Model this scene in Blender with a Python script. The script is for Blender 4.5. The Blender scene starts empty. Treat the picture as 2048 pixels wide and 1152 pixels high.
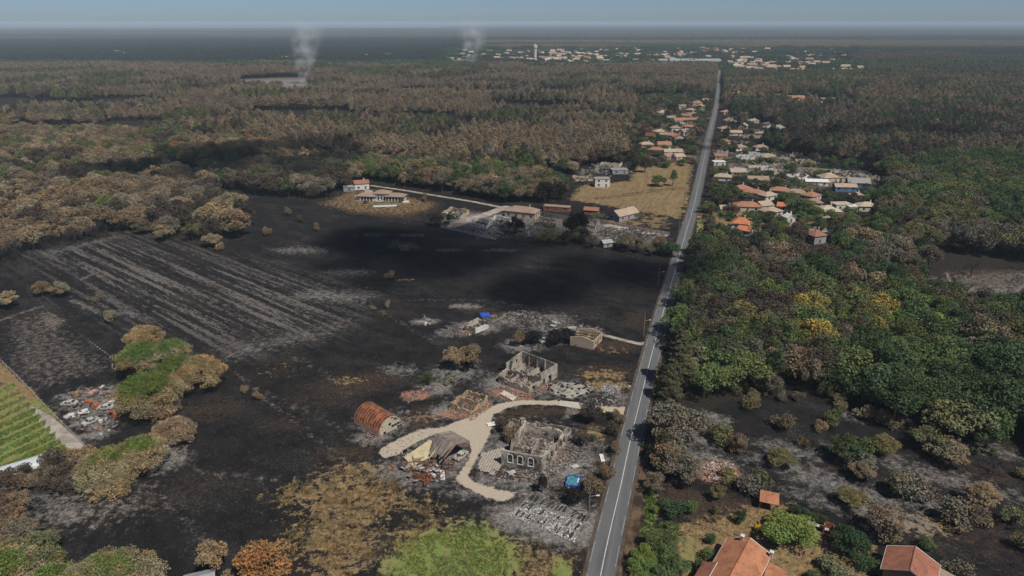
import bpy, math, random
import numpy as np
from mathutils import Vector, Matrix
R = math.radians
scene = bpy.context.scene
COL = scene.collection

# ------------------------------------------------------------------ camera, sky, sun, exposure
H = 100.0                       # drone height in metres
PITCH = R(21.29)                # camera tilt below the horizon
F = 2048 * 24 / 36              # focal length in pixels of the photograph
cam_data = bpy.data.cameras.new('camera')
cam_data.sensor_width = 36; cam_data.lens = 24
cam_data.clip_start = 1.0; cam_data.clip_end = 200000
camera = bpy.data.objects.new('camera', cam_data); COL.objects.link(camera)
camera.location = (0, 0, H); camera.rotation_euler = (R(90) - PITCH, 0, 0)
scene.camera = camera

SUN_EL = R(56); TO_SUN = Vector((0.66, -0.75, 0)).normalized()
world = bpy.data.worlds.new('World'); scene.world = world; world.use_nodes = True
wn = world.node_tree.nodes; wl = world.node_tree.links
bg = wn['Background']
sky = wn.new('ShaderNodeTexSky'); sky.sky_type = 'NISHITA'; sky.sun_disc = False
sky.sun_elevation = SUN_EL; sky.sun_rotation = math.atan2(TO_SUN.x, TO_SUN.y)
sky.altitude = 100; sky.air_density = 0.5; sky.dust_density = 0.45; sky.ozone_density = 4.0
wl.new(sky.outputs[0], bg.inputs[0]); bg.inputs[1].default_value = 0.06
sun_data = bpy.data.lights.new('sun', 'SUN'); sun_data.energy = 4.4; sun_data.angle = R(0.53)
sun_data.color = (1.0, 0.95, 0.87)
sun = bpy.data.objects.new('sun', sun_data); COL.objects.link(sun)
to_sun = Vector((TO_SUN.x * math.cos(SUN_EL), TO_SUN.y * math.cos(SUN_EL), math.sin(SUN_EL)))
sun.rotation_euler = to_sun.to_track_quat('Z', 'Y').to_euler(); sun.location = (0, 0, 400)
vs = scene.view_settings
vs.view_transform = 'Standard'; vs.look = 'None'; vs.exposure = 0.15; vs.gamma = 1.0; vs.use_curve_mapping = False
scene.render.engine = 'CYCLES'
cy = scene.cycles
cy.use_denoising = True; cy.max_bounces = 4; cy.diffuse_bounces = 2; cy.glossy_bounces = 2
cy.transmission_bounces = 2; cy.transparent_max_bounces = 16; cy.volume_bounces = 0
cy.caustics_reflective = False; cy.caustics_refractive = False
cy.use_adaptive_sampling = True; cy.adaptive_threshold = 0.02
cy.volume_step_rate = 1.0; cy.volume_max_steps = 64

# ------------------------------------------------------------------ helpers
ST, CT = math.sin(PITCH), math.cos(PITCH)
def G(px, py, z=0.0):
    """where the sight line of a photograph pixel meets the height z"""
    u = (px - 1024) / F; v = (py - 576) / F
    t = (H - z) / (ST + v * CT)
    return Vector((u * t, (CT - v * ST) * t, z))
def project(x, y, z):
    c = y * CT - (z - H) * ST
    return 1024 + F * x / c, 576 + F * (-(z - H) * CT - y * ST) / c
def PW(pts):
    return np.array([G(*p)[:2] for p in pts])
def inpoly(P, poly):
    x, y = P[:, 0], P[:, 1]; ins = np.zeros(len(P), bool); n = len(poly)
    for i in range(n):
        x0, y0 = poly[i]; x1, y1 = poly[(i + 1) % n]
        c = (y0 > y) != (y1 > y)
        with np.errstate(divide='ignore', invalid='ignore'):
            xi = (x1 - x0) * (y - y0) / ((y1 - y0) if y1 != y0 else 1e-9) + x0
        ins ^= c & (x < xi)
    return ins
def seg_dist(P, poly, closed=True):
    d = np.full(len(P), 1e9); n = len(poly)
    for i in range(n if closed else n - 1):
        a = poly[i]; b = poly[(i + 1) % n]; ab = b - a
        t = np.clip(((P - a) @ ab) / max(ab @ ab, 1e-9), 0, 1)
        q = P - (a + t[:, None] * ab)
        d = np.minimum(d, np.hypot(q[:, 0], q[:, 1]))
    return d
_T = {}
def vnoise(x, y, scale, seed=0, octaves=3):
    """value noise 0..1"""
    if seed not in _T: _T[seed] = np.random.RandomState(seed).rand(256, 256)
    tab = _T[seed]; out = 0; amp = 1; tot = 0
    x = np.asarray(x, float) / scale; y = np.asarray(y, float) / scale
    for o in range(octaves):
        xi = np.floor(x).astype(int); yi = np.floor(y).astype(int)
        fx = x - xi; fy = y - yi; fx = fx * fx * (3 - 2 * fx); fy = fy * fy * (3 - 2 * fy)
        g = lambda a, b: tab[(xi + a) % 256, (yi + b) % 256]
        v = (g(0, 0) * (1 - fx) + g(1, 0) * fx) * (1 - fy) + (g(0, 1) * (1 - fx) + g(1, 1) * fx) * fy
        out = out + v * amp; tot += amp; amp *= 0.5; x = x * 2 + 17.3; y = y * 2 + 5.1
    return out / tot

def tag(o, label=None, cat=None, group=None, kind=None):
    if label: o['label'] = label
    if cat: o['category'] = cat
    if group: o['group'] = group
    if kind: o['kind'] = kind
    return o
def link(o, parent=None):
    COL.objects.link(o)
    if parent is not None: o.parent = parent
    return o
def empty(name, loc=(0, 0, 0), rz=0.0, label=None, cat=None, group=None):
    o = bpy.data.objects.new(name, None); o.empty_display_size = 0.5
    o.location = loc; o.rotation_euler = (0, 0, rz)
    link(o); return tag(o, label, cat, group)

class MB:
    """collects faces for one mesh"""
    def __init__(s): s.v = []; s.f = []; s.m = []; s.c = []
    def face(s, pts, m=0, c=None):
        n = len(s.v); s.v.extend([tuple(p) for p in pts]); s.f.append(tuple(range(n, n + len(pts)))); s.m.append(m); s.c.append(c)
    def hexa(s, b, t, m=0, c=None):
        """box from 4 bottom and 4 top points, both anticlockwise from above"""
        n = len(s.v); s.v.extend([tuple(p) for p in b] + [tuple(p) for p in t])
        for q in ((3, 2, 1, 0), (4, 5, 6, 7), (0, 1, 5, 4), (1, 2, 6, 5), (2, 3, 7, 6), (3, 0, 4, 7)):
            s.f.append(tuple(n + i for i in q)); s.m.append(m); s.c.append(c)
    def box(s, x0, x1, y0, y1, z0, z1, m=0, c=None):
        s.hexa([(x0, y0, z0), (x1, y0, z0), (x1, y1, z0), (x0, y1, z0)], [(x0, y0, z1), (x1, y0, z1), (x1, y1, z1), (x0, y1, z1)], m, c)
    def obox(s, ctr, size, mat3, m=0, c=None):
        ctr = Vector(ctr); hx, hy, hz = (q / 2 for q in size)
        P = lambda x, y, z: ctr + mat3 @ Vector((x, y, z))
        s.hexa([P(-hx, -hy, -hz), P(hx, -hy, -hz), P(hx, hy, -hz), P(-hx, hy, -hz)], [P(-hx, -hy, hz), P(hx, -hy, hz), P(hx, hy, hz), P(-hx, hy, hz)], m, c)
    def beam(s, a, b, w, h=None, m=0, c=None):
        a = Vector(a); b = Vector(b); d = b - a; L = d.length
        if L < 1e-6: return
        q = d.to_track_quat('X', 'Z').to_matrix()
        s.obox((a + b) / 2, (L, w, h or w), q, m, c)
    def tube(s, pts, rad, sides=5, m=0, c=None):
        pts = [Vector(p) for p in pts]; n0 = len(s.v)
        for i, p in enumerate(pts):
            d = (pts[min(i + 1, len(pts) - 1)] - pts[max(i - 1, 0)]).normalized()
            a = d.orthogonal().normalized() if i == 0 else (a - d * a.dot(d)).normalized()
            b = d.cross(a); r = rad[i]
            for k in range(sides):
                t = 2 * math.pi * k / sides
                s.v.append(tuple(p + a * (math.cos(t) * r) + b * (math.sin(t) * r)))
        for i in range(len(pts) - 1):
            for k in range(sides):
                k2 = (k + 1) % sides; o = n0 + i * sides
                s.f.append((o + k, o + k2, o + sides + k2, o + sides + k)); s.m.append(m); s.c.append(c)
        s.f.append(tuple(n0 + k for k in range(sides))[::-1]); s.m.append(m); s.c.append(c)
        o = n0 + (len(pts) - 1) * sides
        s.f.append(tuple(o + k for k in range(sides))); s.m.append(m); s.c.append(c)
    def mesh(s, name, mats):
        me = bpy.data.meshes.new(name); me.from_pydata(s.v, [], s.f)
        for m in (mats if isinstance(mats, (list, tuple)) else [mats]): me.materials.append(m)
        if any(s.m): me.polygons.foreach_set('material_index', s.m)
        if any(c is not None for c in s.c):
            a = me.attributes.new('col', 'FLOAT_COLOR', 'FACE')
            a.data.foreach_set('color', np.array([(*(c or (.2, .2, .2)), 1) for c in s.c], dtype=np.float32).ravel())
        me.update(); return me
    def build(s, name, mats, parent=None, loc=None, rz=0.0):
        o = bpy.data.objects.new(name, s.mesh(name, mats)); link(o, parent)
        if loc is not None: o.location = loc
        if rz: o.rotation_euler = (0, 0, rz)
        return o

def np_mesh(name, V, Q, mats, midx=None, col=None, T=None):
    """mesh from numpy: quads Q and optional triangles T"""
    me = bpy.data.meshes.new(name); V = np.asarray(V, np.float32); Q = np.asarray(Q, np.int32).reshape(-1, 4)
    nt = 0 if T is None else len(T); nq = len(Q)
    me.vertices.add(len(V)); me.vertices.foreach_set('co', V.ravel())
    loops = Q.ravel() if nt == 0 else np.concatenate([Q.ravel(), np.asarray(T, np.int32).ravel()])
    me.loops.add(len(loops)); me.loops.foreach_set('vertex_index', loops)
    starts = np.arange(nq) * 4
    if nt: starts = np.concatenate([starts, nq * 4 + np.arange(nt) * 3])
    me.polygons.add(nq + nt); me.polygons.foreach_set('loop_start', starts.astype(np.int32))
    for m in (mats if isinstance(mats, (list, tuple)) else [mats]): me.materials.append(m)
    if midx is not None: me.polygons.foreach_set('material_index', np.asarray(midx, np.int32))
    if col is not None:
        a = me.attributes.new('col', 'FLOAT_COLOR', 'FACE')
        a.data.foreach_set('color', np.hstack([col, np.ones((len(col), 1))]).astype(np.float32).ravel())
    me.update(calc_edges=True); me.validate(); return me

# ------------------------------------------------------------------ materials
class NT:
    def __init__(s, name):
        s.mat = bpy.data.materials.new(name); s.mat.use_nodes = True
        s.n = s.mat.node_tree.nodes; s.l = s.mat.node_tree.links; s.b = s.n['Principled BSDF']
        s.b.inputs['Specular IOR Level'].default_value = 0.25; s._pos = None
    def put(s, sock, v):
        if isinstance(v, bpy.types.NodeSocket): s.l.new(v, sock)
        elif isinstance(v, (tuple, list)) and len(v) == 3 and sock.type == 'RGBA': sock.default_value = (*v, 1)
        else: sock.default_value = v
    def pos(s):
        if s._pos is None: s._pos = s.n.new('ShaderNodeNewGeometry').outputs['Position']
        return s._pos
    def noise(s, scale, detail=3, rough=0.5, vec=None):
        t = s.n.new('ShaderNodeTexNoise'); s.put(t.inputs['Vector'], vec if vec is not None else s.pos())
        t.inputs['Scale'].default_value = scale; t.inputs['Detail'].default_value = detail; t.inputs['Roughness'].default_value = rough
        return t.outputs['Fac']
    def mapping(s, rot=0.0, scale=(1, 1, 1), vec=None):
        t = s.n.new('ShaderNodeMapping'); s.put(t.inputs['Vector'], vec if vec is not None else s.pos()); t.inputs['Rotation'].default_value = (0, 0, rot)
        q = s.n.new('ShaderNodeMapping'); s.l.new(t.outputs[0], q.inputs['Vector']); q.inputs['Scale'].default_value = scale; return q.outputs[0]
    def mix(s, f, a, b, mode='MIX'):
        t = s.n.new('ShaderNodeMix'); t.data_type = 'RGBA'; t.blend_type = mode
        s.put(t.inputs[0], f); s.put(t.inputs[6], a); s.put(t.inputs[7], b); return t.outputs[2]
    def math(s, op, a, b=0.0, c=None, clamp=False):
        t = s.n.new('ShaderNodeMath'); t.operation = op; t.use_clamp = clamp
        s.put(t.inputs[0], a); s.put(t.inputs[1], b)
        if c is not None: s.put(t.inputs[2], c)
        return t.outputs[0]
    def step(s, v, a, b, lo=0.0, hi=1.0):
        t = s.n.new('ShaderNodeMapRange'); t.interpolation_type = 'SMOOTHSTEP'; s.put(t.inputs[0], v)
        t.inputs[1].default_value = a; t.inputs[2].default_value = b; t.inputs[3].default_value = lo; t.inputs[4].default_value = hi
        return t.outputs[0]
    def attr(s, name, typ='GEOMETRY'):
        t = s.n.new('ShaderNodeAttribute'); t.attribute_name = name; t.attribute_type = typ; return t
    def rand(s):
        return s.n.new('ShaderNodeObjectInfo').outputs['Random']
    def bump(s, h, strength=0.5, dist=0.1):
        t = s.n.new('ShaderNodeBump'); t.inputs['Strength'].default_value = strength; t.inputs['Distance'].default_value = dist
        s.put(t.inputs['Height'], h); s.l.new(t.outputs[0], s.b.inputs['Normal'])
    def done(s, color, rough=0.85, metal=0.0):
        s.put(s.b.inputs['Base Color'], color); s.put(s.b.inputs['Roughness'], rough); s.put(s.b.inputs['Metallic'], metal); return s.mat

def pm(name, c1, c2=None, scale=1.0, rough=0.85, bump=0.0, soot=None, metal=0.0, streak=None, sootamt=0.55, fine=6.0):
    """a worn surface: two tones by noise, optional soot stains"""
    t = NT(name); c2 = c2 or tuple(x * 0.75 for x in c1)
    vec = t.mapping(0, streak) if streak else None
    n = t.noise(scale, 5, 0.6, vec); c = t.mix(t.step(n, 0.35, 0.65), c1, c2)
    n2 = t.noise(scale * fine, 3, 0.6); c = t.mix(t.step(n2, 0.3, 0.7, 0.0, 0.35), c, tuple(x * 0.6 for x in c1))
    if soot:
        k = t.noise(scale * 0.45, 5, 0.65)
        c = t.mix(t.step(k, sootamt - 0.12, sootamt + 0.12, 0.0, 0.9), c, soot)
    if bump: t.bump(n2, bump, 0.1)
    return t.done(c, rough, metal)
def colmat(name, rough=0.9):
    """colour of each piece from the face attribute, roughened by noise"""
    t = NT(name); n = t.noise(2.5, 4, 0.6)
    c = t.mix(t.step(n, 0.3, 0.7, 0.0, 0.5), t.attr('col').outputs['Color'], (0.03, 0.028, 0.027))
    return t.done(c, rough)
def leafmat(name, painted=False):
    t = NT(name)
    base = t.attr('col').outputs['Color'] if painted else t.attr('tint', 'INSTANCER').outputs['Color']
    n = t.noise(0.55, 4, 0.65); f = t.step(n, 0.25, 0.75, 0.68, 1.35)
    n2 = t.noise(0.13, 3, 0.6); warm = t.mix(t.step(n2, 0.35, 0.65), (1.12, 0.98, 0.85), (0.88, 1.02, 1.08))
    c = t.mix(1.0, base, warm, 'MULTIPLY')
    sc = t.n.new('ShaderNodeVectorMath'); sc.operation = 'SCALE'; t.l.new(c, sc.inputs[0]); t.l.new(f, sc.inputs[3])
    t.b.inputs['Specular IOR Level'].default_value = 0.12
    return t.done(sc.outputs[0], 0.8)
LEAF = leafmat('foliage'); LEAFP = leafmat('foliage_mottled', True)
BARK = pm('bark', (0.05, 0.042, 0.036), (0.022, 0.019, 0.018), 1.2)
CHAR = pm('charred_wood', (0.02, 0.018, 0.018), (0.045, 0.04, 0.038), 2.0)
PIECE = colmat('loose_pieces')
# ------------------------------------------------------------------ ground: one sheet to the horizon, what lies on it stored as weights
rows = [-4000, -1200, -400, -150, -50, 0, 25, 45, 60]
y = 70.0
while y < 6000: rows.append(y); y *= 1.0066
while y < 90000: rows.append(y); y *= 1.06
cols = np.concatenate([[-9, -4, -2, -1.5], np.linspace(-1.15, 1.15, 620), [1.5, 2, 4, 9]])
rows = np.array(rows)
gx = cols[None, :] * (np.maximum(rows, 30)[:, None] * 0.92 + 40); gy = np.repeat(rows[:, None], len(cols), 1)
GP = np.stack([gx.ravel(), gy.ravel()], 1); NG = len(GP)
W = {k: np.zeros(NG, np.float32) for k in ('ash', 'brown', 'straw', 'green', 'sand', 'dry', 'litter', 'stripe', 'pink', 'soil', 'path', 'pale')}
def paint(layer, px, soft=2.0, amount=1.0, world=False, line=None, clear=()):
    """raise a weight inside a polygon (or along a line of that half width)"""
    poly = np.array(px, float) if world else PW(px)
    m = soft + (line or 0) + 3
    lo = poly.min(0) - m; hi = poly.max(0) + m
    idx = np.nonzero((GP[:, 0] > lo[0]) & (GP[:, 0] < hi[0]) & (GP[:, 1] > lo[1]) & (GP[:, 1] < hi[1]))[0]
    if not len(idx): return
    P = GP[idx]
    if line is None:
        d = seg_dist(P, poly); d = np.where(inpoly(P, poly), d, -d)
    else: d = line - seg_dist(P, poly, False)
    w = np.clip(0.5 + d / (2 * soft), 0, 1) * amount
    W[layer][idx] = np.maximum(W[layer][idx], w)
    for c in clear: W[c][idx] = np.minimum(W[c][idx], 1 - np.clip(0.5 + d / (2 * soft), 0, 1))
def blob(layer, px, py, rx, ry, amount=1.0, soft=None, rot=0.0):
    """an oval patch, radii in metres"""
    c = G(px, py); a = np.linspace(0, 2 * np.pi, 14)[:-1]
    q = np.stack([np.cos(a) * rx, np.sin(a) * ry], 1); ca, sa = math.cos(rot), math.sin(rot)
    paint(layer, q @ np.array([[ca, sa], [-sa, ca]]) + np.array(c[:2]), soft or min(rx, ry) * 0.7, amount, world=True)

# forest floor everywhere beyond the burnt fields and the gardens
W['litter'][:] = 1
paint('litter', [(-700, 640), (-150, 560), (60, 503), (240, 466), (400, 488), (495, 478), (430, 380), (640, 403), (690, 372), (745, 366), (1060, 415), (1130, 395), (1170, 330), (1400, 330), (1420, 480), (1330, 980), (1400, 1400), (-1500, 1500)], 4)
inside = inpoly(GP, PW([(-700, 640), (-150, 560), (60, 503), (240, 466), (400, 488), (495, 478), (430, 380), (640, 403), (690, 372), (745, 366), (1060, 415), (1130, 395), (1170, 330), (1280, 200), (1420, 200), (1420, 480), (1300, 900), (1400, 1400), (-1500, 1500)]))
W['litter'][inside] = 0
for poly in ([(1400, 830), (1480, 790), (1640, 800), (1790, 860), (2048, 930), (2400, 990), (2400, 1300), (1250, 1300), (1300, 960)],
             [(1880, 540), (2048, 535), (2200, 540), (2200, 640), (2048, 635), (1890, 590)],
             [(1420, 300), (1580, 305), (1740, 340), (1770, 400), (1660, 470), (1420, 500)]):
    W['litter'][inpoly(GP, PW(poly))] = 0
# striped burnt field and the fenced plot left of it
paint('stripe', [(60, 508), (240, 466), (400, 500), (560, 540), (738, 592), (650, 665), (520, 692), (440, 702), (250, 640), (130, 590)], 14)
paint('stripe', [(60, 508), (240, 466), (300, 480), (200, 540)], 5, 0.8)
paint('ash', [(80, 505), (240, 468), (250, 473), (100, 512)], 4, 0.42)
paint('ash', [(440, 700), (520, 680), (640, 655), (700, 640), (660, 668), (520, 705), (450, 720)], 6, 0.46)
paint('pale', [(5, 640), (82, 616), (222, 715), (225, 742), (60, 790), (0, 730)], 6, 0.46)
paint('pale', [(80, 620), (130, 640), (110, 665), (80, 650)], 3, 0.85)
paint('path', [(-40, 642), (82, 612), (150, 660), (220, 712), (228, 745)], 0.9, 0.9, line=0.25)
paint('ash', [(0, 640), (80, 613)], 1.4, 0.9, line=0.5)
for a, b in (((145, 600), (195, 624)), ((240, 620), (270, 632)), ((160, 560), (185, 548))):
    paint('ash', [a, b], 1.5, 0.8, line=0.8)
blob('ash', 300, 920, 9, 5, 0.8); blob('ash', 150, 1000, 12, 8, 0.42); blob('ash', 130, 1030, 6, 5, 0.5); blob('pale', 310, 905, 8, 4, 0.8)
blob('pale', 200, 1010, 14, 9, 0.5); blob('brown', 330, 990, 14, 10, 0.45)
# scrap yard
paint('ash', [(110, 795), (165, 775), (235, 770), (250, 800), (230, 860), (190, 880), (150, 850)], 3, 0.66)
for q in ((158, 828, 3.5, 2.2), (212, 782, 3, 1.5), (222, 812, 3, 1.5), (170, 845, 4, 2), (190, 870, 4, 2), (130, 792, 3, 1.5)): blob('ash', *q, amount=0.95)
# vegetable garden
GARDEN = [(-500, 700), (0, 722), (20, 742), (60, 775), (100, 820), (168, 885), (150, 905), (60, 960), (-500, 1100)]
paint('straw', GARDEN, 1.2, 1.0, clear=('ash', 'pale', 'brown'))
CROPS = []; paint('green', [(-400, 800), (0, 775), (60, 790), (100, 835), (150, 890), (60, 950), (-400, 1060)], 2, .52)
for k in range(11):                      # crop rows running up to the garden path
    y0 = 770 + k * 17; xe = 30 + k * 10; w_ = 11 if k > 3 else 8
    q = [(-160, y0 + 62), (0, y0 + 10), (xe, y0 + 10 - xe * .46), (xe, y0 + 10 + w_ - xe * .46), (0, y0 + 10 + w_), (-160, y0 + 62 + w_)]
    if k in (1, 2, 3): paint('soil', [(-160, y0 + 66), (0, y0 + 16), (xe, y0 + 14 - xe * .46)], .8, .95, line=.45); paint('green', q, 1.0, .62)
    else: paint('green', q, .9, .95)
    CROPS.append(q)
paint('green', [(60, 800), (75, 795), (100, 820), (160, 885), (145, 882), (85, 825)], 1.2, .95)
paint('soil', [(-60, 775), (0, 762), (12, 768), (-60, 785)], 0.8, 0.9)
paint('path', [(55, 812), (66, 812), (100, 830), (160, 880), (172, 895), (158, 905), (130, 893), (90, 858), (66, 830)], 1.0, 1.0, clear=('green', 'straw'))
# scorched straw and the green meadow at the bottom
STRAW = [(520, 985), (600, 960), (690, 925), (760, 930), (800, 965), (895, 1015), (860, 1035), (790, 1030), (770, 1060), (775, 1090), (740, 1150), (640, 1400), (590, 1400), (610, 1152), (560, 1090), (600, 1040), (560, 1010)]
paint('straw', STRAW, 6, 0.60)
paint('straw', [(770, 1060), (860, 1032), (960, 1035), (1060, 1075), (1150, 1105), (1165, 1152), (1150, 1300), (700, 1400), (745, 1152)], 4, 0.58)
MEADOW = [(745, 1200), (775, 1120), (800, 1082), (850, 1062), (920, 1050), (962, 1044), (1005, 1068), (1030, 1090), (1045, 1125), (1020, 1160), (1000, 1300), (700, 1400)]
paint('green', MEADOW, 6.0, 0.95)
paint('green', [(1092, 1200), (1100, 1130), (1125, 1110), (1145, 1125), (1150, 1200)], 2.0, 0.85)
blob('brown', 960, 1110, 2.5, 4, 0.8); blob('brown', 945, 1135, 2.2, 2, 0.7); blob('brown', 1010, 1110, 5, 6, 0.6)
# brown, half burnt ground
for q in ((700, 770, 13, 8, .68), (760, 755, 9, 6, .7), (640, 800, 12, 8, .5), (665, 650, 12, 6, .5), (560, 720, 14, 9, .42), (1230, 690, 10, 6, .72), (1200, 745, 12, 7, .62), (1215, 770, 9, 5, .75), (1270, 640, 6, 8, .6), (830, 845, 7, 5, .7),
          (850, 820, 6, 4, .6), (1015, 630, 10, 4, .75), (1030, 830, 9, 5, .68), (1080, 822, 8, 3, .75), (1110, 960, 9, 4, .62), (1195, 940, 5, 8, .6), (1185, 870, 5, 6, .8), (1205, 1000, 3, 8, .6), (560, 850, 9, 6, .5), (420, 820, 12, 8, .55), (760, 550, 10, 6, .45),
          (430, 960, 14, 7, .42), (690, 905, 10, 5, .62), (740, 880, 6, 4, .62), (1180, 1080, 5, 9, .7), (1050, 955, 10, 3, .55), (960, 620, 8, 5, .6), (1060, 640, 10, 5, .4), (1160, 620, 14, 9, .4)):
    blob('brown', q[0], q[1], q[2], q[3], q[4])
for q in ((700, 760, 6, 3, .5), (1205, 750, 8, 4, .6), (1215, 772, 8, 3.5, .72), (1190, 865, 4, 3, .75), (835, 835, 6, 3, .5), (560, 740, 6, 4, .3), (1220, 700, 6, 3, .4), (810, 560, 4, 2, .5), (1020, 632, 7, 2, .6), (720, 935, 9, 3, .55)):
    blob('straw', q[0], q[1], q[2], q[3], q[4])
# ash around what burnt down
for q in ((1068, 905, 9, 9, .8), (1115, 930, 9, 6, .75), (1150, 900, 7, 8, .6), (1035, 960, 12, 4, .62), (845, 940, 10, 6, .85), (905, 920, 7, 6, .66), (1060, 900, 14, 11, .7), (1140, 915, 9, 7, .62), (1085, 1036, 12, 6, 1.0), (1130, 1055, 9, 5.5, 1.0), (940, 815, 9, 6, .68), (890, 822, 4, 3, .9), (1045, 775, 13, 8, .62), (1005, 765, 6, 5, .9), (950, 655, 9, 5, .85), (905, 665, 6, 3, .85),
          (1060, 640, 16, 6, .72), (1100, 655, 10, 5, .7), (850, 643, 5, 2.2, .95), (1045, 690, 7, 5, .8), (1090, 680, 8, 4, .66), (910, 745, 9, 6, .62), (880, 775, 4, 4, .85), (1140, 779, 6, 4.5, 1.0), (1221, 778, 3, 2.2, .95), (930, 612, 6, 2.5, .8), (770, 845, 8, 6, .6), (745, 875, 5, 3, .8),
          (1000, 985, 14, 2.5, .6), (1165, 665, 8, 4, .6), (880, 880, 9, 6, .6), (1210, 805, 8, 3, .6), (1230, 795, 6, 4, .62), (700, 590, 12, 7, .55), (880, 870, 4, 2, .8), (1000, 500, 9, 3, .45), (800, 740, 6, 4, .5), (870, 770, 6, 3, .6)):
    blob('ash', q[0], q[1], q[2], q[3], q[4])
for q in ((832, 790, 4.5, 3, .9), (1020, 785, 7, 4, .7), (1090, 775, 9, 2.0, .75), (930, 828, 8, 2.5, .85), (960, 812, 4, 3, .8), (940, 660, 5, 2.2, .85), (1035, 795, 5, 2, .7), (1115, 905, 4, 6, .5), (1050, 955, 9, 1.6, .5)):
    blob('pink', *q)
paint('pale', [(962, 905), (1003, 893), (1004, 930), (990, 950), (952, 938)], 1.0, 1.0)             # paved terrace
paint('pale', [(1098, 935), (1120, 905), (1165, 920), (1180, 940), (1120, 955)], 2.5, 0.72)
paint('pale', [(1135, 815), (1163, 818), (1150, 835), (1125, 838)], 1.0, 0.95)
for ln in ([(500, 770), (560, 800), (640, 835), (735, 885)], [(470, 745), (520, 790), (600, 850), (700, 930)]): paint('brown', ln, 2.5, .6, line=.8); paint('ash', ln, 1.5, .40, line=.4)
for ln in ([(560, 700), (640, 740), (700, 790)], [(250, 930), (330, 1000), (420, 1100)], [(300, 905), (420, 950), (560, 960)], [(620, 560), (760, 620), (880, 690)], [(820, 600), (980, 600), (1200, 640)]): paint('ash', ln, 1.6, .42, line=.35)
# sandy drive
DRIVE = [(1262, 814), (1208, 811), (1163, 806), (1118, 801), (1047, 798), (998, 806), (960, 822), (918, 840), (886, 853), (840, 858), (808, 871), (766, 893), (754, 905), (766, 917), (799, 908), (828, 887), (873, 868), (905, 872), (938, 886), (941, 909), (931, 926), (917, 944),
         (908, 956), (918, 967), (950, 986), (982, 998), (1011, 1004), (1036, 985), (998, 977), (960, 967), (941, 956), (938, 949), (956, 915), (976, 880), (985, 858), (982, 848), (989, 829), (1014, 816), (1047, 809), (1118, 811), (1163, 817), (1200, 820), (1258, 832)]
paint('sand', DRIVE, 1.2, 1.0, clear=('ash', 'brown', 'straw', 'pink'))
for off in (-2.2, 2.2):
    paint('soil', [(x, y_ + off) for x, y_ in ((1240, 823), (1180, 812), (1118, 806), (1047, 803), (1000, 811), (960, 833), (900, 861), (850, 874), (790, 896))], 1.2, .5, line=.15)
    paint('soil', [(x + off * 1.6, y_) for x, y_ in ((962, 840), (966, 870), (950, 905), (925, 945), (932, 965), (965, 980), (1015, 993))], 1.2, .5, line=.15)
paint('soil', [(945, 835), (985, 830), (985, 850), (955, 865)], 4, .42)
paint('path', [(1130, 655), (1160, 655), (1200, 668), (1240, 678), (1280, 688), (1297, 684)], 1.2, 0.95, line=1.0)
# gardens and fields further off
paint('dry', [(1135, 400), (1160, 370), (1270, 360), (1388, 330), (1378, 405), (1366, 440), (1290, 425), (1200, 410)], 5, 0.8)
paint('dry', [(1270, 330), (1390, 320), (1380, 375), (1250, 372)], 5, 0.8)
paint('dry', [(1205, 435), (1290, 425), (1345, 435), (1340, 460), (1200, 445)], 4, 0.55)
paint('green', [(1378, 420), (1390, 380), (1396, 380), (1386, 425), (1372, 445)], 2, 0.9)
paint('path', [(1180, 375), (1250, 380), (1320, 394), (1384, 405)], 2, 0.8, line=1.2)
for k in range(9): blob('soil', 1175 + k * 22, 360 + (k * 37 % 40), 11, 4, 0.55)
paint('straw', [(635, 408), (690, 382), (740, 376), (880, 405), (870, 420), (800, 432), (700, 425)], 6, 0.5)
paint('dry', [(705, 400), (760, 395), (840, 395), (835, 410), (760, 415), (705, 410)], 4, 0.5)
paint('brown', [(640, 405), (700, 385), (880, 410), (820, 440), (700, 428)], 4, 0.72)
paint('path', [(725, 377), (745, 380), (748, 388), (735, 392)], 2, 0.9)
paint('path', [(742, 371), (800, 379), (860, 389), (940, 402), (1012, 416)], 2, 0.95, line=1.6)
paint('path', [(1012, 414), (985, 424), (950, 436), (905, 452)], 2, 0.9, line=3.4)
paint('ash', [(870, 440), (905, 420), (990, 425), (1180, 440), (1330, 465), (1330, 490), (1240, 490), (1100, 470), (960, 475)], 6, 0.6)
paint('path', [(1195, 450), (1230, 446), (1340, 468), (1335, 474), (1250, 462)], 2, 0.8)
paint('path', [(1115, 478), (1200, 498), (1262, 513), (1320, 525)], 2, 0.75, line=0.8)
paint('path', [(600, 400), (700, 425), (800, 447), (870, 462), (1000, 490)], 1.6, 0.55, line=0.7)
paint('path', [(810, 447), (850, 432)], 1.6, 0.6, line=0.8)
paint('path', [(420, 400), (640, 470), (760, 520)], 2, 0.45, line=0.8)
for q in ((740, 470, 9, 4), (820, 470, 8, 3), (900, 500, 7, 3), (690, 545, 12, 5), (600, 500, 14, 6), (640, 590, 12, 6), (1000, 498, 3, 1.5)): blob('ash', *q, amount=0.5)
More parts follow.
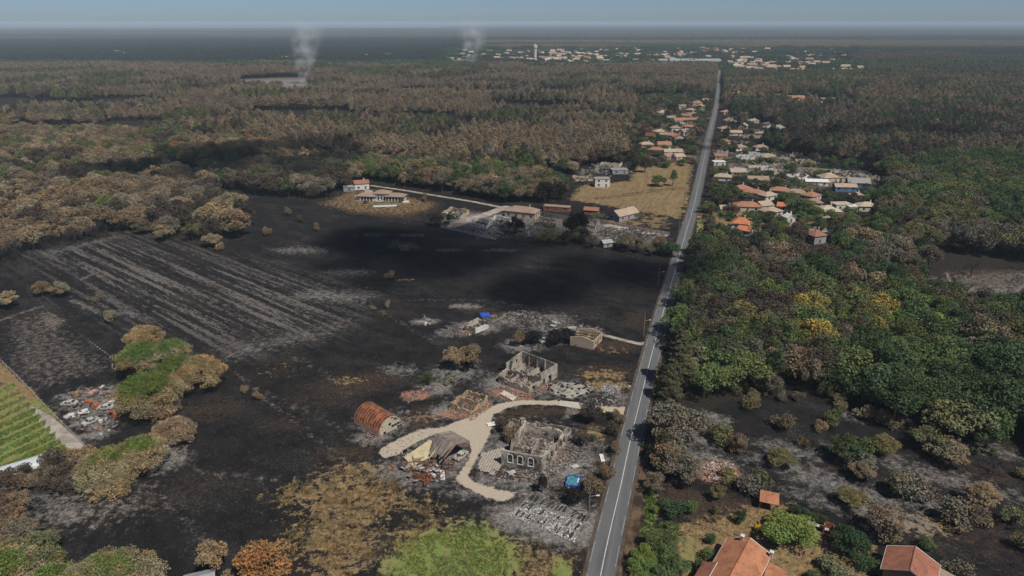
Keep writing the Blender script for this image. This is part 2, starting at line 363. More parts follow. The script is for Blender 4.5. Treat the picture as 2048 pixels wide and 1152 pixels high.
# right hand side: verge, burnt orchard, gardens
paint('soil', [(1232, 1300), (1236, 1152), (1262, 1010), (1278, 930), (1292, 900), (1296, 930), (1288, 1010), (1275, 1100), (1262, 1160), (1262, 1300)], 1.2, 0.85)
paint('path', [(1236, 1200), (1240, 1130), (1258, 1118), (1262, 1200)], 1.4, 0.9)
paint('brown', [(1285, 1000), (1300, 920), (1330, 930), (1330, 1000)], 2, 0.8)
paint('green', [(1290, 1040), (1292, 960), (1300, 940), (1310, 965), (1310, 1035), (1320, 1152), (1270, 1152), (1275, 1080)], 1.8, 0.95)
paint('straw', [(1320, 1050), (1400, 1040), (1500, 1010), (1560, 1000), (1640, 1050), (1690, 1085), (1760, 1100), (1800, 1300), (1270, 1300), (1300, 1090)], 3, 0.8)
paint('brown', [(1310, 1030), (1330, 960), (1420, 985), (1500, 1000), (1560, 1000), (1500, 1040), (1400, 1045)], 3, 0.85)
paint('green', [(1350, 1070), (1400, 1075), (1420, 1110), (1390, 1160), (1340, 1160)], 4, 0.6); paint('green', [(1560, 1060), (1640, 1060), (1650, 1095), (1600, 1090)], 2, 0.7)
blob('straw', 1850, 1050, 8, 4, 0.62); blob('brown', 1800, 1000, 18, 10, 0.42); blob('brown', 1950, 1080, 22, 12, 0.42); blob('brown', 1400, 860, 8, 8, 0.6); blob('brown', 1950, 950, 20, 8, 0.5)
for q in ((1600, 940, 14, 3.5, .62), (1680, 975, 14, 4, .66), (1780, 1030, 10, 4, .66), (1580, 900, 9, 4, .6), (1425, 835, 6, 2.5, .8), (1400, 880, 6, 5, .62), (1750, 910, 12, 4, .5), (1900, 960, 16, 4, .6), (1850, 1010, 10, 4, .55), (1420, 920, 8, 4, .7), (1700, 830, 6, 3, .5), (1990, 900, 10, 3, .6), (1640, 1000, 10, 3, .6)): blob('ash', q[0], q[1], q[2], q[3], q[4] * .82, rot=-.5)
blob('pink', 1437, 945, 5.5, 4.5, 0.95)
paint('pale', [(1890, 545), (2060, 540), (2200, 545), (2200, 630), (2048, 625), (1930, 600)], 5, 0.58)
paint('path', [(1893, 545), (1905, 575), (1890, 600)], 2, 0.8, line=0.8); paint('path', [(1840, 485), (1960, 500), (2060, 505)], 2, 0.7, line=1.2)
for k in range(14): blob('ash', 1885 + k * 14, 560 + (k * 29 % 60), 9, 4, .5, rot=-.4)
paint('brown', [(1880, 540), (1960, 537), (2048, 540), (2048, 548), (1890, 552)], 3, 0.8)
# suburb plots
paint('pale', [(1430, 300), (1560, 312), (1640, 335), (1745, 345), (1755, 372), (1640, 378), (1500, 350), (1425, 345)], 8, 0.68)
paint('straw', [(1395, 420), (1480, 420), (1560, 440), (1650, 430), (1650, 465), (1560, 470), (1430, 455), (1390, 455)], 5, 0.72)
paint('path', [(1385, 432), (1450, 436), (1560, 450), (1650, 462)], 2, 0.9, line=1.8)
paint('pale', [(1280, 190), (1410, 200), (1420, 330), (1270, 330), (1260, 300)], 12, 0.55); paint('dry', [(1300, 290), (1400, 280), (1395, 330), (1290, 335)], 8, 0.6)
paint('green', [(1395, 440), (1410, 440), (1405, 478), (1392, 478)], 1.5, 0.9)
blob('pale', 550, 166, 120, 130, 1.0, 20); blob('ash', 560, 166, 90, 80, .8, 30); blob('pale', 25, 218, 50, 60, 0.8, 15)
blob('pale', 1620, 200, 90, 45, 0.8, 15)
for k in range(40): blob('pale', 900 + k * 20, 104 + (k * 53 % 36), 60, 70, 0.7, 20)

rs, cs = len(rows), len(cols)
ii = np.arange(rs - 1)[:, None] * cs + np.arange(cs - 1)[None, :]
quads = np.stack([ii, ii + 1, ii + 1 + cs, ii + cs], -1).reshape(-1, 4)
relief = (vnoise(GP[:, 0], GP[:, 1], 7, 3) - 0.5) * 0.10 - 0.05
GZ = np.where((GP[:, 1] > 60) & (GP[:, 1] < 700), relief, -0.05)

t = NT('burnt_ground')
A1 = t.attr('w1'); A2 = t.attr('w2'); A3 = t.attr('w3')
def split(a):
    s = t.n.new('ShaderNodeSeparateColor'); t.l.new(a.outputs['Color'], s.inputs[0]); return [s.outputs[0], s.outputs[1], s.outputs[2], a.outputs['Alpha']]
w_ash, w_brown, w_straw, w_green = split(A1); w_sand, w_dry, w_litter, w_stripe = split(A2); w_pink, w_soil, w_path, w_pale = split(A3)
n_big = t.noise(0.035, 4, 0.6); n_mid = t.noise(0.22, 6, 0.62); n_fine = t.noise(1.5, 6, 0.7); n_spk = t.noise(2.1, 2, 0.6); n_tuft = t.noise(0.9, 6, 0.8); n_film = t.noise(1.0, 5, 0.65, t.mapping(0.6, (0.05, 0.11, 1))); n_clump = t.noise(0.5, 8, 0.78)
sdir = G(686, 618) - G(441, 522); sang = math.atan2(sdir.y, sdir.x)
n_str = t.noise(1.0, 4, 0.6, t.mapping(-sang, (0.012, 0.30, 1)))
n_str2 = t.noise(1.0, 5, 0.7, t.mapping(-sang, (0.25, 1.3, 1)))
base = t.mix(t.step(n_mid, 0.3, 0.7), (0.0065, 0.0062, 0.0066), (0.019, 0.0175, 0.0172))
base = t.mix(t.step(n_film, 0.48, 0.75, 0, 0.7), base, (0.034, 0.031, 0.030))
base = t.mix(t.step(n_big, 0.5, 0.7, 0, 0.5), base, (0.030, 0.021, 0.017))
base = t.mix(t.step(n_str2, 0.52, 0.72, 0, 0.5), base, (0.036, 0.032, 0.030))
base = t.mix(t.step(n_fine, 0.35, 0.75, 0, 0.5), base, (0.006, 0.006, 0.006))
spk = t.math('MULTIPLY', t.step(n_spk, 0.60, 0.69), t.step(n_film, 0.46, 0.68, 0.05, 1.0))
base = t.mix(spk, base, (0.15, 0.138, 0.127))
def lay(prev, w, c1, c2, n, amp, sharp, vary=None, mx=1.0):
    e = t.math('ADD', t.math('MULTIPLY', t.math('SUBTRACT', n, 0.5), amp), t.math('SUBTRACT', w, 0.5))
    f = t.math('MULTIPLY_ADD', e, sharp, 0.5, clamp=True)
    f = t.math('MULTIPLY', f, t.math('MULTIPLY', t.step(w, 0.0, 0.12), mx))
    return t.mix(f, prev, t.mix(t.step(vary or n_fine, 0.38, 0.62), c1, c2))
c = lay(base, w_litter, (0.014, 0.012, 0.010), (0.032, 0.025, 0.019), n_mid, 0.3, 4)
c = lay(c, w_brown, (0.066, 0.045, 0.030), (0.020, 0.015, 0.0125), n_clump, 2.2, 3.0)
c = lay(c, w_straw, (0.27, 0.19, 0.095), (0.13, 0.085, 0.042), n_clump, 3.4, 6.0, n_tuft)
sxyz = t.n.new('ShaderNodeSeparateXYZ'); t.l.new(t.mapping(-sang, (1, 1, 1)), sxyz.inputs[0])
wav = t.math('MULTIPLY', t.math('SINE', t.math('MULTIPLY', sxyz.outputs[1], 1.9)), 0.05)
se = t.math('MULTIPLY', w_stripe, t.step(t.math('ADD', t.math('ADD', n_str, wav), t.math('ADD', t.math('MULTIPLY', t.math('SUBTRACT', n_str2, 0.5), 0.9), t.math('MULTIPLY', t.math('SUBTRACT', n_tuft, 0.5), 0.7))), 0.50, 0.64))
c = t.mix(t.math('MULTIPLY', se, 0.8), c, t.mix(t.step(n_fine, 0.4, 0.65), (0.20, 0.175, 0.158), (0.05, 0.044, 0.041)))
c = lay(c, w_pale, (0.19, 0.16, 0.135), (0.045, 0.038, 0.034), n_clump, 2.6, 3.0)
c = lay(c, w_ash, (0.26, 0.24, 0.222), (0.11, 0.10, 0.094), n_clump, 2.8, 1.7, mx=.9)
c = lay(c, w_pink, (0.34, 0.20, 0.145), (0.17, 0.075, 0.05), n_tuft, 1.4, 4)
n_row = t.noise(1.0, 2, 0.5, t.mapping(-1.25, (0.04, 0.55, 1)))
c = lay(c, w_dry, t.mix(t.step(n_row, 0.4, 0.6), (0.255, 0.185, 0.09), (0.17, 0.12, 0.06)), t.mix(t.step(n_mid, 0.4, 0.65), (0.20, 0.14, 0.07), (0.085, 0.058, 0.034)), n_mid, 1.9, 5, n_clump)
c = lay(c, w_green, (0.125, 0.185, 0.038), (0.20, 0.19, 0.075), n_clump, 2.2, 4, n_clump)
c = lay(c, w_path, (0.36, 0.32, 0.27), (0.22, 0.19, 0.16), n_tuft, 0.4, 6, n_mid)
sandc = t.mix(t.step(n_fine, 0.3, 0.75), (0.41, 0.35, 0.275), (0.345, 0.29, 0.225))
sandc = t.mix(t.step(n_mid, 0.62, 0.8, 0, 0.6), sandc, (0.17, 0.13, 0.09))
e = t.math('ADD', t.math('MULTIPLY', t.math('SUBTRACT', n_clump, 0.5), 1.3), t.math('SUBTRACT', w_sand, 0.58))
c = t.mix(t.math('MULTIPLY_ADD', e, 5.0, 0.5, clamp=True), c, sandc)
c = lay(c, w_soil, (0.13, 0.085, 0.05), (0.035, 0.025, 0.018), n_clump, 1.2, 4, n_mid)
t.bump(t.math('ADD', n_fine, t.math('MULTIPLY', n_tuft, 2.0)), 0.55, 0.25)
t.b.inputs['Specular IOR Level'].default_value = 0.1
GROUND_MAT = t.done(c, 0.95)
gm = np_mesh('ground', np.column_stack([GP, GZ]), quads, GROUND_MAT)
for nm, ks in (('w1', ('ash', 'brown', 'straw', 'green')), ('w2', ('sand', 'dry', 'litter', 'stripe')), ('w3', ('pink', 'soil', 'path', 'pale'))):
    a = gm.attributes.new(nm, 'FLOAT_COLOR', 'POINT')
    a.data.foreach_set('color', np.stack([W[k] for k in ks], 1).astype(np.float32).ravel())
ground = link(bpy.data.objects.new('ground', gm)); tag(ground, 'burnt black plain of fields and forest floor', kind='structure')

# ------------------------------------------------------------------ road
road_px = [(1196, 1180, 0), (1201, 1152), (1244, 960), (1261, 880), (1310, 684), (1367.5, 480), (1389, 405), (1417, 277), (1434, 202), (1438.5, 140)]
RP = [G(*p) for p in road_px]
RP.insert(0, RP[1] + (RP[0] - RP[1]).normalized() * 160)
RP.pop(1)
def resample(pts, step):
    """Catmull-Rom through the points"""
    out = []
    P = [pts[0] * 2 - pts[1]] + list(pts) + [pts[-1] * 2 - pts[-2]]
    for i in range(1, len(P) - 2):
        n = max(2, int((P[i + 1] - P[i]).length / step))
        for k in range(n):
            u = k / n; a, b, c2, d = P[i - 1], P[i], P[i + 1], P[i + 2]
            # gentle: centripetal weight avoided, points are nearly in line
            h0 = 2 * u ** 3 - 3 * u ** 2 + 1; h1 = u ** 3 - 2 * u ** 2 + u; h2 = -2 * u ** 3 + 3 * u ** 2; h3 = u ** 3 - u ** 2
            L = (c2 - b).length; m1 = (c2 - a).normalized() * L; m2 = (d - b).normalized() * L
            out.append(b * h0 + m1 * h1 + c2 * h2 + m2 * h3)
    out.append(pts[-1]); return out
RC = resample(RP, 6.0)
def strip(pts, o0, o1, z):
    mb = MB(); prev = None
    for i, p in enumerate(pts):
        d = (pts[min(i + 1, len(pts) - 1)] - pts[max(i - 1, 0)]); d.z = 0; d.normalize(); nrm = Vector((d.y, -d.x, 0))
        cur = (p + nrm * o0 + Vector((0, 0, z)), p + nrm * o1 + Vector((0, 0, z)))
        if prev: mb.face([prev[0], prev[1], cur[1], cur[0]])
        prev = cur
    return mb
t = NT('asphalt'); n1 = t.noise(0.12, 5, 0.6); n2 = t.noise(3.0, 4, 0.7); n3 = t.noise(0.02, 3, 0.5)
ra = math.atan2((RC[8] - RC[2]).y, (RC[8] - RC[2]).x)
n4 = t.noise(1.0, 3, 0.5, t.mapping(-ra, (0.006, 0.75, 1)))
c = t.mix(t.step(n1, 0.3, 0.7), (0.088, 0.092, 0.096), (0.112, 0.114, 0.116)); c = t.mix(t.step(n2, 0.3, 0.7, 0, 0.4), c, (0.07, 0.072, 0.075))
c = t.mix(t.step(n4, 0.45, 0.7, 0, 0.55), c, (0.135, 0.135, 0.134)); n5 = t.noise(1.0, 4, 0.6, t.mapping(-ra, (0.03, 0.5, 1))); c = t.mix(t.step(n5, 0.60, 0.66, 0, 0.5), c, (0.062, 0.064, 0.068)); t.bump(n2, 0.2, 0.03)
ASPHALT = t.done(c, 0.8)
RW = 2.72
road = strip(RC, -RW, RW, 0.045).build('road', ASPHALT); tag(road, 'straight grey two lane country road', kind='structure')
PAINT = pm('road_paint', (0.60, 0.60, 0.58), (0.42, 0.42, 0.41), 1.5); EDGE = pm('worn_road_paint', (0.34, 0.34, 0.33), (0.17, 0.17, 0.17), 1.0)
strip(RC, -0.075, 0.075, 0.052).build('centre_line_marking', PAINT, road)
acc = 0.0; dash = []
for s in (-1, 1):
    RF = resample(RP, 1.5); run = []; k = 0
    mb = MB()
    for i in range(len(RF) - 1):
        if (RF[i].y > 330): break
        if (i // 2) % 3 != 2:
            d = (RF[i + 1] - RF[i]).normalized(); nr = Vector((d.y, -d.x, 0)) * s; up = Vector((0, 0, 0.052))
            a, b = RF[i] + nr * (RW - 0.26) + up, RF[i + 1] + nr * (RW - 0.26) + up; w = nr * 0.12
            q = [a, a + w, b + w, b]; mb.face(q if s > 0 else q[::-1])
    mb.build('edge_line_marking', EDGE, road)
SAND = pm('verge_soil', (0.10, 0.072, 0.05), (0.05, 0.038, 0.03), 0.5, bump=0.3)
for s, nm in ((-1, 'verge'), (1, 'verge')):
    a, b = (RW * s, (RW + 0.75) * s); a, b = min(a, b), max(a, b)
    mb = strip(RC, a, b, 0.02); tag(mb.build('road_verge', SAND), 'narrow bare soil strip along the road edge', kind='structure')
SLABM = pm('concrete_slab', (0.46, 0.42, 0.36), (0.38, 0.34, 0.29), 0.8)
mb = MB(); q = [G(1118, 811), G(1163, 818), G(1165, 806), G(1120, 801)]
mb.hexa([p + Vector((0, 0, -0.1)) for p in q], [p + Vector((0, 0, 0.06)) for p in q]); tag(mb.build('drive_slab', SLABM), 'pale concrete slab laid across the sandy drive', kind='structure')
# lake near the horizon
t = NT('lake_water'); LAKE = t.done((0.10, 0.16, 0.20), 0.15)
mb = MB(); mb.face([(-9500, 12500, 0.6), (-1200, 12500, 0.6), (-1600, 16500, 0.6), (-11000, 16500, 0.6)]); tag(mb.build('lake', LAKE), 'pale lake far off near the horizon', kind='structure')
# ------------------------------------------------------------------ vegetation kit
def leaf_quads(rng, C, N, size, flat=0.75):
    """small leaf-spray faces at C facing roughly N"""
    n = len(C); N = N * flat + rng.normal(0, 1, (n, 3)) * (1 - flat) * 1.3
    N /= np.linalg.norm(N, axis=1)[:, None] + 1e-9
    a = np.cross(N, rng.normal(0, 1, (n, 3))); a /= np.linalg.norm(a, axis=1)[:, None] + 1e-9
    b = np.cross(N, a); s = size * rng.uniform(0.6, 1.35, (n, 1)); e = rng.uniform(0.55, 1.0, (n, 1))
    a = a * s; b = b * s * e
    V = np.stack([C - a, C - b * 0.8 + a * 0.15, C + a, C + b * 0.8 - a * 0.15], 1).reshape(-1, 3)
    return V, np.arange(n * 4).reshape(-1, 4)
def lobes_to_leaves(rng, lobes, per_area, size, under=0.35, flat=0.7, puff=0.0):
    """lobes: (centre, radii); clusters of leaf faces over each lobe's shell"""
    Cs, Ns, Ls = [], [], []
    for li, (c, r) in enumerate(lobes):
        c = np.array(c, float); r = np.array(r, float)
        n = int(per_area * 4 * math.pi * (r[0] * r[1] * r[2]) ** (2 / 3))
        d = rng.normal(0, 1, (n, 3)); d /= np.linalg.norm(d, axis=1)[:, None]
        keep = (d[:, 2] > -0.25) | (rng.rand(n) < under); d = d[keep]; n = len(d)
        rad = 1 - np.abs(rng.normal(0, 0.2, n)); bump = 0
        if puff:
            k = rng.normal(0, 1, (9, 3)); k /= np.linalg.norm(k, axis=1)[:, None]
            bump = puff * (np.max(d @ k.T, axis=1) - 0.8)
        rad = rad + bump + rng.normal(0, 0.07, n)
        Cs.append(c + d * r * rad[:, None]); Ns.append(d / r * r.mean() + np.array([0, 0, 0.25])); Ls.append(np.full(n, li))
    C = np.vstack(Cs); N = np.vstack(Ns); N /= np.linalg.norm(N, axis=1)[:, None]
    V, Q = leaf_quads(rng, C, N, size, flat)
    return V, Q, C, np.concatenate(Ls)
def limb_set(mb, rng, base, top_r, targets, r0, m=0):
    for tg in targets:
        tg = Vector(tg); a = Vector(base); mid = a.lerp(tg, 0.5) + Vector(rng.normal(0, 0.3, 3))
        mb.tube([a, mid, tg], [r0, r0 * 0.6, r0 * 0.2], 4, m)
def g_broad(seed, h=10.0, r=4.3, n=11, dens=13.0, size=0.22, trunk=True):
    rng = np.random.RandomState(seed); L = []
    for i in range(n):
        a = rng.rand() * 6.28; q = math.sqrt(rng.rand()) * 0.82; z = h * (0.36 + 0.52 * rng.rand() ** .8 * (1.05 - q * 0.7))
        s = r * rng.uniform(0.20, 0.38); L.append(((math.cos(a) * q * r, math.sin(a) * q * r, z), (s, s, s * rng.uniform(0.7, 0.95))))
    L.append(((0, 0, h * 0.66), (r * 0.42, r * 0.42, h * 0.22)))
    V, Q, C, _ = lobes_to_leaves(rng, L, dens, size, 0.5, 0.5, 0.6)
    mb = MB(); mb.tube([(0, 0, -0.3), (0.1, 0, h * 0.25), (0, 0.15, h * 0.5)], [0.32, 0.24, 0.16], 6)
    limb_set(mb, rng, (0, 0, h * 0.28), 0, [l[0] for l in L[:7]], 0.14)
    return (V, Q), mb, L
def g_pine(seed, h=14.0):
    """tall maritime pine: bare trunk, ragged crown on the upper half"""
    rng = np.random.RandomState(seed); L = []
    for i in range(9):
        f = i / 8; z = h * (0.50 + 0.44 * f); rr = 2.1 * (1 - max(0, f - .35) * 0.9) * rng.uniform(0.7, 1.2); a = rng.rand() * 6.28; o = 1.0 * (1 - f * .7)
        L.append(((math.cos(a) * o, math.sin(a) * o, z), (rr, rr, 1.2)))
    V, Q, C, _ = lobes_to_leaves(rng, L, 7.0, 0.26, 0.4, 0.55)
    mb = MB(); mb.tube([(0, 0, -0.3), (0, 0, h * 0.5), (0, 0, h * 0.95)], [0.22, 0.15, 0.05], 5)
    return (V, Q), mb, L
def g_umbrella(seed, h=11.0, r=6.0):
    rng = np.random.RandomState(seed); L = []
    for i in range(46):
        a = i * 2.39996 + rng.rand() * .5; q = math.sqrt((i + .5) / 46) * 0.92; s = r * rng.uniform(0.19, 0.27)
        z = h - s - (q ** 2) * r * 0.62 + rng.normal(0, 0.25); L.append(((math.cos(a) * q * r, math.sin(a) * q * r, z), (s, s, s * 0.85)))
    for i in range(22):
        a = rng.rand() * 6.28; q = rng.uniform(0.55, 0.98); s = r * rng.uniform(0.13, 0.2)
        L.append(((math.cos(a) * q * r, math.sin(a) * q * r, h - r * .78 - q * r * .1 + rng.normal(0, .4)), (s, s, s * 0.8)))
    V, Q, C, li = lobes_to_leaves(rng, L, 18.0, 0.15, 0.3, 0.6, 0.9)
    mb = MB(); mb.tube([(0, 0, -0.3), (0.15, 0.1, h * 0.3), (0, 0, h * 0.6)], [0.4, 0.32, 0.22], 7)
    limb_set(mb, rng, (0.1, 0.05, h * 0.38), 0, [l[0] for l in L[:14]], 0.17)
    return (V, Q), mb, (C, li, L)
def g_shrub(seed, h=3.0, r=2.0):
    rng = np.random.RandomState(seed); L = []
    for i in range(7):
        a = rng.rand() * 6.28; q = math.sqrt(rng.rand()) * 0.6; s = r * rng.uniform(0.32, 0.55)
        L.append(((math.cos(a) * q * r, math.sin(a) * q * r, h * rng.uniform(0.3, 0.72)), (s, s, s * 0.9)))
    V, Q, C, _ = lobes_to_leaves(rng, L, 26.0, 0.135, 0.6, 0.5, 0.4)
    mb = MB(); limb_set(mb, rng, (0, 0, -0.1), 0, [l[0] for l in L], 0.06)
    return (V, Q), mb, L
def g_conifer(seed, h=20.0, r=4.6):
    """cedar-like tree in drooping tiers"""
    rng = np.random.RandomState(seed); Cs, Ns = [], []
    mb = MB(); mb.tube([(0, 0, -0.3), (0, 0, h * 0.5), (0, 0, h)], [0.4, 0.26, 0.04], 6)
    for i in range(64):
        f = (i / 63) ** 0.9; z = h * (0.10 + 0.88 * f); L = r * (1 - f) ** 0.8 * rng.uniform(0.75, 1.18) + 0.5; a = i * 2.4 + rng.rand() * 0.8
        d = np.array([math.cos(a), math.sin(a), 0]); sd = np.array([-d[1], d[0], 0])
        mb.tube([(0, 0, z), tuple(d * L * 0.6 + np.array([0, 0, z + 0.1 * L])), tuple(d * L + np.array([0, 0, z - 0.06 * L]))], [0.07, 0.05, 0.02], 3)
        n = int(44 + L * 40); u = rng.rand(n) ** 0.7; w = rng.normal(0, 0.30, n) * (0.35 + u) * 0.9
        Cs.append(d * (u * L)[:, None] + sd * (w * L * 0.5)[:, None] + np.array([0, 0, z]) + np.stack([np.zeros(n), np.zeros(n), 0.1 * L - 0.25 * u ** 2 * L - np.abs(w) * 0.35 + rng.normal(0, 0.1, n)], 1))
        Ns.append(np.tile(np.array([0, 0, 1.0]) + d * 0.5, (n, 1)))
    C = np.vstack(Cs); N = np.vstack(Ns); V, Q = leaf_quads(rng, C, N, 0.2, 0.6)
    return (V, Q), mb, None
def g_bare(seed, h=7.0, spread=0.55, depth=4, droop=0.0):
    """leafless burnt tree"""
    rng = np.random.RandomState(seed); mb = MB()
    def grow(p, d, L, r, k):
        q = p + d * L; mb.tube([p, p.lerp(q, 0.5) + Vector(rng.normal(0, L * 0.05, 3)), q], [r, r * 0.8, r * 0.6], 4 if k > 2 else 3)
        if k == 0: return
        for j in range(3 if k > 1 else 4):
            e = (d + Vector(rng.normal(0, spread, 3)) + Vector((0, 0, 0.12 - droop))).normalized()
            grow(q if j < 2 else p.lerp(q, 0.6), e, L * rng.uniform(0.6, 0.85), r * 0.58, k - 1)
    for j in range(2 if seed % 2 else 1): grow(Vector((0, 0, -0.2)), Vector((rng.normal(0, .15), rng.normal(0, .15), 1)).normalized(), h * 0.32, 0.16, depth)
    return None, mb, None
PROTO = {}
def make_kind(kind, gens, leaf_name='crown'):
    PROTO[kind] = []
    for i, (lq, mb, extra) in enumerate(gens):
        trunk = mb.mesh('trunk', BARK if kind != 'bare' else CHAR)
        crown = None
        if lq is not None: crown = np_mesh('crown', lq[0], lq[1], LEAF)
        V = np.array(mb.v); nb = len(V)
        Qs = [f for f in mb.f if len(f) == 4]
        if lq is not None:
            VV = np.vstack([V, lq[0]]); QQ = np.vstack([np.array(Qs), lq[1] + nb]); mi = np.concatenate([np.zeros(len(Qs)), np.ones(len(lq[1]))])
        else: VV = V; QQ = np.array(Qs); mi = np.zeros(len(Qs))
        both = np_mesh(kind + '_whole', VV, QQ, [BARK if kind != 'bare' else CHAR, LEAF], mi)
        PROTO[kind].append((trunk, crown, both))
make_kind('broad', [g_broad(s, 10, rr, n, 13 if s < 7 else 6.5) for s, rr, n in ((1, 4.3, 22), (2, 4.8, 26), (3, 3.9, 18), (4, 5.0, 28), (5, 4.2, 17), (6, 4.5, 24), (7, 4.6, 20), (8, 4.1, 15))])
make_kind('pine', [g_pine(s, h) for s, h in ((11, 14), (12, 13), (13, 15), (14, 13.5))])
make_kind('shrub', [g_shrub(s) for s in (21, 22, 23, 24, 25)])
make_kind('conifer', [g_conifer(s) for s in (31, 32)])
make_kind('bare', [g_bare(s) for s in (41, 42, 43, 44)])
# low copies for far woods: a few hundred square metres of canopy in one piece
def g_patch(seed, kind, span=44.0, n=46):
    rng = np.random.RandomState(seed); Vs, Qs, nb = [], [], 0
    for i in range(n):
        x, yy = rng.uniform(-span / 2, span / 2, 2); h = rng.uniform(10, 14.5)
        if kind == 'pine': L = [((x, yy, h - 1.8), (2.0, 2.0, 1.8)), ((x, yy, h - 4.5), (2.8, 2.8, 2.2))]
        else: L = [((x + rng.normal(0, 1.2), yy + rng.normal(0, 1.2), h * 0.55 + rng.normal(0, 1)), (2.8, 2.8, 2.6)) for _ in range(3)]
        V, Q, _, _ = lobes_to_leaves(rng, L, 0.45, 0.95, 0.3, 0.7)
        Vs.append(V); Qs.append(Q + nb); nb += len(V)
    return np_mesh('far_canopy', np.vstack(Vs), np.vstack(Qs), LEAF)
PATCH = {k: [g_patch(s, k) for s in (51, 52, 53, 54)] for k in ('pine', 'broad')}

T_TAN = (0.238, 0.185, 0.116); T_BROWN = (0.168, 0.125, 0.080); T_DARK = (0.070, 0.055, 0.043); T_GREY = (0.138, 0.119, 0.088); T_ORANGE = (0.27, 0.135, 0.055)
T_GREEN = (0.092, 0.122, 0.044); T_DGREEN = (0.055, 0.082, 0.035); T_BRIGHT = (0.128, 0.172, 0.044); T_OLIVE = (0.14, 0.132, 0.06); T_YELLOW = (0.27, 0.215, 0.06); T_BLACK = (0.022, 0.019, 0.018)
T_PALE = (0.30, 0.23, 0.14)
tcount = 0
def tree(name, kind, px, py, h, r=None, tint=T_TAN, label=None, cat='tree', group=None, var=None, z=0, world=None, rz=None):
    """one tree standing at a photograph pixel; h and r in metres"""
    global tcount
    tcount += 1
    base = {'broad': (10, 4.3), 'pine': (14, 2.3), 'shrub': (2.9, 2.0), 'conifer': (20, 4.6), 'bare': (6.5, 3.0)}[kind]
    p = Vector(world) if world is not None else G(px, py)
    ps = PROTO[kind]; tr, cr, both = ps[(tcount * 7 if var is None else var) % len(ps)]
    e = empty(name, (p.x, p.y, -0.05), (tcount * 2.399) % 6.28 if rz is None else rz, label, cat, group)
    s = h / base[1 - 1]; q = (r / base[1]) if r else s; e.scale = (q, q, s)
    o = bpy.data.objects.new('trunk' if kind != 'shrub' else 'stem', tr); link(o, e)
    if kind == 'bare': o.name = 'branches'
    if cr is not None:
        o2 = bpy.data.objects.new('crown' if kind != 'shrub' else 'foliage', cr); link(o2, e); o2['tint'] = [float(x) for x in tint]
    return e
CWORD = {T_TAN: 'tan', T_BROWN: 'brown', T_DARK: 'sooty dark', T_GREY: 'grey brown', T_ORANGE: 'rusty orange', T_GREEN: 'green', T_DGREEN: 'dark green', T_BRIGHT: 'bright green', T_OLIVE: 'olive', T_YELLOW: 'yellow', T_BLACK: 'black', T_PALE: 'pale tan'}
KEEP = []          # (x, y, radius) kept free of trees
def keep(px, py, r, toward=0.0):
    p = G(px, py); KEEP.append((p.x, p.y, r, True))
    if toward:
        d = Vector((p.x, p.y)).normalized(); L = toward + (p.y * .07 if p.y > 250 else 0); k = r * .8
        while k < L: KEEP.append((p.x - d.x * k, p.y - d.y * k, r * .9, False)); k += r * .8
RCn = np.array([(p.x, p.y) for p in RC])
INST = {}
def wood(poly, kind, spacing, h, palette, seed, label, group, avoid=(), hs=0.28, cl=28.0, wmul=1.0, road=6.5, world=False, frac=1.0, low=False, gaps=0.0, stand=0.0):
    """fill a polygon (pixels of the ground) with trees; palette: colours picked in drifts"""
    rng = np.random.RandomState(seed); P0 = np.array(poly, float) if world else PW(poly)
    lo, hi = P0.min(0), P0.max(0)
    xs = np.arange(lo[0], hi[0], spacing); ys = np.arange(lo[1], hi[1], spacing * 0.87)
    X, Y = np.meshgrid(xs, ys); X = X + (np.arange(len(ys)) % 2)[:, None] * spacing / 2
    P = np.stack([X.ravel(), Y.ravel()], 1) + rng.uniform(-0.42, 0.42, (X.size, 2)) * spacing
    m = inpoly(P, P0)
    for a in avoid: m &= ~inpoly(P, PW(a))
    P = P[m]; P = P[rng.rand(len(P)) < frac]
    px, py = project(P[:, 0], P[:, 1], np.zeros(len(P)))
    P = P[(px > -260) & (px < 2310) & (P[:, 1] > 70)]
    if road and len(P): P = P[seg_dist(P, RCn, False) > road]
    for (x, yy, r, core) in KEEP:
        if len(P) and (core or not low): P = P[np.hypot(P[:, 0] - x, P[:, 1] - yy) > r]
    if gaps and len(P): P = P[vnoise(P[:, 0] * .6, P[:, 1], 46, seed + 3, 3) > gaps]
    if not len(P): return
    n = vnoise(P[:, 0], P[:, 1], cl, seed + 7, 3); n = np.argsort(np.argsort(n)) / max(1, len(n) - 1)
    n = np.clip(n * 0.999 + rng.normal(0, 0.12, len(P)), 0, 0.999)
    ws = np.cumsum([w for _, w in palette]); ws = ws / ws[-1]
    ci = np.searchsorted(ws, n, side='right').clip(0, len(palette) - 1)
    tint = np.array([c for c, _ in palette])[ci] * rng.uniform(0.72, 1.25, (len(P), 1))
    hh = h * rng.uniform(1 - hs, 1 + hs, len(P)) * (1 + stand * 2 * (vnoise(P[:, 0], P[:, 1], 130, seed + 31, 2) - .5)); ww = rng.uniform(0.74, 1.3, len(P)) * wmul
    INST.setdefault(kind, []).append((P, hh, ww, tint, rng.rand(len(P)) * 6.28, rng.randint(0, len(PROTO[kind]), len(P)), label, group, ci, [CWORD.get(c, 'scorched') for c, _ in palette]))

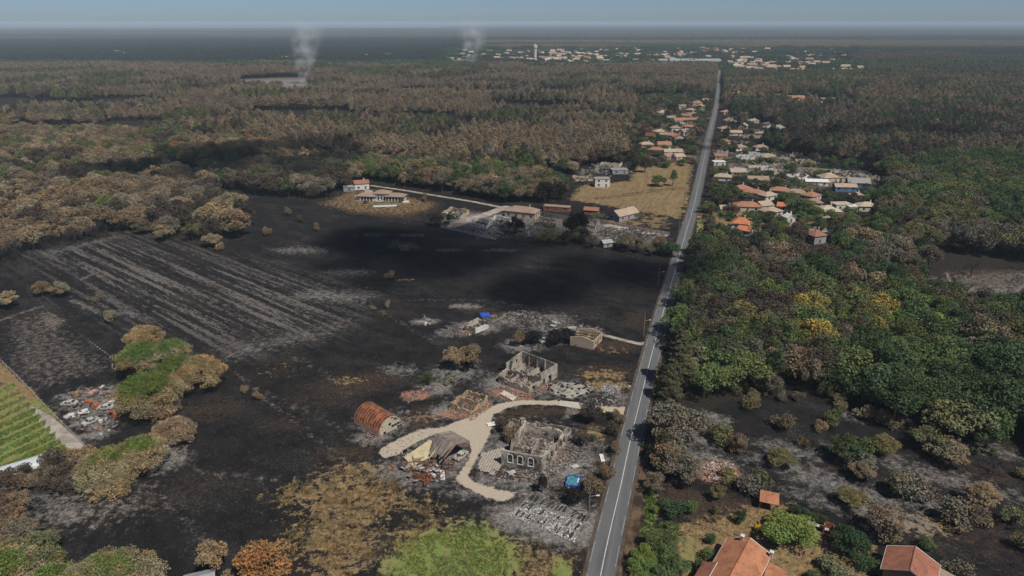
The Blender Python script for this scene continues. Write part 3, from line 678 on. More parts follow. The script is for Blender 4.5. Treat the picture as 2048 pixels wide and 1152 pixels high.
def gn_scatter(name, P, scale, rot, var, tint, meshes, label):
    """one object that places copies of the given meshes on its points"""
    me = bpy.data.meshes.new(name); me.vertices.add(len(P)); me.vertices.foreach_set('co', np.asarray(P, np.float32).ravel())
    for nm, ty, d in (('tint', 'FLOAT_VECTOR', tint), ('siz', 'FLOAT_VECTOR', scale), ('turn', 'FLOAT_VECTOR', np.stack([0 * rot, 0 * rot, rot], 1))):
        me.attributes.new(nm, ty, 'POINT').data.foreach_set('vector', np.asarray(d, np.float32).ravel())
    me.attributes.new('which', 'INT', 'POINT').data.foreach_set('value', np.asarray(var, np.int32))
    o = bpy.data.objects.new(name, me); link(o); tag(o, label, kind='stuff')
    coll = bpy.data.collections.new(name + '_kit')
    for i, m in enumerate(meshes): coll.objects.link(bpy.data.objects.new('%s_kit_%02d' % (name, i), m))
    ng = bpy.data.node_groups.new(name, 'GeometryNodeTree')
    ng.interface.new_socket('Geometry', in_out='INPUT', socket_type='NodeSocketGeometry'); ng.interface.new_socket('Geometry', in_out='OUTPUT', socket_type='NodeSocketGeometry')
    N = ng.nodes; Lk = ng.links
    gi = N.new('NodeGroupInput'); go = N.new('NodeGroupOutput'); ip = N.new('GeometryNodeInstanceOnPoints'); ci = N.new('GeometryNodeCollectionInfo')
    ci.inputs['Collection'].default_value = coll; ci.inputs['Separate Children'].default_value = True; ci.inputs['Reset Children'].default_value = True
    ip.inputs['Pick Instance'].default_value = True
    def na(nm, ty):
        a = N.new('GeometryNodeInputNamedAttribute'); a.data_type = ty; a.inputs[0].default_value = nm; return a.outputs[0]
    Lk.new(gi.outputs[0], ip.inputs['Points']); Lk.new(ci.outputs[0], ip.inputs['Instance']); Lk.new(na('which', 'INT'), ip.inputs['Instance Index'])
    Lk.new(na('turn', 'FLOAT_VECTOR'), ip.inputs['Rotation']); Lk.new(na('siz', 'FLOAT_VECTOR'), ip.inputs['Scale']); Lk.new(ip.outputs[0], go.inputs[0])
    md = o.modifiers.new('copies', 'NODES'); md.node_group = ng
    return o
# ------------------------------------------------------------------ building kit
PLASTER = pm('grey_render', (0.38, 0.34, 0.28), (0.28, 0.25, 0.205), 0.35, soot=(0.045, 0.038, 0.034), sootamt=0.50, bump=0.25)
STONEW = pm('pale_stone_wall', (0.52, 0.455, 0.37), (0.36, 0.31, 0.25), 0.9, soot=(0.06, 0.052, 0.046), sootamt=0.515, bump=0.5)
BLOCK = pm('concrete_block', (0.42, 0.375, 0.31), (0.33, 0.29, 0.24), 0.6, soot=(0.08, 0.07, 0.06), sootamt=0.535, bump=0.3)
OCHRE = pm('ochre_render', (0.42, 0.31, 0.18), (0.30, 0.21, 0.12), 0.8, soot=(0.05, 0.042, 0.036), sootamt=0.6)
BEIGE = pm('beige_render', (0.44, 0.35, 0.26), (0.36, 0.28, 0.20), 0.4, soot=(0.09, 0.075, 0.06), sootamt=0.66)
REDBRICK = pm('red_brick', (0.30, 0.11, 0.065), (0.20, 0.075, 0.048), 2.0, soot=(0.05, 0.04, 0.035), sootamt=0.62, bump=0.4)
WHITEW = pm('white_render', (0.62, 0.60, 0.56), (0.50, 0.48, 0.45), 0.3)
CREAMW = pm('cream_render', (0.58, 0.50, 0.38), (0.48, 0.41, 0.31), 0.3)
GREYW = pm('grey_wall', (0.30, 0.31, 0.32), (0.23, 0.24, 0.25), 0.3)
BLUEW = pm('blue_panel', (0.10, 0.19, 0.36), (0.08, 0.15, 0.28), 0.5)
def tilemat(name, c1, c2, c3):
    t = NT(name); n = t.noise(0.35, 5, 0.6); n2 = t.noise(4.0, 4, 0.7); n3 = t.noise(0.9, 5, 0.7)
    c = t.mix(t.step(n, 0.35, 0.65), c1, c2); c = t.mix(t.step(n2, 0.4, 0.7, 0, 0.6), c, c3); c = t.mix(t.step(n3, 0.52, 0.70, 0, 0.6), c, tuple(x * 0.42 for x in c2))
    t.bump(n2, 0.4, 0.06); return t.done(c, 0.85)
T_ORN = tilemat('orange_tiles', (0.30, 0.145, 0.09), (0.24, 0.11, 0.07), (0.36, 0.21, 0.14))
T_FORE = tilemat('weathered_orange_tiles', (0.37, 0.15, 0.075), (0.25, 0.095, 0.05), (0.45, 0.24, 0.14))
T_FORR = tilemat('weathered_red_tiles', (0.30, 0.115, 0.07), (0.20, 0.078, 0.052), (0.36, 0.18, 0.115))
T_RED = tilemat('red_tiles', (0.27, 0.115, 0.08), (0.21, 0.09, 0.065), (0.31, 0.16, 0.11))
T_TANR = tilemat('tan_tiles', (0.36, 0.275, 0.205), (0.29, 0.215, 0.16), (0.40, 0.32, 0.245))
T_BRN = tilemat('brown_tiles', (0.27, 0.19, 0.145), (0.21, 0.15, 0.115), (0.32, 0.24, 0.18))
T_GRY = tilemat('grey_tiles', (0.26, 0.24, 0.22), (0.20, 0.185, 0.17), (0.31, 0.29, 0.26))
T_BRI = tilemat('bright_orange_tiles', (0.44, 0.15, 0.065), (0.36, 0.12, 0.055), (0.48, 0.21, 0.11))
T_CRM = tilemat('cream_tiles', (0.42, 0.35, 0.26), (0.35, 0.285, 0.21), (0.46, 0.40, 0.31))
GLASS = NT('window_glass').done((0.03, 0.035, 0.04), 0.15)
DOORM = pm('door_wood', (0.14, 0.09, 0.055), None, 2.0)
WTRIM = pm('white_trim', (0.66, 0.65, 0.62), None, 1.0)
STEEL = pm('pale_sheet_metal', (0.42, 0.42, 0.41), (0.30, 0.29, 0.28), 0.8, rough=0.6)
RUSTY = pm('rusty_steel', (0.24, 0.085, 0.04), (0.14, 0.055, 0.03), 1.5)
ASHC = [(0.27, 0.25, 0.23), (0.17, 0.157, 0.145), (0.09, 0.084, 0.08), (0.04, 0.037, 0.036), (0.36, 0.33, 0.30), (0.06, 0.052, 0.048), (0.12, 0.09, 0.07)]
BRKC = [(0.34, 0.15, 0.09), (0.26, 0.10, 0.06), (0.42, 0.27, 0.20), (0.40, 0.36, 0.32), (0.20, 0.17, 0.15)]
def wall_mesh(a, b, h, th=0.3, openings=(), ragged=0.0, seed=0, tops=None, m=0, mb=None):
    """a wall from a to b with real openings and an uneven top; world xy"""
    mb = mb or MB(); a = Vector((a[0], a[1], 0)); b = Vector((b[0], b[1], 0)); d = b - a; L = d.length; d.normalize(); nrm = Vector((-d.y, d.x, 0))
    rng = np.random.RandomState(seed); us = {0.0, L}
    for k in range(1, int(L / 0.5)): us.add(k * 0.5)
    for o in openings: us |= {o[0], o[1]}
    us = sorted(u for u in us if 0 <= u <= L)
    us = [u for i, u in enumerate(us) if i == 0 or u - us[i - 1] > 1e-3]
    vs_ = sorted({0.0} | {o[2] for o in openings} | {o[3] for o in openings})
    top = []
    for i, u in enumerate(us):
        z = tops(u / L) * h if tops else h
        if ragged: z -= ragged * h * (0.42 * rng.rand() ** 2 + (0.25 if rng.rand() < .12 else 0) + 2.1 * max(0.0, vnoise(np.array([u + seed * 13.7]), np.array([seed * 3.1]), 3.2, 5, 3)[0] - .38))
        top.append(max(z, (max(vs_) + 0.12) if len(vs_) > 1 and any(o[0] - 1e-3 <= u <= o[1] + 1e-3 for o in openings) else 0.35))
    nu, nv = len(us), len(vs_)
    lev = lambda j, i: vs_[j] if j < nv else top[i]
    solid = np.ones((nu - 1, nv), bool)
    for i in range(nu - 1):
        for j in range(nv):
            uc = (us[i] + us[i + 1]) / 2; vc = vs_[j] + 1e-3 if j < nv - 1 else vs_[j] + 1e-3
            if any(o[0] < uc < o[1] and o[2] - 1e-6 <= vs_[j] and vs_[j] + 1e-3 < o[3] for o in openings): solid[i, j] = False
    P = lambda i, v, s: a + d * us[i] + nrm * (s * th / 2) + Vector((0, 0, v))
    for i in range(nu - 1):
        for j in range(nv):
            if not solid[i, j]: continue
            z00, z10, z01, z11 = min(lev(j, i), top[i]), min(lev(j, i + 1), top[i + 1]), min(lev(j + 1, i), top[i]), min(lev(j + 1, i + 1), top[i + 1])
            mb.face([P(i + 1, z10, 1), P(i, z00, 1), P(i, z01, 1), P(i + 1, z11, 1)], m)
            mb.face([P(i, z00, -1), P(i + 1, z10, -1), P(i + 1, z11, -1), P(i, z01, -1)], m)
            if j == nv - 1 or not solid[i, j + 1]: mb.face([P(i, z01, -1), P(i + 1, z11, -1), P(i + 1, z11, 1), P(i, z01, 1)], m)
            if j > 0 and not solid[i, j - 1]: mb.face([P(i, z00, 1), P(i + 1, z10, 1), P(i + 1, z10, -1), P(i, z00, -1)], m)
            if i == 0 or not solid[i - 1, j]: mb.face([P(i, z00, 1), P(i, z00, -1), P(i, z01, -1), P(i, z01, 1)], m)
            if i == nu - 2 or not solid[i + 1, j]: mb.face([P(i + 1, z10, -1), P(i + 1, z10, 1), P(i + 1, z11, 1), P(i + 1, z11, -1)], m)
    return mb
def child(mb, name, mats, root):
    return mb.build(name, mats, root, loc=-Vector(root.location))
def rubble_mb(poly, n, size, pal, seed, height=0.5, planks=0.25, sheets=0.0, world=False, mb=None):
    """tumbled pieces heaped over an area"""
    rng = np.random.RandomState(seed); P0 = np.array(poly, float) if world else PW(poly); mb = mb or MB()
    lo, hi = P0.min(0), P0.max(0); c = P0.mean(0); rad = np.abs(P0 - c).max()
    k = 0; tries = 0
    while k < n and tries < n * 6:
        q = lo + rng.rand(40, 2) * (hi - lo); q = q[inpoly(q, P0)]; tries += 40
        for p in q:
            if k >= n: break
            k += 1
            f = max(0.0, 1 - np.hypot(*(p - c)) / rad); s = size * rng.uniform(0.25, 1.0) ** 1.3
            rot = Matrix.Rotation(rng.rand() * 6.28, 3, 'Z') @ Matrix.Rotation(rng.normal(0, 0.35), 3, 'X') @ Matrix.Rotation(rng.normal(0, 0.35), 3, 'Y')
            u = rng.rand(); dims = (s * rng.uniform(2.5, 5), s * 0.28, s * 0.22) if u < planks else ((s * 2.2, s * 1.6, 0.05) if u < planks + sheets else (s, s * rng.uniform(.5, 1), s * rng.uniform(.3, .7)))
            col = pal[rng.randint(len(pal))]; g = rng.uniform(0.7, 1.2)
            mb.obox((p[0], p[1], rng.rand() * height * (0.3 + f) + dims[2] * 0.3), dims, rot, 0, tuple(min(0.8, x * g) for x in col))
    return mb
def rubble(name, poly, n, size, pal, seed, label, **k):
    o = rubble_mb(poly, n, size, pal, seed, **k).build(name, PIECE); return tag(o, label, kind='stuff')
def ruin(name, label, corners, h, mat, seed, openings=None, ragged=0.25, th=0.3, tops=None, inner=(), pal=ASHC, npieces=120, skip=(), group=None, size=0.8, rh=0.7, wallmats=None):
    """roofless burnt building on a pixel footprint; each wall a part"""
    C = [G(*p) for p in corners]; c = sum(C, Vector()) / len(C)
    e = empty(name, (c.x, c.y, 0), 0, label, 'ruin', group); n = len(C)
    area = sum(C[i].x * C[(i + 1) % n].y - C[(i + 1) % n].x * C[i].y for i in range(n))
    for i in range(n):
        if i in skip: continue
        a, b = C[i], C[(i + 1) % n]; dd = (b - a).normalized() * th * 0.5
        a2, b2 = (a, b) if i % 2 == 0 else (a + dd * 1.02, b - dd * 1.02)   # butt the corners
        if i % 2 == 0: a2, b2 = a - dd, b + dd
        child(wall_mesh(a2, b2, h if not isinstance(h, (list, tuple)) else h[i], th, (openings or {}).get(i, ()), ragged if not isinstance(ragged, (list, tuple)) else ragged[i], seed + i, (tops or {}).get(i)), 'wall', (wallmats or {}).get(i, mat), e)
    for k, (a, b, hh) in enumerate(inner):
        child(wall_mesh(G(*a), G(*b), hh, th * 0.7, (), 0.3, seed + 20 + k), 'inner_wall', mat, e)
    if npieces:
        r = child(rubble_mb(np.array([c.lerp(p, 0.93)[:2] for p in C]), npieces, size, pal, seed + 50, height=rh, world=True), 'rubble', PIECE, e); r['kind'] = 'stuff'
    return e
def gable_roof(mb, w, d, z, rh, over=0.4, th=0.16, m=0, axis='x'):
    """two slabs; ridge along x (w) or y (d)"""
    W2, D2 = w / 2 + over, d / 2 + over
    if axis == 'x':
        for s in (-1, 1):
            dr = rh * over / (d / 2); lo = z - dr; e0 = (-W2, s * D2, lo); e1 = (W2, s * D2, lo); r0 = (-W2, 0, z + rh); r1 = (W2, 0, z + rh)
            q = [e0, e1, r1, r0] if s < 0 else [e1, e0, r0, r1]
            mb.hexa(q, [(x, yy, zz + th) for x, yy, zz in q], m)
    else:
        for s in (-1, 1):
            dr = rh * over / (w / 2); lo = z - dr; q = [(s * W2, -D2, lo), (s * W2, D2, lo), (0, D2, z + rh), (0, -D2, z + rh)]
            if s < 0: q = [q[1], q[0], q[3], q[2]]
            mb.hexa(q, [(x, yy, zz + th) for x, yy, zz in q], m)
def hip_roof(mb, w, d, z, rh, over=0.4, th=0.14, m=0):
    W2, D2 = w / 2 + over, d / 2 + over; k = max(0.05, W2 - D2); lo = z - 0.1
    for zz in (lo,):
        A, B, C, D = (-W2, -D2, lo), (W2, -D2, lo), (W2, D2, lo), (-W2, D2, lo); r0, r1 = (-k, 0, z + rh), (k, 0, z + rh)
        up = lambda p: (p[0], p[1], p[2] + th)
        for q in ([A, B, r1, r0], [B, C, r1], [C, D, r0, r1], [D, A, r0]): mb.face([up(p) for p in q], m)
        for p, q in ((A, B), (B, C), (C, D), (D, A)): mb.face([p, q, up(q), up(p)], m)
        mb.face([D, C, B, A], m)
def house(label, px, py, w, d, h, rot, roof='gable', rh=1.8, wm=None, rm=None, group=None, name='house', win=True, chim=True, cat='house', axis='x', parts=True, burnt=False, world=None):
    """a house with walls, roof, windows, door and chimney as parts; rot in degrees"""
    p = Vector(world) if world is not None else G(px, py)
    e = empty(name, (p.x, p.y, -0.05), R(rot), label, cat, group); wm = wm or WHITEW; rm = rm or T_TANR
    mb = MB(); mb.box(-w / 2, w / 2, -d / 2, d / 2, 0, h)
    if roof == 'gable':
        if axis == 'x':
            for s in (-1, 1):
                q = [(s * w / 2, -d / 2, h), (s * w / 2, d / 2, h), (s * w / 2, 0, h + rh - 0.03)]; mb.face(q if s > 0 else q[::-1])
        else:
            for s in (-1, 1):
                q = [(w / 2, s * d / 2, h), (-w / 2, s * d / 2, h), (0, s * d / 2, h + rh - 0.03)]; mb.face(q if s > 0 else q[::-1])
    mb.build('wall', wm, e); mb = MB()
    if roof == 'gable': gable_roof(mb, w, d, h, rh, axis=axis)
    elif roof == 'hip': hip_roof(mb, w, d, h, rh)
    else: mb.box(-w / 2 - .2, w / 2 + .2, -d / 2 - .2, d / 2 + .2, h, h + 0.25)
    ro = mb.build('roof', rm, e)
    if chim:
        mb = MB(); cx, cyy = (w * 0.22, d * 0.12); mb.box(cx - .3, cx + .3, cyy - .3, cyy + .3, h, h + rh + 0.8); mb.box(cx - .38, cx + .38, cyy - .38, cyy + .38, h + rh + 0.8, h + rh + 0.92); mb.build('chimney', wm, ro)
    if win:
        def opening(nm, x, yy, z, ww, hh, side):
            mb = MB()
            if side in 'fb':
                s = -1 if side == 'f' else 1; y0 = s * d / 2
                mb.box(x - ww / 2, x + ww / 2, min(y0, y0 + s * .04), max(y0, y0 + s * .04), z, z + hh, 0); mb.box(x - ww / 2 - .1, x + ww / 2 + .1, min(y0, y0 + s * .09), max(y0, y0 + s * .09), z - .1, z - 0.003, 1)
            else:
                s = -1 if side == 'l' else 1; x0 = s * w / 2
                mb.box(min(x0, x0 + s * .04), max(x0, x0 + s * .04), x - ww / 2, x + ww / 2, z, z + hh, 0); mb.box(min(x0, x0 + s * .09), max(x0, x0 + s * .09), x - ww / 2 - .1, x + ww / 2 + .1, z - .1, z - 0.003, 1)
            mb.build(nm, [DOORM if nm == 'door' else GLASS, WTRIM], e)
        n = max(1, int(w / 4)); floors = 2 if h > 4.6 else 1
        for fl in range(floors):
            for k in range(n):
                x = -w / 2 + (k + 0.5) * w / n
                if k == n // 2 and fl == 0: opening('door', x, 0, 0.1, 1.1, 2.0, 'f')
                else: opening('window', x, 0, 0.95 + fl * 2.7, 1.3, 1.15, 'f')
            for side in 'lr':
                for x in ((-d * .22, d * .22) if d > 6 else (0,)): opening('window', x, 0, 0.95 + fl * 2.7, 1.1, 1.15, side)
    return e
def car(label, px, py, rot, mat, burnt=False, cat='car', name='parked_car', world=None):
    """body with cut wheel arches, cabin, glass, four wheels"""
    p = Vector(world) if world is not None else G(px, py); e = empty(name, (p.x, p.y, 0), R(rot), label, cat)
    prof = [(-2.05, .35), (-2.1, .62), (-2.0, .86), (-1.15, .95), (-.55, 1.42), (.75, 1.45), (1.5, 1.02), (2.0, .9), (2.08, .6), (2.02, .35)]
    mb = MB(); Wd = .86
    for s in (-1, 1):
        q = [(x, s * (Wd - (0.14 if z > 1.2 else 0)), z) for x, z in prof]; mb.face(q if s > 0 else q[::-1])
    for i in range(len(prof)):
        a, b = prof[i], prof[(i + 1) % len(prof)]; ia = 0.14 if a[1] > 1.2 else 0; ib = 0.14 if b[1] > 1.2 else 0
        mb.face([(a[0], -Wd + ia, a[1]), (a[0], Wd - ia, a[1]), (b[0], Wd - ib, b[1]), (b[0], -Wd + ib, b[1])])
    mb.build('body', mat, e); dk = CHAR if burnt else GLASS
    for nm, q in (('windscreen', [(-1.08, .99), (-.60, 1.39)]), ('rear_window', [(1.42, 1.06), (.82, 1.41)])):
        mb = MB(); (x0, z0), (x1, z1) = q; o = -0.012 if x0 < 0 else 0.012
        mb.face([(x0 + o, -.70, z0 + .012), (x0 + o, .70, z0 + .012), (x1 + o, .62, z1 + .012), (x1 + o, -.62, z1 + .012)]); mb.build(nm, dk, e)
    for s in (-1, 1):
        mb = MB()
        for x0, x1 in ((-.85, -.02), (.05, .95)):
            q = [(x0, s * .868, .98), (x1, s * .868, .98), (x1 - .12, s * .742, 1.38), (x0 + .18, s * .742, 1.38)]; mb.face(q if s < 0 else q[::-1])
        mb.build('side_window', dk, e)
    for x in (-1.3, 1.3):
        for s in (-1, 1):
            mb = MB(); mb.tube([(x, s * .70, .32), (x, s * .90, .32)], [.32, .32], 10); mb.build('wheel', RUSTY if burnt else CHAR, e)
    return e

# ------------------------------------------------------------------ the burnt farmstead
# big roofless house
hc = [(1006, 929), (1082, 943), (1131, 888), (1050, 872)]
HC = [G(*p) for p in hc]; L0 = (HC[1] - HC[0]).length; L1 = (HC[2] - HC[1]).length
fw = [(L0 * k - .55, L0 * k + .55, 1.2, 3.1) for k in (0.2, 0.46, 0.74)]
big = ruin('burnt_house', 'large roofless house of sooty pale walls with three arched front windows beside the sandy drive', hc, 4.3, STONEW, 100,
     openings={0: fw, 1: [(L1 * k - .6, L1 * k + .6, .9, 3.2) for k in (0.2, 0.36, 0.55, 0.72, 0.88)], 2: [(2.2, 3.4, 0, 2.4), (5.2, 6.2, 1.2, 2.8)], 3: [(4.2, 5.2, 0.9, 2.6)]}, ragged=[0.04, 0.42, 0.3, 0.75], th=0.45,
     inner=[((1028, 905), (1104, 918), 2.2), ((1062, 915), (1076, 900), 2.8), ((1085, 922), (1105, 899), 1.6)], npieces=1900, size=0.7, rh=0.8, pal=ASHC + [(.42, .36, .29), (.34, .28, .22), (.28, .14, .09)], wallmats={0: PLASTER})
d0 = (HC[1] - HC[0]).normalized(); n0 = Vector((d0.y, -d0.x, 0))
for (u0, u1, v0, v1) in fw:      # pale stone surrounds, arched heads
    mb = MB(); c0 = HC[0] + d0 * ((u0 + u1) / 2) + n0 * 0.26; rt = Matrix((tuple(d0), tuple(-n0), (0, 0, 1))).transposed()
    for s in (-1, 1): mb.obox(c0 + d0 * (s * .68) + Vector((0, 0, 2.05)), (.22, .12, 2.3), rt)
    for k in range(5):
        a = math.pi * (k + .5) / 5; mb.obox(c0 + d0 * (math.cos(a) * .62) + Vector((0, 0, 3.15 + math.sin(a) * .35)), (.5, .12, .24), rt @ Matrix.Rotation(a + math.pi / 2, 3, 'Y').transposed())
    mb.obox(c0 + Vector((0, 0, 1.1)), (1.6, .16, .16), rt); child(mb, 'window_surround', WTRIM, big)
    rs_ = random.Random(int(u0 * 100)); mb = MB(); pts = []
    for k in range(14):                  # soot licked up the wall over the opening
        a = 2 * math.pi * k / 14; rr_ = rs_.uniform(.6, 1.0); pts.append(c0 + n0 * -.012 + d0 * (math.cos(a) * 1.5 * rr_ + .25) + Vector((0, 0, 3.0 + math.sin(a) * (1.15 if math.sin(a) > 0 else 1.1) * rr_)))
    mb.face([pts[k] for k in range(14)]); child(mb, 'soot_stain', CHAR, big)
for k, p in enumerate(HC):
    mb = MB(); mb.obox(p + Vector((0, 0, 2.2)), (.62, .62, 4.45), Matrix.Rotation(math.atan2(d0.y, d0.x), 3, 'Z'))
    child(mb, 'corner_pier', STONEW, big)
mb = MB(); ch = G(1045, 868); mb.obox(ch + Vector((0, 0, 2.4)), (1.3, .8, 4.8), Matrix.Rotation(.5, 3, 'Z')); child(mb, 'chimney', STONEW, big)
ruin('burnt_outbuilding', 'low broken wall and pink rubble behind the large roofless house', [(1012, 868), (1036, 874), (1050, 858), (1026, 852)], 2.4, STONEW, 140, ragged=0.6, npieces=160, pal=BRKC + ASHC)
ruin('burnt_annex', 'collapsed charred roof annex against the back of the large roofless house', [(1056, 866), (1128, 882), (1142, 866), (1072, 851)], 1.6, BLOCK, 150, ragged=0.5, npieces=420, pal=ASHC + [(0.04, .035, .03)], skip=(0,), size=1.0)
rubble('yard_rubble', [(985, 940), (1000, 960), (1060, 965), (1120, 950), (1165, 915), (1140, 880), (1128, 900), (1082, 948), (1010, 936)], 520, .5, ASHC + [(.40, .34, .27), (.28, .14, .09)], 145, 'broken stone and ash strewn over the yard around the large roofless house', height=.25)
# two storey concrete ruin
L1p, L2p, R2p, R1p = (1013, 746), (1044, 728), (1113, 755), (1081, 773)
up = ruin('concrete_ruin', 'tall roofless concrete block building with pilasters and one stepped gable', [R1p, R2p, L2p, L1p], 4.6, BLOCK, 200,
     openings={0: [(1.2, 2.0, 0, 2.1), (3.6, 5.0, 0, 2.2)], 2: [(2.6, 3.4, 1.6, 3.0)], 1: []}, ragged=[0.05, 0.03, 0.06, 0.25], tops={2: lambda u: 1 - 0.25 * u, 3: lambda u: 0.85 - 0.5 * min(1, (1 - u) * 2) * 0 - 0.45 * (1 - u)}, npieces=600, size=0.8, pal=ASHC + [(.40, .35, .28), (.30, .16, .11)], inner=[((1030, 750), (1050, 738), 2.6), ((1055, 762), (1078, 750), 3.0)])
a, b = G(*R2p), G(*L2p); dd = (a - b).normalized(); nn = Vector((dd.y, -dd.x, 0))
for k in (0.22, 0.45, 0.68):
    mb = MB(); mb.obox(b.lerp(a, k) + nn * (-.3 if nn.y > 0 else .3) + Vector((0, 0, 2.35)), (.4, .4, 4.7), Matrix.Rotation(math.atan2(dd.y, dd.x), 3, 'Z')); child(mb, 'pilaster', BLOCK, up)
ruin('concrete_annex_ruin', 'low roofless rooms of block walls in front of the tall concrete ruin', [(998, 765), (1058, 787), (1083, 775), (1015, 748)], 2.7, BLOCK, 220, openings={0: [(2, 3, 0, 2), (6, 7.4, .9, 2)], 1: [(1, 2, 0, 2)]}, ragged=[0.55, 0.3, 0.2, 0.4],
     inner=[((1022, 772), (1038, 758), 2.4), ((1040, 779), (1055, 766), 2.2)], npieces=420, pal=ASHC + BRKC[:3], skip=(2,), size=0.8)
mb = MB(); q = [G(1000, 788, 0.25), G(1026, 802, 0.2), G(1034, 794, 0.7), G(1008, 781, 0.6)]
mb.hexa(q, [p + Vector((0, 0, .1)) for p in q]); tag(mb.build('fallen_panel', pm('pale_panel', (.52, .46, .38), None, 1)), 'flat pale panel lying in rubble before the concrete ruin', 'panel')
rubble('brick_rubble', [(990, 772), (1015, 800), (1060, 798), (1120, 765), (1116, 760), (1050, 790), (1010, 775)], 420, 0.45, BRKC, 230, 'strip of broken red bricks around the concrete ruin')
# ochre ruin
ruin('ochre_ruin', 'small roofless ochre walled outhouse above the bend of the sandy drive', [(901, 817), (940, 829), (974, 803), (936, 789)], 2.1, OCHRE, 300, openings={0: [(1.5, 2.4, 0, 1.8)]}, ragged=[0.9, 1.1, 0.6, 0.5], inner=[((918, 803), (957, 816), 2.0)], npieces=260, pal=ASHC + BRKC)
rubble('brick_rubble', [(895, 815), (905, 832), (945, 842), (985, 812), (975, 806), (940, 833)], 330, 0.4, BRKC, 310, 'brick rubble spilled around the ochre outhouse')
rubble('brick_rubble', [(803, 803), (818, 808), (860, 782), (845, 776)], 260, 0.38, BRKC, 320, 'oblong heap of pinkish brick rubble below the scorched bushes')
# small white ruin further off
ruin('white_walled_ruin', 'small burnt house with white inner walls near the blue tarpaulin', [(930, 661), (950, 667), (977, 656), (957, 648)], 2.6, WHITEW, 330, openings={0: [(1, 1.8, 0, 2)]}, ragged=[0.3, 0.4, 0.3, 0.15], npieces=260, pal=ASHC, wallmats={0: PLASTER, 3: STONEW, 2: STONEW})
rubble('brick_rubble', [(918, 662), (926, 671), (945, 672), (938, 662)], 160, 0.45, BRKC, 335, 'pink brick rubble left of the small white walled ruin')
rubble('ash_rubble', [(882, 668), (895, 660), (915, 650), (925, 660), (915, 672)], 200, 0.6, ASHC, 336, 'grey ashen debris spread beside the small white walled ruin')
# beige roofless house by the road
e = ruin('beige_ruin', 'roofless beige house with gable end by the narrow lane', [(1141, 690), (1186, 699), (1203, 681), (1158, 673)], 3.0, BEIGE, 340, openings={1: [(1.2, 2.2, .9, 2.3), (3.2, 4.3, 0, 2.3), (5.2, 6.2, .9, 2.3)]}, ragged=[0.0, 0.08, 0.05, 0.1], tops={0: lambda u: 1 + 0.34 * (1 - abs(u - .5) * 2), 2: lambda u: 1 + 0.34 * (1 - abs(u - .5) * 2)}, npieces=260, inner=[((1163, 694), (1180, 677), 2.4)])
mb = MB(); A, B, C_, D = [G(*p) for p in ((1141, 690), (1186, 699), (1203, 681), (1158, 673))]
for k in (0.15, 0.38, 0.6, 0.85):
    a, b = A.lerp(D, k), B.lerp(C_, k); m_ = (a + b) / 2; mb.beam(a + Vector((0, 0, 3.0)), m_ + Vector((0, 0, 3.8 - 1.2 * (k > .5))), .16); mb.beam(m_ + Vector((0, 0, 3.8 - 1.2 * (k > .5))), b + Vector((0, 0, 3.0)), .16)
child(mb, 'charred_rafters', CHAR, e)
rubble('ash_rubble', [(1135, 672), (1160, 650), (1200, 655), (1205, 668), (1160, 668)], 160, 0.7, ASHC, 345, 'ashen debris behind the beige roofless house')
rubble('ash_rubble', [(1005, 640), (1020, 625), (1060, 622), (1105, 640), (1120, 660), (1080, 658)], 520, 0.8, ASHC + [(0.05, .045, .04)], 350, 'wide field of grey ashes and metal scraps behind the burnt trees')
rubble('ash_rubble', [(1060, 665), (1085, 672), (1100, 690), (1070, 700), (1040, 690)], 160, 0.6, ASHC, 351, 'pale ash patch with scraps behind the tall concrete ruin')
rubble('ash_rubble', [(830, 648), (850, 636), (866, 640), (858, 652)], 40, 0.9, ASHC[:2] + [(.6, .58, .55)], 352, 'pale slab scraps lying alone in the black field')

# arched rusty barn
A, B = G(757, 875), G(804, 851); back = G(701, 851) - A; back.z = 0; width = B - A; wl_ = width.length; Lb = back.length * 1.04
ux = width.normalized(); uy = Vector((-ux.y, ux.x, 0)); uy = uy if uy.dot(back) > 0 else -uy
barn = empty('arched_barn', ((A + B) / 2 + uy * Lb / 2)[:], math.atan2(ux.y, ux.x), 'rusty arched corrugated metal barn standing in the burnt field', 'barn')
Rr = wl_ / 2; NS, NA = 10, 11
t = NT('rusty_barn_sheet'); n1 = t.noise(0.5, 5, 0.65); n2 = t.noise(3.0, 4, 0.7); rnd = t.rand()
z_ = t.n.new('ShaderNodeSeparateXYZ'); t.l.new(t.pos(), z_.inputs[0])
c = t.mix(t.step(n1, 0.38, 0.62), (0.30, 0.095, 0.032), (0.075, 0.024, 0.019)); c = t.mix(t.step(rnd, 0.3, 0.7, 0, 0.75), c, (0.06, 0.02, 0.02)); c = t.mix(t.step(n2, 0.45, 0.7, 0, 0.5), c, (0.30, 0.12, 0.05))
c = t.mix(t.step(t.math('ADD', z_.outputs[2], t.math('MULTIPLY', n1, -3.0)), -1.2, 0.3, 0.85, 0.0), c, (0.36, 0.30, 0.20)); BARNM = t.done(c, 0.6, 0.0)
RIBM = pm('barn_rib', (0.42, 0.24, 0.15), (0.32, 0.16, 0.09), 2)
arc = lambda k, r: (-math.cos(math.pi * k / NA) * r, math.sin(math.pi * k / NA) * r * 1.12)
for i in range(NS):
    y0 = -Lb / 2 + Lb * i / NS; y1 = y0 + Lb / NS - 0.03
    for k in range(NA):
        mb = MB(); off = 0.02 * ((i + k) % 2)
        (xa, za), (xb, zb) = arc(k, Rr + off), arc(k + 1, Rr + off); (xc, zc), (xd, zd) = arc(k, Rr + off - .05), arc(k + 1, Rr + off - .05)
        mb.hexa([(xc, y0, zc), (xd, y0, zd), (xd, y1, zd), (xc, y1, zc)], [(xa, y0, za), (xb, y0, zb), (xb, y1, zb), (xa, y1, za)]); mb.build('roof_sheet', BARNM, barn)
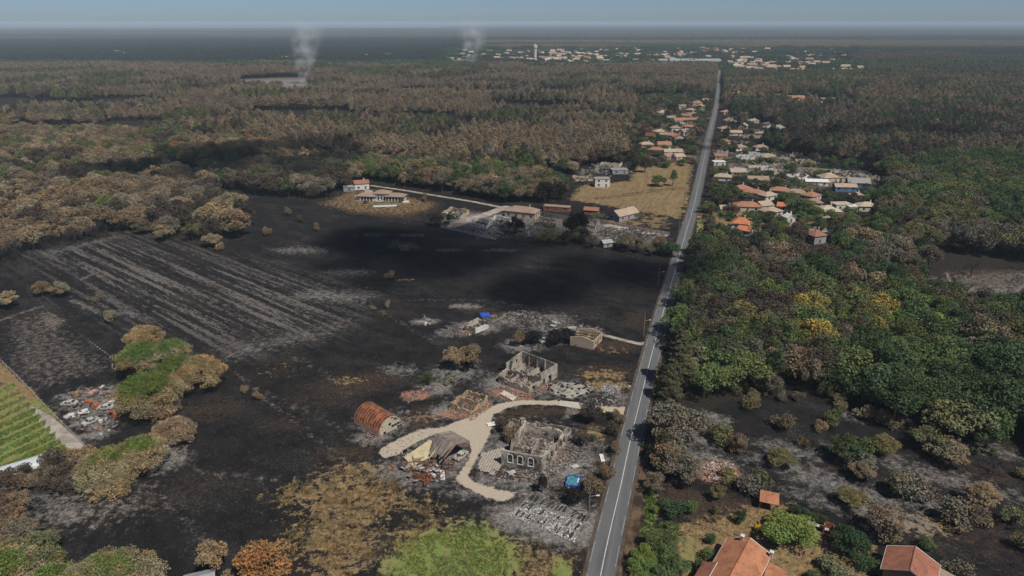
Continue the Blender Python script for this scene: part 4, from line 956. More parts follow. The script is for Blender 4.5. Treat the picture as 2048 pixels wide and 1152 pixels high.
for i in range(NS + 1):
    yy = -Lb / 2 + Lb * i / NS; mb = MB(); mb.tube([(arc(k, Rr + .05)[0], yy, arc(k, Rr + .05)[1]) for k in range(NA + 1)], [.05] * (NA + 1), 4); mb.build('rib', RIBM, barn)
mb = MB(); FRAME = pm('pale_frame', (.50, .45, .36), (.40, .35, .27), 1.5)
for k in range(NA): (xa, za), (xb, zb) = arc(k, Rr - .06), arc(k + 1, Rr - .06); mb.beam((xa, -Lb / 2 - .04, za), (xb, -Lb / 2 - .04, zb), .12)
for x in (-3.2, -2.3, -1.4, -.5, .4, 1.3, 2.2, 3.1):
    zt = math.sqrt(max(0.1, 1 - (x / Rr) ** 2)) * Rr * 1.12; mb.beam((x, -Lb / 2, 0), (x, -Lb / 2, zt - .1), .10)
for zz in (.9, 1.8, 2.7, 3.5):
    xt = math.sqrt(max(0.05, 1 - (zz / (Rr * 1.12)) ** 2)) * Rr; mb.beam((-xt, -Lb / 2 - .05, zz), (xt, -Lb / 2 - .05, zz), .10)
mb.build('end_frame', FRAME, barn)
rg = random.Random(3)
for ix, x in enumerate((-4.1, -3.2, -2.3, -1.4, -.5, .4, 1.3, 2.2, 3.1)):
    for iz, zz in enumerate((0.02, .9, 1.8, 2.7, 3.5)):
        if rg.random() < (0.97 if x < -1 else 0.72):
            x1 = x + .9; zm = min(math.sqrt(max(0, 1 - min(1, abs(x) / Rr) ** 2)), math.sqrt(max(0, 1 - min(1, abs(x1) / Rr) ** 2))) * Rr * 1.12
            z1 = min(zz + .84, zm - .08)
            if z1 - zz > .25: mb = MB(); mb.box(x + .06, x1 - .06, -Lb / 2 + .03, -Lb / 2 + .07, zz + .05, z1); mb.build('end_panel', FRAME, barn)
mb = MB(); mb.box(-Rr + .3, Rr - .3, -Lb / 2 + .3, Lb / 2 - .3, 0, .12); mb.build('floor_slab', CHAR, barn)
rubble('scrap_pile', [(725, 866), (735, 862), (752, 872), (744, 880), (730, 878)], 60, 0.5, [(.16, .06, .05), (.10, .05, .045), (.3, .27, .25)], 360, 'flat rusty scraps on an ash patch beside the arched barn')

# half collapsed open shed
P1, P2 = G(939, 908), G(886, 940); fx = (P1 - P2); sw = fx.length; fx.normalize(); fy = Vector((-fx.y, fx.x, 0)); fy = fy if fy.y > 0 else -fy
shed = empty('collapsed_shed', ((P1 + P2) / 2)[:], math.atan2(fx.y, fx.x), 'half collapsed open shed with buckled corrugated roof over a burnt car', 'shed')
t = NT('corrugated_sheet'); n1 = t.noise(0.9, 5, 0.65); n2 = t.noise(5.0, 3, 0.7)
c = t.mix(t.step(n1, .35, .65), (.33, .285, .235), (.19, .16, .135)); c = t.mix(t.step(n2, .4, .7, 0, .6), c, (.12, .10, .085)); c = t.mix(t.step(t.rand(), 0, 1, 0, .55), c, (.13, .10, .08)); CORR = t.done(c, .75)
S2 = sw / 2; EH, RH_, DP = 3.7, 5.0, 7.0
NSH = 12
for i in range(NSH):                     # right slope, standing
    y0 = DP * i / NSH; y1 = y0 + DP / NSH - .03; sag = .10 * math.sin(i * 2.1); mb = MB()
    q = [(0, y0, RH_ + sag), (0, y1, RH_ + sag), (S2 + .3, y1, EH - .1), (S2 + .3, y0, EH - .1)]
    q = q[::-1]; mb.hexa(q, [(x, yy, zz + .06 + .03 * (i % 2)) for x, yy, zz in q]); mb.build('roof_sheet', CORR, shed)
for i in range(NSH):                     # left slope, sagging to the ground
    y0 = DP * i / NSH; y1 = y0 + DP / NSH - .03; f = i / NSH; mb = MB()
    zl = 2.9 - 2.2 * f + .5 * math.sin(i * 1.7); xl = -S2 * (0.82 + .12 * math.sin(i))
    q = [(0, y0, RH_ - .05), (0, y1, RH_ - .05 - .2 * f), (xl, y1, zl - .12), (xl, y0, zl)]
    mb.hexa(q, [(x, yy, zz + .06 + .03 * (i % 2)) for x, yy, zz in q]); mb.build('roof_sheet', CORR, shed)
for (x, yy, ht, tx) in ((S2, 0, EH, 0), (-S2, 0, 3.1, .9), (S2, DP, EH, 0), (0, DP, RH_, .2)):
    mb = MB(); mb.tube([(x, yy, 0), (x + tx * .4, yy, ht * .6), (x + tx, yy, ht)], [.11, .11, .11], 5); mb.build('post', RUSTY, shed)
for q in (((-S2 + .9, 0, 3.1), (0, 0, RH_ - .1)), ((0, 0, RH_ - .1), (S2, 0, EH - .1)), ((S2, 0, EH - .15), (S2, DP, EH - .15)), ((0, 0, RH_ - .15), (0, DP, RH_ - .3))):
    mb = MB(); mb.beam(q[0], q[1], .16); mb.build('beam', RUSTY, shed)
rng = random.Random(8)
for i in range(64):
    x = -S2 - rng.uniform(-2.5, 7.5); yy = rng.uniform(-2.5, DP + 1); L = rng.uniform(2, 5.5); a = rng.gauss(.3, .8); mb = MB()
    z0 = rng.uniform(.2, 1.2); mb.tube([(x, yy, z0), (x + math.cos(a) * L * .5, yy + math.sin(a) * L * .5, z0 + rng.uniform(-.1, .9)), (x + math.cos(a) * L, yy + math.sin(a) * L, max(.1, z0 + rng.uniform(-.8, .6)))], [.07, .07, .07], 4); mb.build('bent_girder', RUSTY if i % 3 else CHAR, shed)
YEL = pm('yellowed_sheet', (.48, .41, .25), (.36, .30, .19), .7); LG = pm('light_sheet', (.46, .44, .42), (.28, .27, .26), .8, rough=.5)
for i in range(9):                        # yellow roof lying tilted behind
    mb = MB(); x0 = -S2 - 4.6 + i * .95; q = [(x0, DP - 1.2 - .1 * i, .5 + .06 * i), (x0 + .92, DP - 1.3 - .1 * i, .55 + .06 * i), (x0 + 1.5, DP + 2.6, 1.2 + .1 * i), (x0 + .58, DP + 2.7, 1.1 + .1 * i)]
    mb.hexa(q, [(x, yy, zz + .07) for x, yy, zz in q]); mb.build('fallen_sheet', YEL, shed)
for i in range(16):
    x = -S2 - rng.uniform(.5, 7.5); yy = rng.uniform(-1.5, DP); mb = MB(); mb.obox((x, yy, rng.uniform(.3, 1.1)), (rng.uniform(1.2, 2.6), rng.uniform(.7, 1.2), .05), Matrix.Rotation(rng.random() * 6, 3, 'Z') @ Matrix.Rotation(rng.gauss(0, .4), 3, 'X') @ Matrix.Rotation(rng.gauss(0, .4), 3, 'Y'))
    mb.build('fallen_sheet', (LG, CORR, CORR, LG)[i % 4], shed)
car('burnt out pale car with empty windows under the collapsed shed roof', 922, 915, math.degrees(math.atan2((G(930, 908) - G(914, 921)).y, (G(930, 908) - G(914, 921)).x)), pm('burnt_car_paint', (.44, .42, .38), (.30, .26, .22), 1.5, rough=.8), burnt=True, name='burnt_car')
rubble('shed_debris', [(790, 920), (810, 905), (850, 892), (885, 905), (890, 935), (880, 965), (840, 960), (800, 940)], 700, 0.7, ASHC + [(.45, .42, .38), (.05, .045, .04)], 380, 'mixed grey debris spread below the collapsed shed', planks=.35, sheets=.12)
rubble('orange_rubble', [(830, 955), (842, 942), (860, 948), (868, 962), (850, 970)], 330, 0.38, [(.40, .12, .05), (.32, .09, .045), (.22, .08, .05)], 381, 'heap of orange red rubble before the collapsed shed', height=.8)
rubble('orange_rubble', [(773, 934), (785, 930), (790, 938), (778, 942)], 30, 0.4, [(.46, .15, .07), (.36, .11, .06)], 382, 'small scatter of orange rubble left of the collapsed shed debris')
for px, py, w, d, rz, lab in ((856, 946, 3.4, 2.2, .5, 'large white sheet lying on the orange rubble heap'), (866, 953, 1.0, 2.6, .9, 'narrow bent white strip lying beside the orange rubble heap'), (885, 952, 1.0, 3.2, .15, 'narrow white panel lying in ash right of the orange rubble heap'), (982, 850, 2.0, 1.4, .4, 'white sheet lying at the edge of the sandy drive'), (1204, 917, .9, 2.6, .1, 'pale metal sheet standing against scrub beside the road')):
    p = G(px, py); mb = MB(); mb.obox((0, 0, .25), (w, d, .08), Matrix.Rotation(.15, 3, 'X')); mb.obox((w * .3, d * .1, .42), (w * .5, d * .6, .06), Matrix.Rotation(-.35, 3, 'Y')); tag(mb.build('loose_sheet', WTRIM, loc=p, rz=rz), lab, 'sheet')
# tarpaulins, pool
def tarp(name, label, px, py, w, d, rz, mats, h=.5, cat='tarpaulin'):
    p = G(px, py); mb = MB(); n = 10; rng = np.random.RandomState(int(px)); Z = rng.rand(n + 1, n + 1) * h; Z[1:-1, 1:-1] += h * .5
    for i in range(n):
        for j in range(n):
            q = [(w * (i + a - n / 2) / n, d * (j + b - n / 2) / n, .06 + Z[i + a, j + b]) for a, b in ((0, 0), (1, 0), (1, 1), (0, 1))]; mb.face(q, 1 if len(mats) > 1 and j > 4 and 1 < i < 8 else 0)
    for i in range(n):
        for q in ([(w * (i - n / 2) / n, -d / 2, 0), (w * (i + 1 - n / 2) / n, -d / 2, 0), (w * (i + 1 - n / 2) / n, -d / 2, .06 + Z[i + 1, 0]), (w * (i - n / 2) / n, -d / 2, .06 + Z[i, 0])],): mb.face(q)
    return tag(mb.build(name, mats, loc=p, rz=rz), label, cat)
BLUE = pm('blue_plastic', (.02, .09, .48), (.015, .06, .34), 1.0, rough=.5); TEAL = pm('teal_plastic', (.06, .22, .26), (.04, .14, .18), 1.0, rough=.4)
tarp('blue_tarpaulin', 'crumpled blue tarpaulin lying on brown ground by the white walled ruin', 970, 631, 3.4, 3.0, .3, [BLUE], .6)
pool = empty('garden_pool', G(1146, 966)[:], -.25, 'collapsed blue garden pool with teal cover beside the large ruin', 'pool')
mb = MB(); w, d, h = 3.0, 3.6, .85
for q in (((-w / 2, -d / 2), (w / 2, -d / 2)), ((w / 2, -d / 2), (w / 2, d / 2)), ((w / 2, d / 2), (-w / 2, d / 2)), ((-w / 2, d / 2), (-w / 2, -d / 2))): wall_mesh(q[0], q[1], h, .12, (), .25, 7, mb=mb)
mb.build('pool_wall', BLUE, pool); mb = MB(); n = 8; rn = np.random.RandomState(4).rand(9, 9) * .35
for i in range(n):
    for j in range(n): mb.face([((i + a - 4) / 8 * (w - .15), (j + b - 4) / 8 * (d - .15), .42 + rn[i + a, j + b]) for a, b in ((0, 0), (1, 0), (1, 1), (0, 1))])
mb.build('pool_cover', TEAL, pool); mb = MB(); mb.beam((.9, -1.6, .1), (1.2, .8, .95), .3, .12); mb.build('ladder', WTRIM, pool)
for px, py, lab in ((1150, 935, 'grey white table scrap lying above the blue garden pool'), (1140, 974, 'white scrap lying just below the blue garden pool'), (1024, 947, 'shiny grey sheet on the dark terrace before the big ruin')):
    p = G(px, py); mb = MB(); mb.obox((0, 0, .35), (1.8, 1.2, .06), Matrix.Rotation(.1, 3, 'X')); mb.box(-.7, -.62, -.4, -.3, 0, .33); mb.box(.6, .68, .3, .4, 0, .33); tag(mb.build('loose_sheet', LG, loc=p, rz=.6), lab, 'sheet')
# dark terrace paving and low garden wall of the big house
for nm, q, m_, lab in (('dark_terrace', [(990, 952), (1005, 932), (1040, 940), (1028, 960), (1012, 958)], CHAR, 'soot black terrace before the large ruin'), ('grey_terrace', [(1106, 940), (1113, 922), (1150, 930), (1160, 945), (1130, 955)], pm('grey_concrete', (.20, .185, .17), (.14, .13, .12), .5), 'bare grey concrete terrace beside the large ruin')):
    mb = MB(); Q = [G(*p) for p in q]; n = len(Q)
    s = sum(Q[i].x * Q[(i + 1) % n].y - Q[(i + 1) % n].x * Q[i].y for i in range(n))
    if s < 0: Q = Q[::-1]
    mb.face([p + Vector((0, 0, .05)) for p in Q]); [mb.face([Q[i], Q[(i + 1) % n], Q[(i + 1) % n] + Vector((0, 0, .05)), Q[i] + Vector((0, 0, .05))]) for i in range(n)]; tag(mb.build(nm, m_), lab, kind='structure')
PAVM = pm('paving_stone', (.46, .40, .33), (.34, .295, .245), 1.2); pv = MB(); c0 = G(968, 912)
ter = np.array([G(*p)[:2] for p in ((964, 906), (1003, 896), (1003, 930), (988, 950), (955, 938))]); ux_ = d0; uy_ = Vector((-d0.y, d0.x, 0)); PK = MB()
PK.box(-.24, .24, -.24, .24, 0, .06); pme = PK.mesh('paving_stone', PAVM); cnt = 0
terr = empty('paved_terrace', (c0.x, c0.y, 0), math.atan2(d0.y, d0.x), 'pale paved terrace of small slabs left of the large ruin'); terr['kind'] = 'structure'
for i in range(-30, 30):
    for j in range(-30, 30):
        p = ux_ * (i * .62) + uy_ * (j * .62)
        if cnt < 300 and inpoly(np.array([[c0.x + p.x, c0.y + p.y]]), ter)[0]:
            cnt += 1; o = link(bpy.data.objects.new('paving_stone', pme), terr); o.location = (i * .62, j * .62, 0)
# burnt greenhouse rows
gh = empty('burnt_greenhouse', G(1090, 1040)[:], 0, 'white ash rows and bent hoops of a burnt greenhouse near the street pole', 'greenhouse')
a0, a1 = G(1022, 1032), G(1148, 1085); b0 = G(1052, 1008); gd = (a1 - a0).normalized(); gw = Vector((-gd.y, gd.x, 0)); GL = (a1 - a0).length; rng = random.Random(5)
for k in range(15):
    mb = MB(); s = a0 + gd * (GL * k / 14); hh = 2.2 * rng.uniform(.12, .5); ln = rng.uniform(-1, 1)
    mb.tube([s + gw * (9.5 * j / 6) + gd * (ln * math.sin(math.pi * j / 6)) + Vector((0, 0, math.sin(math.pi * j / 6) * hh + .05)) for j in range(7)], [.035] * 7, 4); child(mb, 'hoop', STEEL, gh)
for r_ in range(3):
    for k in range(16):
        s = a0 + gd * (GL * (k + .5) / 16 + rng.gauss(0, .15)) + gw * (1.6 + r_ * 3.0 + rng.gauss(0, .2)); mb = MB()
        if rng.random() < .75: mb.obox(s + Vector((0, 0, .12)), (rng.uniform(.35, .55), rng.uniform(1.4, 2.3), .18), Matrix.Rotation(math.atan2(gd.y, gd.x) + rng.gauss(0, .1), 3, 'Z')); child(mb, 'grow_bag', CHAR if rng.random() < .7 else BARK, gh)
r = child(rubble_mb([(1018, 1030), (1050, 1005), (1165, 1048), (1150, 1085)], 700, .4, [(.78, .76, .73), (.62, .60, .57), (.36, .34, .33)], 390, height=.15, planks=.5), 'ash_bits', PIECE, gh); r['kind'] = 'stuff'
# tyre covered clamp and ash ring
cl_ = G(1141, 779); TYR = MB(); N = 10
for k in range(N):
    a0_, a1_ = 2 * math.pi * k / N, 2 * math.pi * (k + 1) / N
    for (r0, z0, r1, z1) in ((.36, .0, .36, .2), (.36, .2, .17, .2), (.17, .2, .17, .0)): TYR.face([(math.cos(a0_) * r0, math.sin(a0_) * r0, z0), (math.cos(a1_) * r0, math.sin(a1_) * r0, z0), (math.cos(a1_) * r1, math.sin(a1_) * r1, z1), (math.cos(a0_) * r1, math.sin(a0_) * r1, z1)])
tme = TYR.mesh('tyre', pm('rubber', (.012, .012, .013), None, 2)); rng = random.Random(12)
mb = MB(); nseg = 20; hm = lambda r, a: .4 * (1 - r ** 2) + .12 * math.sin(a * 5 + r * 7)
for i in range(nseg):
    for j in range(5):
        q = []
        for (ii_, jj_) in ((i, j), (i, j + 1), (i + 1, j + 1), (i + 1, j)):
            a = 2 * math.pi * ii_ / nseg; r_ = jj_ / 5; wob = 1 + .13 * math.sin(a * 3 + 1) + .08 * math.sin(a * 7); q.append((math.cos(a) * r_ * 6.0 * wob, math.sin(a) * r_ * 4.4 * wob, hm(r_, a) + .03))
        mb.face(q)
tag(mb.build('silage_clamp', pm('ash_white', (.36, .33, .285), (.24, .22, .19), 1.2, soot=(.07, .065, .06), sootamt=.56), loc=cl_), 'low pale mound weighted with black tyres beside the drive', 'mound')
for k in range(46):
    a = rng.random() * 6.28; r_ = math.sqrt(rng.random()); r_ = r_ if k % 3 else rng.uniform(.9, 1.06)
    o = link(bpy.data.objects.new('old_tyre', tme)); o.location = (cl_.x + math.cos(a) * r_ * 6.2, cl_.y + math.sin(a) * r_ * 4.6, max(0, hm(min(r_, 1), a)) + .03); o.rotation_euler = (rng.gauss(0, .2), rng.gauss(0, .2), 0)
    tag(o, 'black tyre lying on or around the pale mound by the drive', 'tyre', 'tyres on the pale mound')
rubble('ash_ring', [(1200, 778), (1212, 768), (1232, 770), (1240, 780), (1225, 788), (1208, 786)], 120, .5, [(.5, .48, .46), (.3, .29, .28)], 395, 'round patch of white ash near the road', height=.2)
rubble('scrap_pile', [(1180, 800), (1196, 790), (1230, 792), (1238, 808), (1200, 812)], 200, .7, ASHC + [(.03, .03, .03)] * 3, 396, 'dark scraps heaped behind the lone burnt tree by the drive')
# poles along the road
def pole(label, bx, by, h):
    p = G(bx, by); e = empty('utility_pole', p[:], 0, label, 'pole', 'wooden poles along the road')
    mb = MB(); mb.tube([(0, 0, -.2), (0, 0, h * .5), (0, 0, h)], [.17, .15, .11], 7); mb.build('shaft', pm('pole_wood_%d' % bx, (.20, .165, .13), (.14, .115, .09), 1.5), e)
    mb = MB(); mb.beam((0, 0, h * .62), (1.5, -.2, h * .66), .07); mb.build('lamp_arm', STEEL, e); mb = MB(); mb.obox((1.7, -.2, h * .66), (.75, .28, .14), Matrix.Identity(3)); mb.build('lamp_head', WTRIM, e)
    return e
for a in (('wooden pole with white lamp arm nearest the burnt greenhouse', 1177, 1040, 10), ('wooden pole with lamp arm beside the mouth of the sandy drive', 1244, 811, 9.5), ('wooden pole with lamp arm by the mouth of the narrow lane', 1287, 673, 9.5), ('wooden pole beside the road at the far edge of the black field', 1316, 572, 9.5),
          ('dark pole at the corner of the scorched garden by the road', 1357, 468, 9), ('pole beside the yellow field and the road', 1366, 418, 9)): pole(*a)
# fences of the farmstead
def fence(name, label, pts, step, h, mat, rails=(), panel=None, pw=.10, cat='fence', board=False):
    P = [G(*p) for p in pts]; e = empty(name, P[0][:], 0, label, cat); k = 0
    mb0 = MB(); mb0.box(-pw / 2, pw / 2, -pw / 2, pw / 2, 0, h); pme = mb0.mesh('post', mat)
    for i in range(len(P) - 1):
        a, b = P[i], P[i + 1]; L = (b - a).length; n = max(1, int(L / step))
        for j in range(n + (1 if i == len(P) - 2 else 0)):
            if k < 300: o = link(bpy.data.objects.new('post', pme), e); o.location = a.lerp(b, j / n) - P[0]; k += 1
        for z in rails: mb = MB(); mb.beam(a + Vector((0, 0, z)), b + Vector((0, 0, z)), .03 if not board else .05, .03 if not board else .16); child(mb, 'rail', mat, e)
        if panel: child(wall_mesh(a, b, panel, .16), 'low_wall', mat, e)
    return e
FWD = pm('fence_wood', (.12, .10, .085), (.07, .06, .05), 2); FPALE = pm('pale_fence', (.42, .40, .37), (.33, .31, .29), 1)
fence('board_fence', 'scorched board fence of three dark planks beside the lone burnt tree', [(1147, 852), (1205, 866)], 2.4, 1.3, FWD, (.3, .7, 1.1), board=True)
fence('wire_fence', 'wire fence on dark posts around the vegetable garden', [(-60, 690), (0, 722), (35, 755), (60, 782), (100, 825), (168, 892)], 3.0, 1.3, FPALE, (.4, .8, 1.2), pw=.09)
fence('garden_fence', 'dark wire garden fence behind the orange roofed house', [(1360, 1036), (1400, 1050), (1440, 1064), (1468, 1075)], 2.0, 1.2, FWD, (.1, .6, 1.15), pw=.10)
fence('garden_fence', 'dark wire fence running from the orange house toward the grey bush', [(1575, 1112), (1615, 1128)], 2.0, 1.0, FWD, (.5, .95), pw=.10)
fence('plot_fence', 'thin pale post fence enclosing the brown house plot', [(600, 398), (700, 424), (800, 447), (880, 464)], 3.2, 1.5, FWD, (.5, 1.2), pw=.12)
fence('plot_fence', 'short post fence between the house plot and the burnt cluster', [(810, 448), (850, 432), (905, 418)], 3.0, 1.4, FWD, (.5, 1.2), pw=.12)
fence('panel_fence', 'white panel fence along the front of the burnt house cluster', [(882, 455), (930, 466), (992, 480)], 2.2, 1.5, FPALE, (.8, 1.4), panel=.7, pw=.16, board=True)
fence('panel_fence', 'white panel fence beside the pale track into the burnt cluster', [(900, 448), (950, 434)], 2.2, 1.5, FPALE, (.8, 1.4), panel=.7, pw=.16, board=True)
fence('garden_wall', 'long pinkish garden wall below the tan roofed house', [(1188, 442), (1260, 456), (1338, 470)], 3, 1.6, pm('pinkish_wall', (.42, .35, .29), None, .5), panel=1.4, pw=.25, cat='wall')
fence('garden_wall', 'long white garden wall right of the road crossing', [(1552, 448), (1600, 454), (1652, 462)], 3, 1.5, WHITEW, panel=1.4, pw=.22, cat='wall')
fence('plot_fence', 'grey slat fence behind the burnt house cluster', [(1060, 424), (1120, 436), (1180, 446)], 2.5, 1.8, GREYW, (.6, 1.2, 1.7), pw=.15, board=True)
# bins by the drive
for px, py, m_, lab in ((1202, 829, pm('bin_dark', (.02, .06, .04), None, 1, rough=.5), 'dark green wheelie bin left of the yellow lid by the drive'), (1208, 830, pm('bin_yellow', (.5, .38, .03), None, 1, rough=.5), 'yellow lidded wheelie bin by the drive'), (1218, 832, pm('bin_black', (.015, .02, .02), None, 1, rough=.5), 'black wheelie bin nearest the road by the drive')):
    e = empty('wheelie_bin', G(px, py)[:], .2, lab, 'bin'); mb = MB(); mb.hexa([(-.26, -.3, .1), (.26, -.3, .1), (.26, .3, .1), (-.26, .3, .1)], [(-.32, -.36, 1.0), (.32, -.36, 1.0), (.32, .36, 1.0), (-.32, .36, 1.0)]); mb.build('body', m_ if 'yellow' not in lab else CHAR, e)
    mb = MB(); mb.hexa([(-.34, -.4, 1.0), (.34, -.4, 1.0), (.34, .4, 1.0), (-.34, .4, 1.0)], [(-.3, -.36, 1.08), (.3, -.36, 1.08), (.3, .36, 1.14), (-.3, .36, 1.14)]); mb.build('lid', m_, e)
    for s in (-1, 1): mb = MB(); mb.tube([(s * .3, .3, .1), (s * .36, .3, .1)], [.1, .1], 8); mb.build('wheel', CHAR, e)
# ------------------------------------------------------------------ houses in use, foreground right
def tiled_slope(q, name, mat, root, rows=0):
    """roof slope q = eave0, eave1, ridge1, ridge0 built as ribbed tile courses"""
    e0, e1, r1, r0 = [Vector(p) for p in q]; n = (e1 - e0).cross(r0 - e0).normalized(); n = n if n.z > 0 else -n
    L = (e1 - e0).length; k = max(4, int(L / .22)); m = max(3, int((r0 - e0).length / .38)); V, Q = [], []
    for j in range(m + 1):
        for i in range(k + 1):
            u, v = i / k, j / m; p = e0.lerp(e1, u).lerp(r0.lerp(r1, u), v) + n * (.045 * (i % 2) + .02); V.append(tuple(p))
    for j in range(m):
        for i in range(k):
            a = j * (k + 1) + i; Q.append((a, a + 1, a + k + 2, a + k + 1))
    me = np_mesh(name, np.array(V), np.array(Q), mat); o = link(bpy.data.objects.new(name, me), root); o.location = -Vector(root.location)
    mb = MB(); mb.hexa([p - n * .12 for p in (e0, e1, r1, r0)], [p - n * .01 for p in (e0, e1, r1, r0)]); 
    x = child(mb, 'roof_deck', WTRIM, root); return o
def fore_house(label, LB, AP, RB, depth, hz, wm, rm, slack=.5, chim=()):
    """gabled house: left eave, apex, right eave of the far gable (world points), ridge running toward the camera"""
    LB, AP, RB = Vector(LB), Vector(AP), Vector(RB); g = RB - LB; g.z = 0; g.normalize(); dr = Vector((g.y, -g.x, 0)); dr = dr if dr.y < 0 else -dr
    c = (LB + RB) / 2; c.z = 0; e = empty('house', (c + dr * depth / 2)[:], 0, label, 'house'); D = dr * depth
    tiled_slope([LB + D, LB, AP, AP + D], 'roof_slope', rm, e); tiled_slope([RB, RB + D, AP + D, AP], 'roof_slope', rm, e)
    a, b = LB + g * slack + dr * slack, RB - g * slack + dr * slack; a.z = b.z = 0; Dd = dr * (depth - 2 * slack); mb = MB(); zt = LB.z - .05
    q = [a, a + Dd, b + Dd, b]; q = [Vector((p.x, p.y, 0)) for p in q]; mb.hexa(q, [p + Vector((0, 0, zt)) for p in q])
    for off in (Vector(), Dd):
        t3 = [a + off + Vector((0, 0, zt)), b + off + Vector((0, 0, zt)), (a + b) / 2 + off + Vector((0, 0, AP.z - .35))]; mb.face(t3); 
    child(mb, 'wall', wm, e)
    mb = MB(); mb.tube([AP + Vector((0, 0, .05)), AP + D + Vector((0, 0, .05))], [.13, .13], 6); child(mb, 'ridge_tiles', rm, e)
    for A_, B_ in ((LB, AP), (AP, RB), (LB, LB + D), (RB, RB + D)):
        mb = MB(); mb.beam(A_ + Vector((0, 0, -.06)), B_ + Vector((0, 0, -.06)), .12, .2); child(mb, 'fascia_board', WTRIM, e)
    for s, P0 in ((1, b), (-1, a)):
        for k in (.25, .55, .8):
            mb = MB(); p = P0 + Dd * k + g * (s * .03); mb.obox(p + Vector((0, 0, 1.5)), (.08, 1.2, 1.2), Matrix((tuple(g), tuple(-dr), (0, 0, 1))).transposed()); child(mb, 'window', GLASS, e)
    for p, hh in chim:
        mb = MB(); p = Vector(p); rt = Matrix.Rotation(math.atan2(g.y, g.x), 3, 'Z'); mb.obox(p + Vector((0, 0, hh / 2)), (.55, .55, hh), rt, 0); mb.obox(p + Vector((0, 0, hh + .06)), (.75, .75, .12), rt, 1); child(mb, 'chimney', [CREAMW, WTRIM], e)
    return e, g, dr
LB, RB = G(1455, 1074, 3.0), G(1543, 1110, 3.0); AP = (LB + RB) / 2; AP.z = 5.0
h1, g1, dr1 = fore_house('large house with weathered orange tiled gable roof and two chimneys at the bottom edge', LB, AP, RB, 17, 3, CREAMW, T_FORE, chim=[(LB.lerp(AP, .62) + Vector((-.2, -.9, -.3)), 1.5), (RB + Vector((-.3, -.6, -.4)), 1.7)])
c1 = LB + dr1 * 9.0; w1 = (RB - LB).length                     # cross gable nearer the camera
rdg = AP + dr1 * 8.6
e0 = LB - g1 * 1.6 + dr1 * 9.5; 
tiled_slope([e0 + dr1 * 8, e0, Vector((*(rdg + dr1 * 1.0)[:2], 4.6)) - g1 * 3.2, Vector((*(rdg + dr1 * 8)[:2], 4.6)) - g1 * 3.2], 'lower_roof_slope', T_FORR, h1)
ax = RB + dr1 * 3.0 + g1 * .3                                     # annex and terrace on the right
tiled_slope([Vector((*(ax + g1 * 3.6 + dr1 * 3.2)[:2], 2.5)), Vector((*(ax + g1 * 3.6 - dr1 * .8)[:2], 2.5)), Vector((*(ax - dr1 * .8)[:2], 3.0)), Vector((*(ax + dr1 * 3.2)[:2], 3.0))], 'annex_roof_slope', T_FORE, h1)
mb = MB(); q = [ax + g1 * .1 - dr1 * .5, ax + g1 * .1 + dr1 * 2.9, ax + g1 * 3.3 + dr1 * 2.9, ax + g1 * 3.3 - dr1 * .5]; q = [Vector((p.x, p.y, 0)) for p in q]; mb.hexa(q, [p + Vector((0, 0, 2.42)) for p in q]); child(mb, 'annex_wall', BEIGE, h1)
mb = MB(); q = [ax + g1 * .1 + dr1 * 3, ax + g1 * .1 + dr1 * 9, ax + g1 * 4 + dr1 * 9, ax + g1 * 4 + dr1 * 3]; q = [Vector((p.x, p.y, 0)) for p in q]; mb.hexa([p - Vector((0, 0, .1)) for p in q], [p + Vector((0, 0, .12)) for p in q]); child(mb, 'terrace', SLABM, h1)
mb = MB(); wall_mesh(ax + g1 * 4 + dr1 * 3.1, ax + g1 * 4 + dr1 * 8, 1.0, .2, mb=mb); child(mb, 'terrace_wall', WHITEW, h1)
def garden_chair(p, rz, label):
    e = empty('garden_chair', p[:], rz, label, 'chair'); K = pm('chair_frame', (.03, .03, .032), None, 2, rough=.5) if 'chair_frame' not in bpy.data.materials else bpy.data.materials['chair_frame']
    mb = MB(); mb.box(-.28, .28, -.28, .28, .42, .5); mb.build('seat', WTRIM, e); mb = MB(); mb.box(-.28, .28, .24, .3, .5, 1.0); mb.build('backrest', K, e)
    for x in (-.25, .25):
        for y_ in (-.25, .25): mb = MB(); mb.box(x - .03, x + .03, y_ - .03, y_ + .03, 0, .42); mb.build('leg', K, e)
for k, (a, b_, lab) in enumerate(((1.2, 5.2, 'black garden chair with white cushion nearest the annex wall'), (2.4, 4.6, 'black garden chair with white cushion beside the low terrace wall'), (2.2, 6.6, 'black garden chair with white cushion at the front of the terrace'))):
    p = ax + g1 * a + dr1 * b_; p.z = .12; garden_chair(p, 1.1 * k, lab)
LB2, RB2 = G(1774, 1091, 3.0), G(1881, 1131, 3.0); AP2 = (LB2 + RB2) / 2; AP2.z = 5.2
h2, g2, dr2 = fore_house('house with dull red tiled gable roof behind the dark bush at the lower right', LB2, AP2, RB2, 7.6, 3, pm('brown_wall', (.24, .16, .10), None, .5), T_FORR)
ax2 = RB2 + dr2 * .6
tiled_slope([Vector((*(ax2 + g2 * 3.2 + dr2 * 3.8)[:2], 2.2)), Vector((*(ax2 + g2 * 3.2)[:2], 2.2)), Vector((*(ax2)[:2], 2.9)), Vector((*(ax2 + dr2 * 3.8)[:2], 2.9))], 'annex_roof_slope', T_BRN, h2)
mb = MB(); q = [ax2 + g2 * .1 + dr2 * .2, ax2 + g2 * .1 + dr2 * 3.5, ax2 + g2 * 2.9 + dr2 * 3.5, ax2 + g2 * 2.9 + dr2 * .2]; q = [Vector((p.x, p.y, 0)) for p in q]; mb.hexa(q, [p + Vector((0, 0, 2.1)) for p in q]); child(mb, 'annex_wall', BEIGE, h2)
